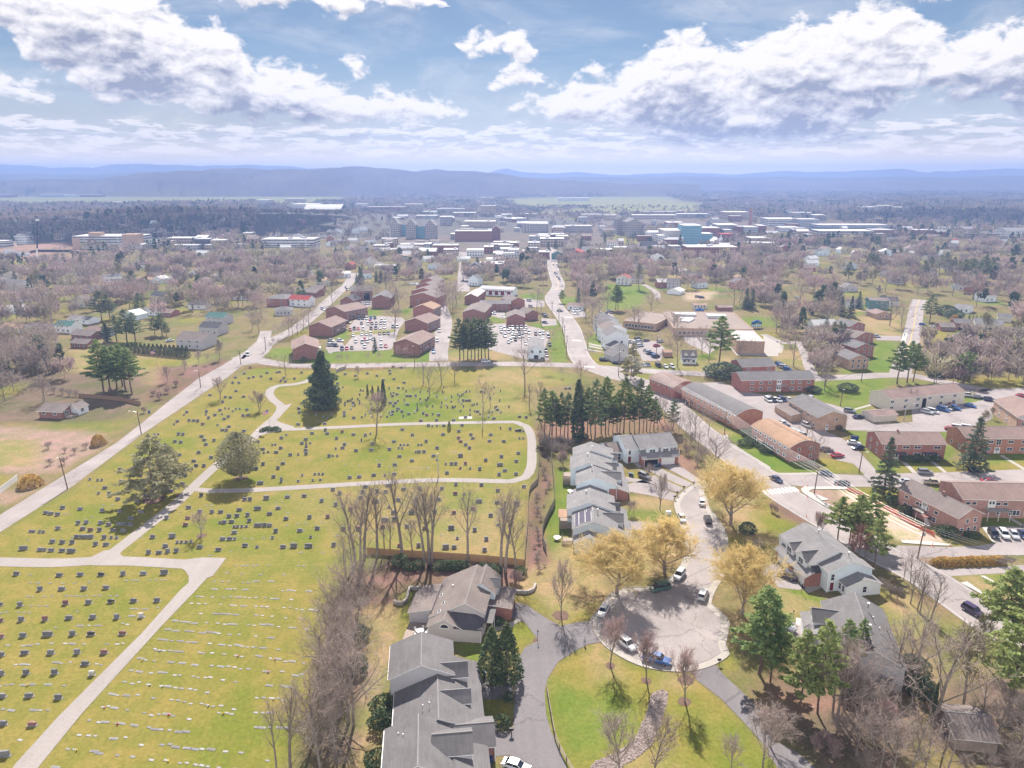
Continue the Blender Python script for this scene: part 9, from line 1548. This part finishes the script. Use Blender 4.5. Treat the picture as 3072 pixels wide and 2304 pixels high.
def rtable(i,j,x,y,label,r=.8,h=.74):
 o=empty('round_table',P(*T(i,j,x,y)),0,label,'table'); q=UM('trim'); q.tube((0,0,h),(0,0,h+.05),r,n=14); build(q,'tabletop',o); q=UM('metal'); q.tube((0,0,0),(0,0,h),.05,n=6); q.tube((0,0,0),(0,0,.04),.4,n=10); build(q,'leg',o)
rtable(2,2,390,1345,'white round table standing on the green strip',.95); rtable(2,2,505,940,'white garden table at the low connecting roof',.9); rtable(1,3,1420,515,'white round table on the wooden deck of the grey house',.8)
lb='pale garden chair around the white deck table'
for k in range(5):
 a=1.25*k; p=P(*T(1,3,1420,515))+Vector((1.25*math.cos(a),1.25*math.sin(a),.5)); o=empty('garden_chair',p,a+math.pi/2,lb,'chair',lb); q=UM('trim'); q.box(-.25,-.25,.40,.25,.25,.45); build(q,'seat',o); q=UM('trim'); q.box(-.25,-.28,.45,.25,-.23,.95); build(q,'backrest',o)
 for sx in(-.22,.22):
  for sy in(-.22,.22): q=UM('trim'); q.tube((sx,sy,0),(sx,sy,.4),.025,n=4); build(q,'leg',o)
for o in sc.objects:
 if o.get('label')=='white round table on the wooden deck of the grey house': o.location.z=.5
def play(i,j,x,y,m,label):
 o=empty('playground',P(*T(i,j,x,y)),.3,label,'playground'); q=MB().use(M[m])
 for a in(-3,0,3):
  for b_ in(-1.2,1.2): q.tube((a,b_,0),(a,b_,3.4),.12,n=6)
 q.box(-3.2,-1.4,1.5,3.2,1.4,1.65); build(q,'frame',o); q=UM('p_blue'); q.path(PTS('-3.2,0,3.4 0,0,4.4 3.2,0,3.4'),[1.0,1.3,1.0],6); build(q,'roof',o); q=MB().use(M[m]); q.face(PTS('3.2,-.5,1.6 3.2,.5,1.6 7,.5,.2 7,-.5,.2')); build(q,'slide',o)
play(2,1,1615,1068,'orange_net','orange climbing frame with a blue roof at the school'); play(2,1,2110,1178,'p_blue','blue climbing frame on the school lawn')
def person(i,j,x,y,rz,top,legs,label,hair=(.03,.02,.015),stride=.24):
 V=[(0,0,.93),(0,0,1.12),(0,.01,1.34),(0,.01,1.47),(0,.03,1.58),(0,.035,1.71),  (.10,0,.88),(.11,stride*.5,.50),(.11,stride*.45,.08),(.11,stride*.45+.16,.035), (-.10,0,.88),(-.11,-stride*.15,.50),(-.11,-stride*.9,.10),(-.11,-stride*.9+.15,.035), (.19,.01,1.40),(.25,-.06,1.13),(.27,.04,.90),(.27,.08,.80), (-.19,.01,1.40),(-.25,.05,1.13),(-.27,.16,.92),(-.27,.20,.82)]
 Ed=[(0,1),(1,2),(2,3),(3,4),(4,5),(0,6),(6,7),(7,8),(8,9),(0,10),(10,11),(11,12),(12,13),(2,14),(14,15),(15,16),(16,17),(2,18),(18,19),(19,20),(20,21)]
 Rr=[.15,.15,.17,.065,.085,.085,.10,.065,.045,.04,.10,.065,.045,.04,.065,.048,.034,.036,.065,.048,.034,.036]
 me=bpy.data.meshes.new('p'); me.from_pydata(V,Ed,[]); ob=bpy.data.objects.new('p',me); COL.objects.link(ob); sk=ob.modifiers.new('s','SKIN'); ob.modifiers.new('u','SUBSURF').levels=1
 for k,sv in enumerate(me.skin_vertices[0].data): sv.radius=(Rr[k],Rr[k]*(.72 if k in(0,1,2) else 1)); sv.use_root=(k==0)
 dg=bpy.context.evaluated_depsgraph_get(); bm_=bpy.data.meshes.new_from_object(ob.evaluated_get(dg)); bpy.data.objects.remove(ob)
 mats=[mat('skin_'+label[:12],(.42,.27,.20),.6,.03,4),mat('top_'+label[:12],top,.9,.1,4),mat('trousers_'+label[:12],legs,.9,.1,4),mat('shoes_'+label[:12],(.05,.05,.05),.8,.1,4)]; bm_.materials.clear()
 for m_ in mats: bm_.materials.append(m_)
 for f in bm_.polygons:
  z=f.center.z; f.material_index=0 if z>1.47 or (abs(f.center.x)>.22 and z<.9) else 1 if z>.92 or abs(f.center.x)>.2 else 2 if z>.09 else 3; f.use_smooth=True
 o=link('person',bm_,None,P(*T(i,j,x,y))+Vector((0,0,.06)),rz); tag(o,label,'person')
 h_=MB().use(mat('hair_'+label[:12],hair,.8,.1,6)); h_.sphere((0,.02,1.685),.098,.105,.10,10,6); build(h_,'hair',o); n_=MB().use(mats[0]); n_.sphere((0,.125,1.635),.014,.022,.02,6,4); build(n_,'nose',o)
person(0,2,1540,992,.4,(.18,.05,.07),(.03,.03,.05),'person in a dark red top walking along the long lane'); person(2,3,628,592,2.6,(.45,.45,.47),(.03,.03,.04),'person in a pale top walking on the dark driveway'); person(3,1,1178,1248,2.9,(.05,.10,.25),(.04,.04,.06),'person in blue walking on the hillside pavement'); person(3,2,2195,1250,1.2,(.04,.04,.06),(.03,.03,.04),'person in dark clothes beside the nose in car row'); person(2,1,1150,832,.3,(.05,.05,.06),(.03,.03,.05),'person in dark clothes on the park path')
lb='thin radio mast on the wooded ridge'
for x in(1037,1054): p=P(x,560); q=UM('metal'); y=5200; X=math.tan(direc(x,HOR)[0])*y; h0=zat(y,512); q.tube((0,0,0),(0,0,60),1.2,.6,4); tag(build(q,'radio_mast',loc=(X,y,h0-8)),lb,'mast',lb)
# --- distant hills (terrain) and air
def ridge(name,dist,prof,depth,m,seed,rough=1.0):
 r=np.random.default_rng(seed); xs=np.array([p[0] for p in prof],float); ys=np.array([p[1] for p in prof],float)
 n=360; X=np.linspace(xs[0],xs[-1],n); Yp=np.interp(X,xs,ys)
 az=np.array([direc(x,HOR)[0] for x in X]); wx=dist*np.tan(az)
 h=CAMH+dist*(HOR-Yp)/F/(math.cos(PITCH)**2)*.99
 ph=r.uniform(0,6.3,9)
 bump=sum(np.sin(X/3072*f*6.28+ph[i])/f for i,f in enumerate((9,17,31,55,90,150)))*rough*dist/F*18
 h=np.maximum(h+bump*.35,5)
 K=14; V=[];
 for k in range(K+1):
  t=k/K*2-1; prof_=math.cos(t*math.pi/2)**1.3
  yy=dist+t*depth+ (r.normal(0,depth*.02,n) if 0<k<K else 0)
  V.append(np.stack([wx*(1+t*depth/dist),np.full(n,1.0)*yy,h*prof_*(1+.10*np.sin(X/3072*60+k*1.7)*(1-abs(1-prof_)))-1.0],1))
 V=np.concatenate(V); i=np.arange(K*(n-1)); a=i//(n-1)*n+i%(n-1)
 me=mesh_np(name,V,np.stack([a,a+1,a+n+1,a+n],1),[m]); me.shade_smooth(); return struct(link(name,me))
m,t,b=new_mat('wooded_hillside'); b.inputs['Roughness'].default_value=1.0; b.inputs['Specular IOR Level'].default_value=0
ob=t.node('ShaderNodeTexCoord').outputs['Object']; nz=t.noise(ob,.004,6,.65); nf=t.noise(ob,.05,4,.7)
v=t.vmath('SCALE',t.mix(t.ss(nz,.35,.65),(.085,.065,.055,1),(.12,.10,.07,1))); t.put(v.node.inputs['Scale'],t.math('MULTIPLY_ADD',t.math('SUBTRACT',nf,.5),1.2,1.0)); t.l.new(v,b.inputs['Base Color']); M['hill']=m
ridge('hill',4200,PTS('-1800,560 -300,545 300,536 480,522 620,511 700,512 780,516 900,511 1020,509 1160,512 1240,515 1310,513 1380,520 1450,522 1530,526 1620,536 1760,545 2100,552'),650,M['hill'],3)
ridge('hill',5600,PTS('-2500,540 -400,530 0,524 200,527 400,522 500,519 640,530 1600,536 1800,532 2200,532 2600,534 3100,530 4200,534 5500,545'),1000,M['hill'],8,.5)
ridge('hill',8000,PTS('-3000,520 -500,506 0,499 60,503 150,510 300,505 360,500 480,503 600,502 760,504 900,506 1050,514 1450,526 1500,513 1525,510 1560,517 1640,523 1740,521 1830,527 1900,524 2050,522 2180,525 2330,518 2450,520 2560,515 2690,513 2740,516 2770,523 2810,517 2900,514 3072,512 3600,516 5500,530'),1200,M['hill'],11,.5)
HZ=222.0
mb=MB()
mb.box(-13000,-400,-1.5,13000,9300,HZ); o=build(mb,'haze'); o['kind']='stuff'; tag(o,'pale blue air haze over the whole valley','haze')
m=bpy.data.materials.new('haze_air'); m.use_nodes=True; t=NT(m.node_tree); t.n.clear()
pv=t.node('ShaderNodeVolumePrincipled'); pv.inputs['Color'].default_value=(.24,.355,.68,1); pv.inputs['Density'].default_value=.00023; pv.inputs['Anisotropy'].default_value=.25
mo=t.node('ShaderNodeOutputMaterial'); t.l.new(pv.outputs[0],mo.inputs['Volume']); o.data.materials.append(m)
M['cloud']=mat('cloud_white',(.8,.8,.82),1.0,.05,.01,spec=0)
def cloud(gx_,gy_,rx,ry,seed,label):
 r=random.Random(seed); hgt=1150; q=UM('cloud'); off=hgt/math.tan(SUN_EL)
 for k in range(26):
  a=r.uniform(0,6.28); d=r.random()**.5; s=r.uniform(.22,.42); x,y=rx*d*math.cos(a),ry*d*math.sin(a); q.sphere((x,y,r.uniform(0,60)),rx*s*.8,ry*s,90*r.uniform(.6,1.3),12,7,.25,r)
 me=q.mesh('cloud'); me.shade_smooth(); o=link('cloud',me,None,(gx_+math.sin(SUN_AZ)*off,gy_+off,hgt)); tag(o,label,'cloud'); o['kind']='structure'
cloud(-760,1330,430,230,1,'white cumulus cloud high above the wooded hill'); cloud(1250,1750,430,230,3,'white cumulus cloud above the plain on the right')
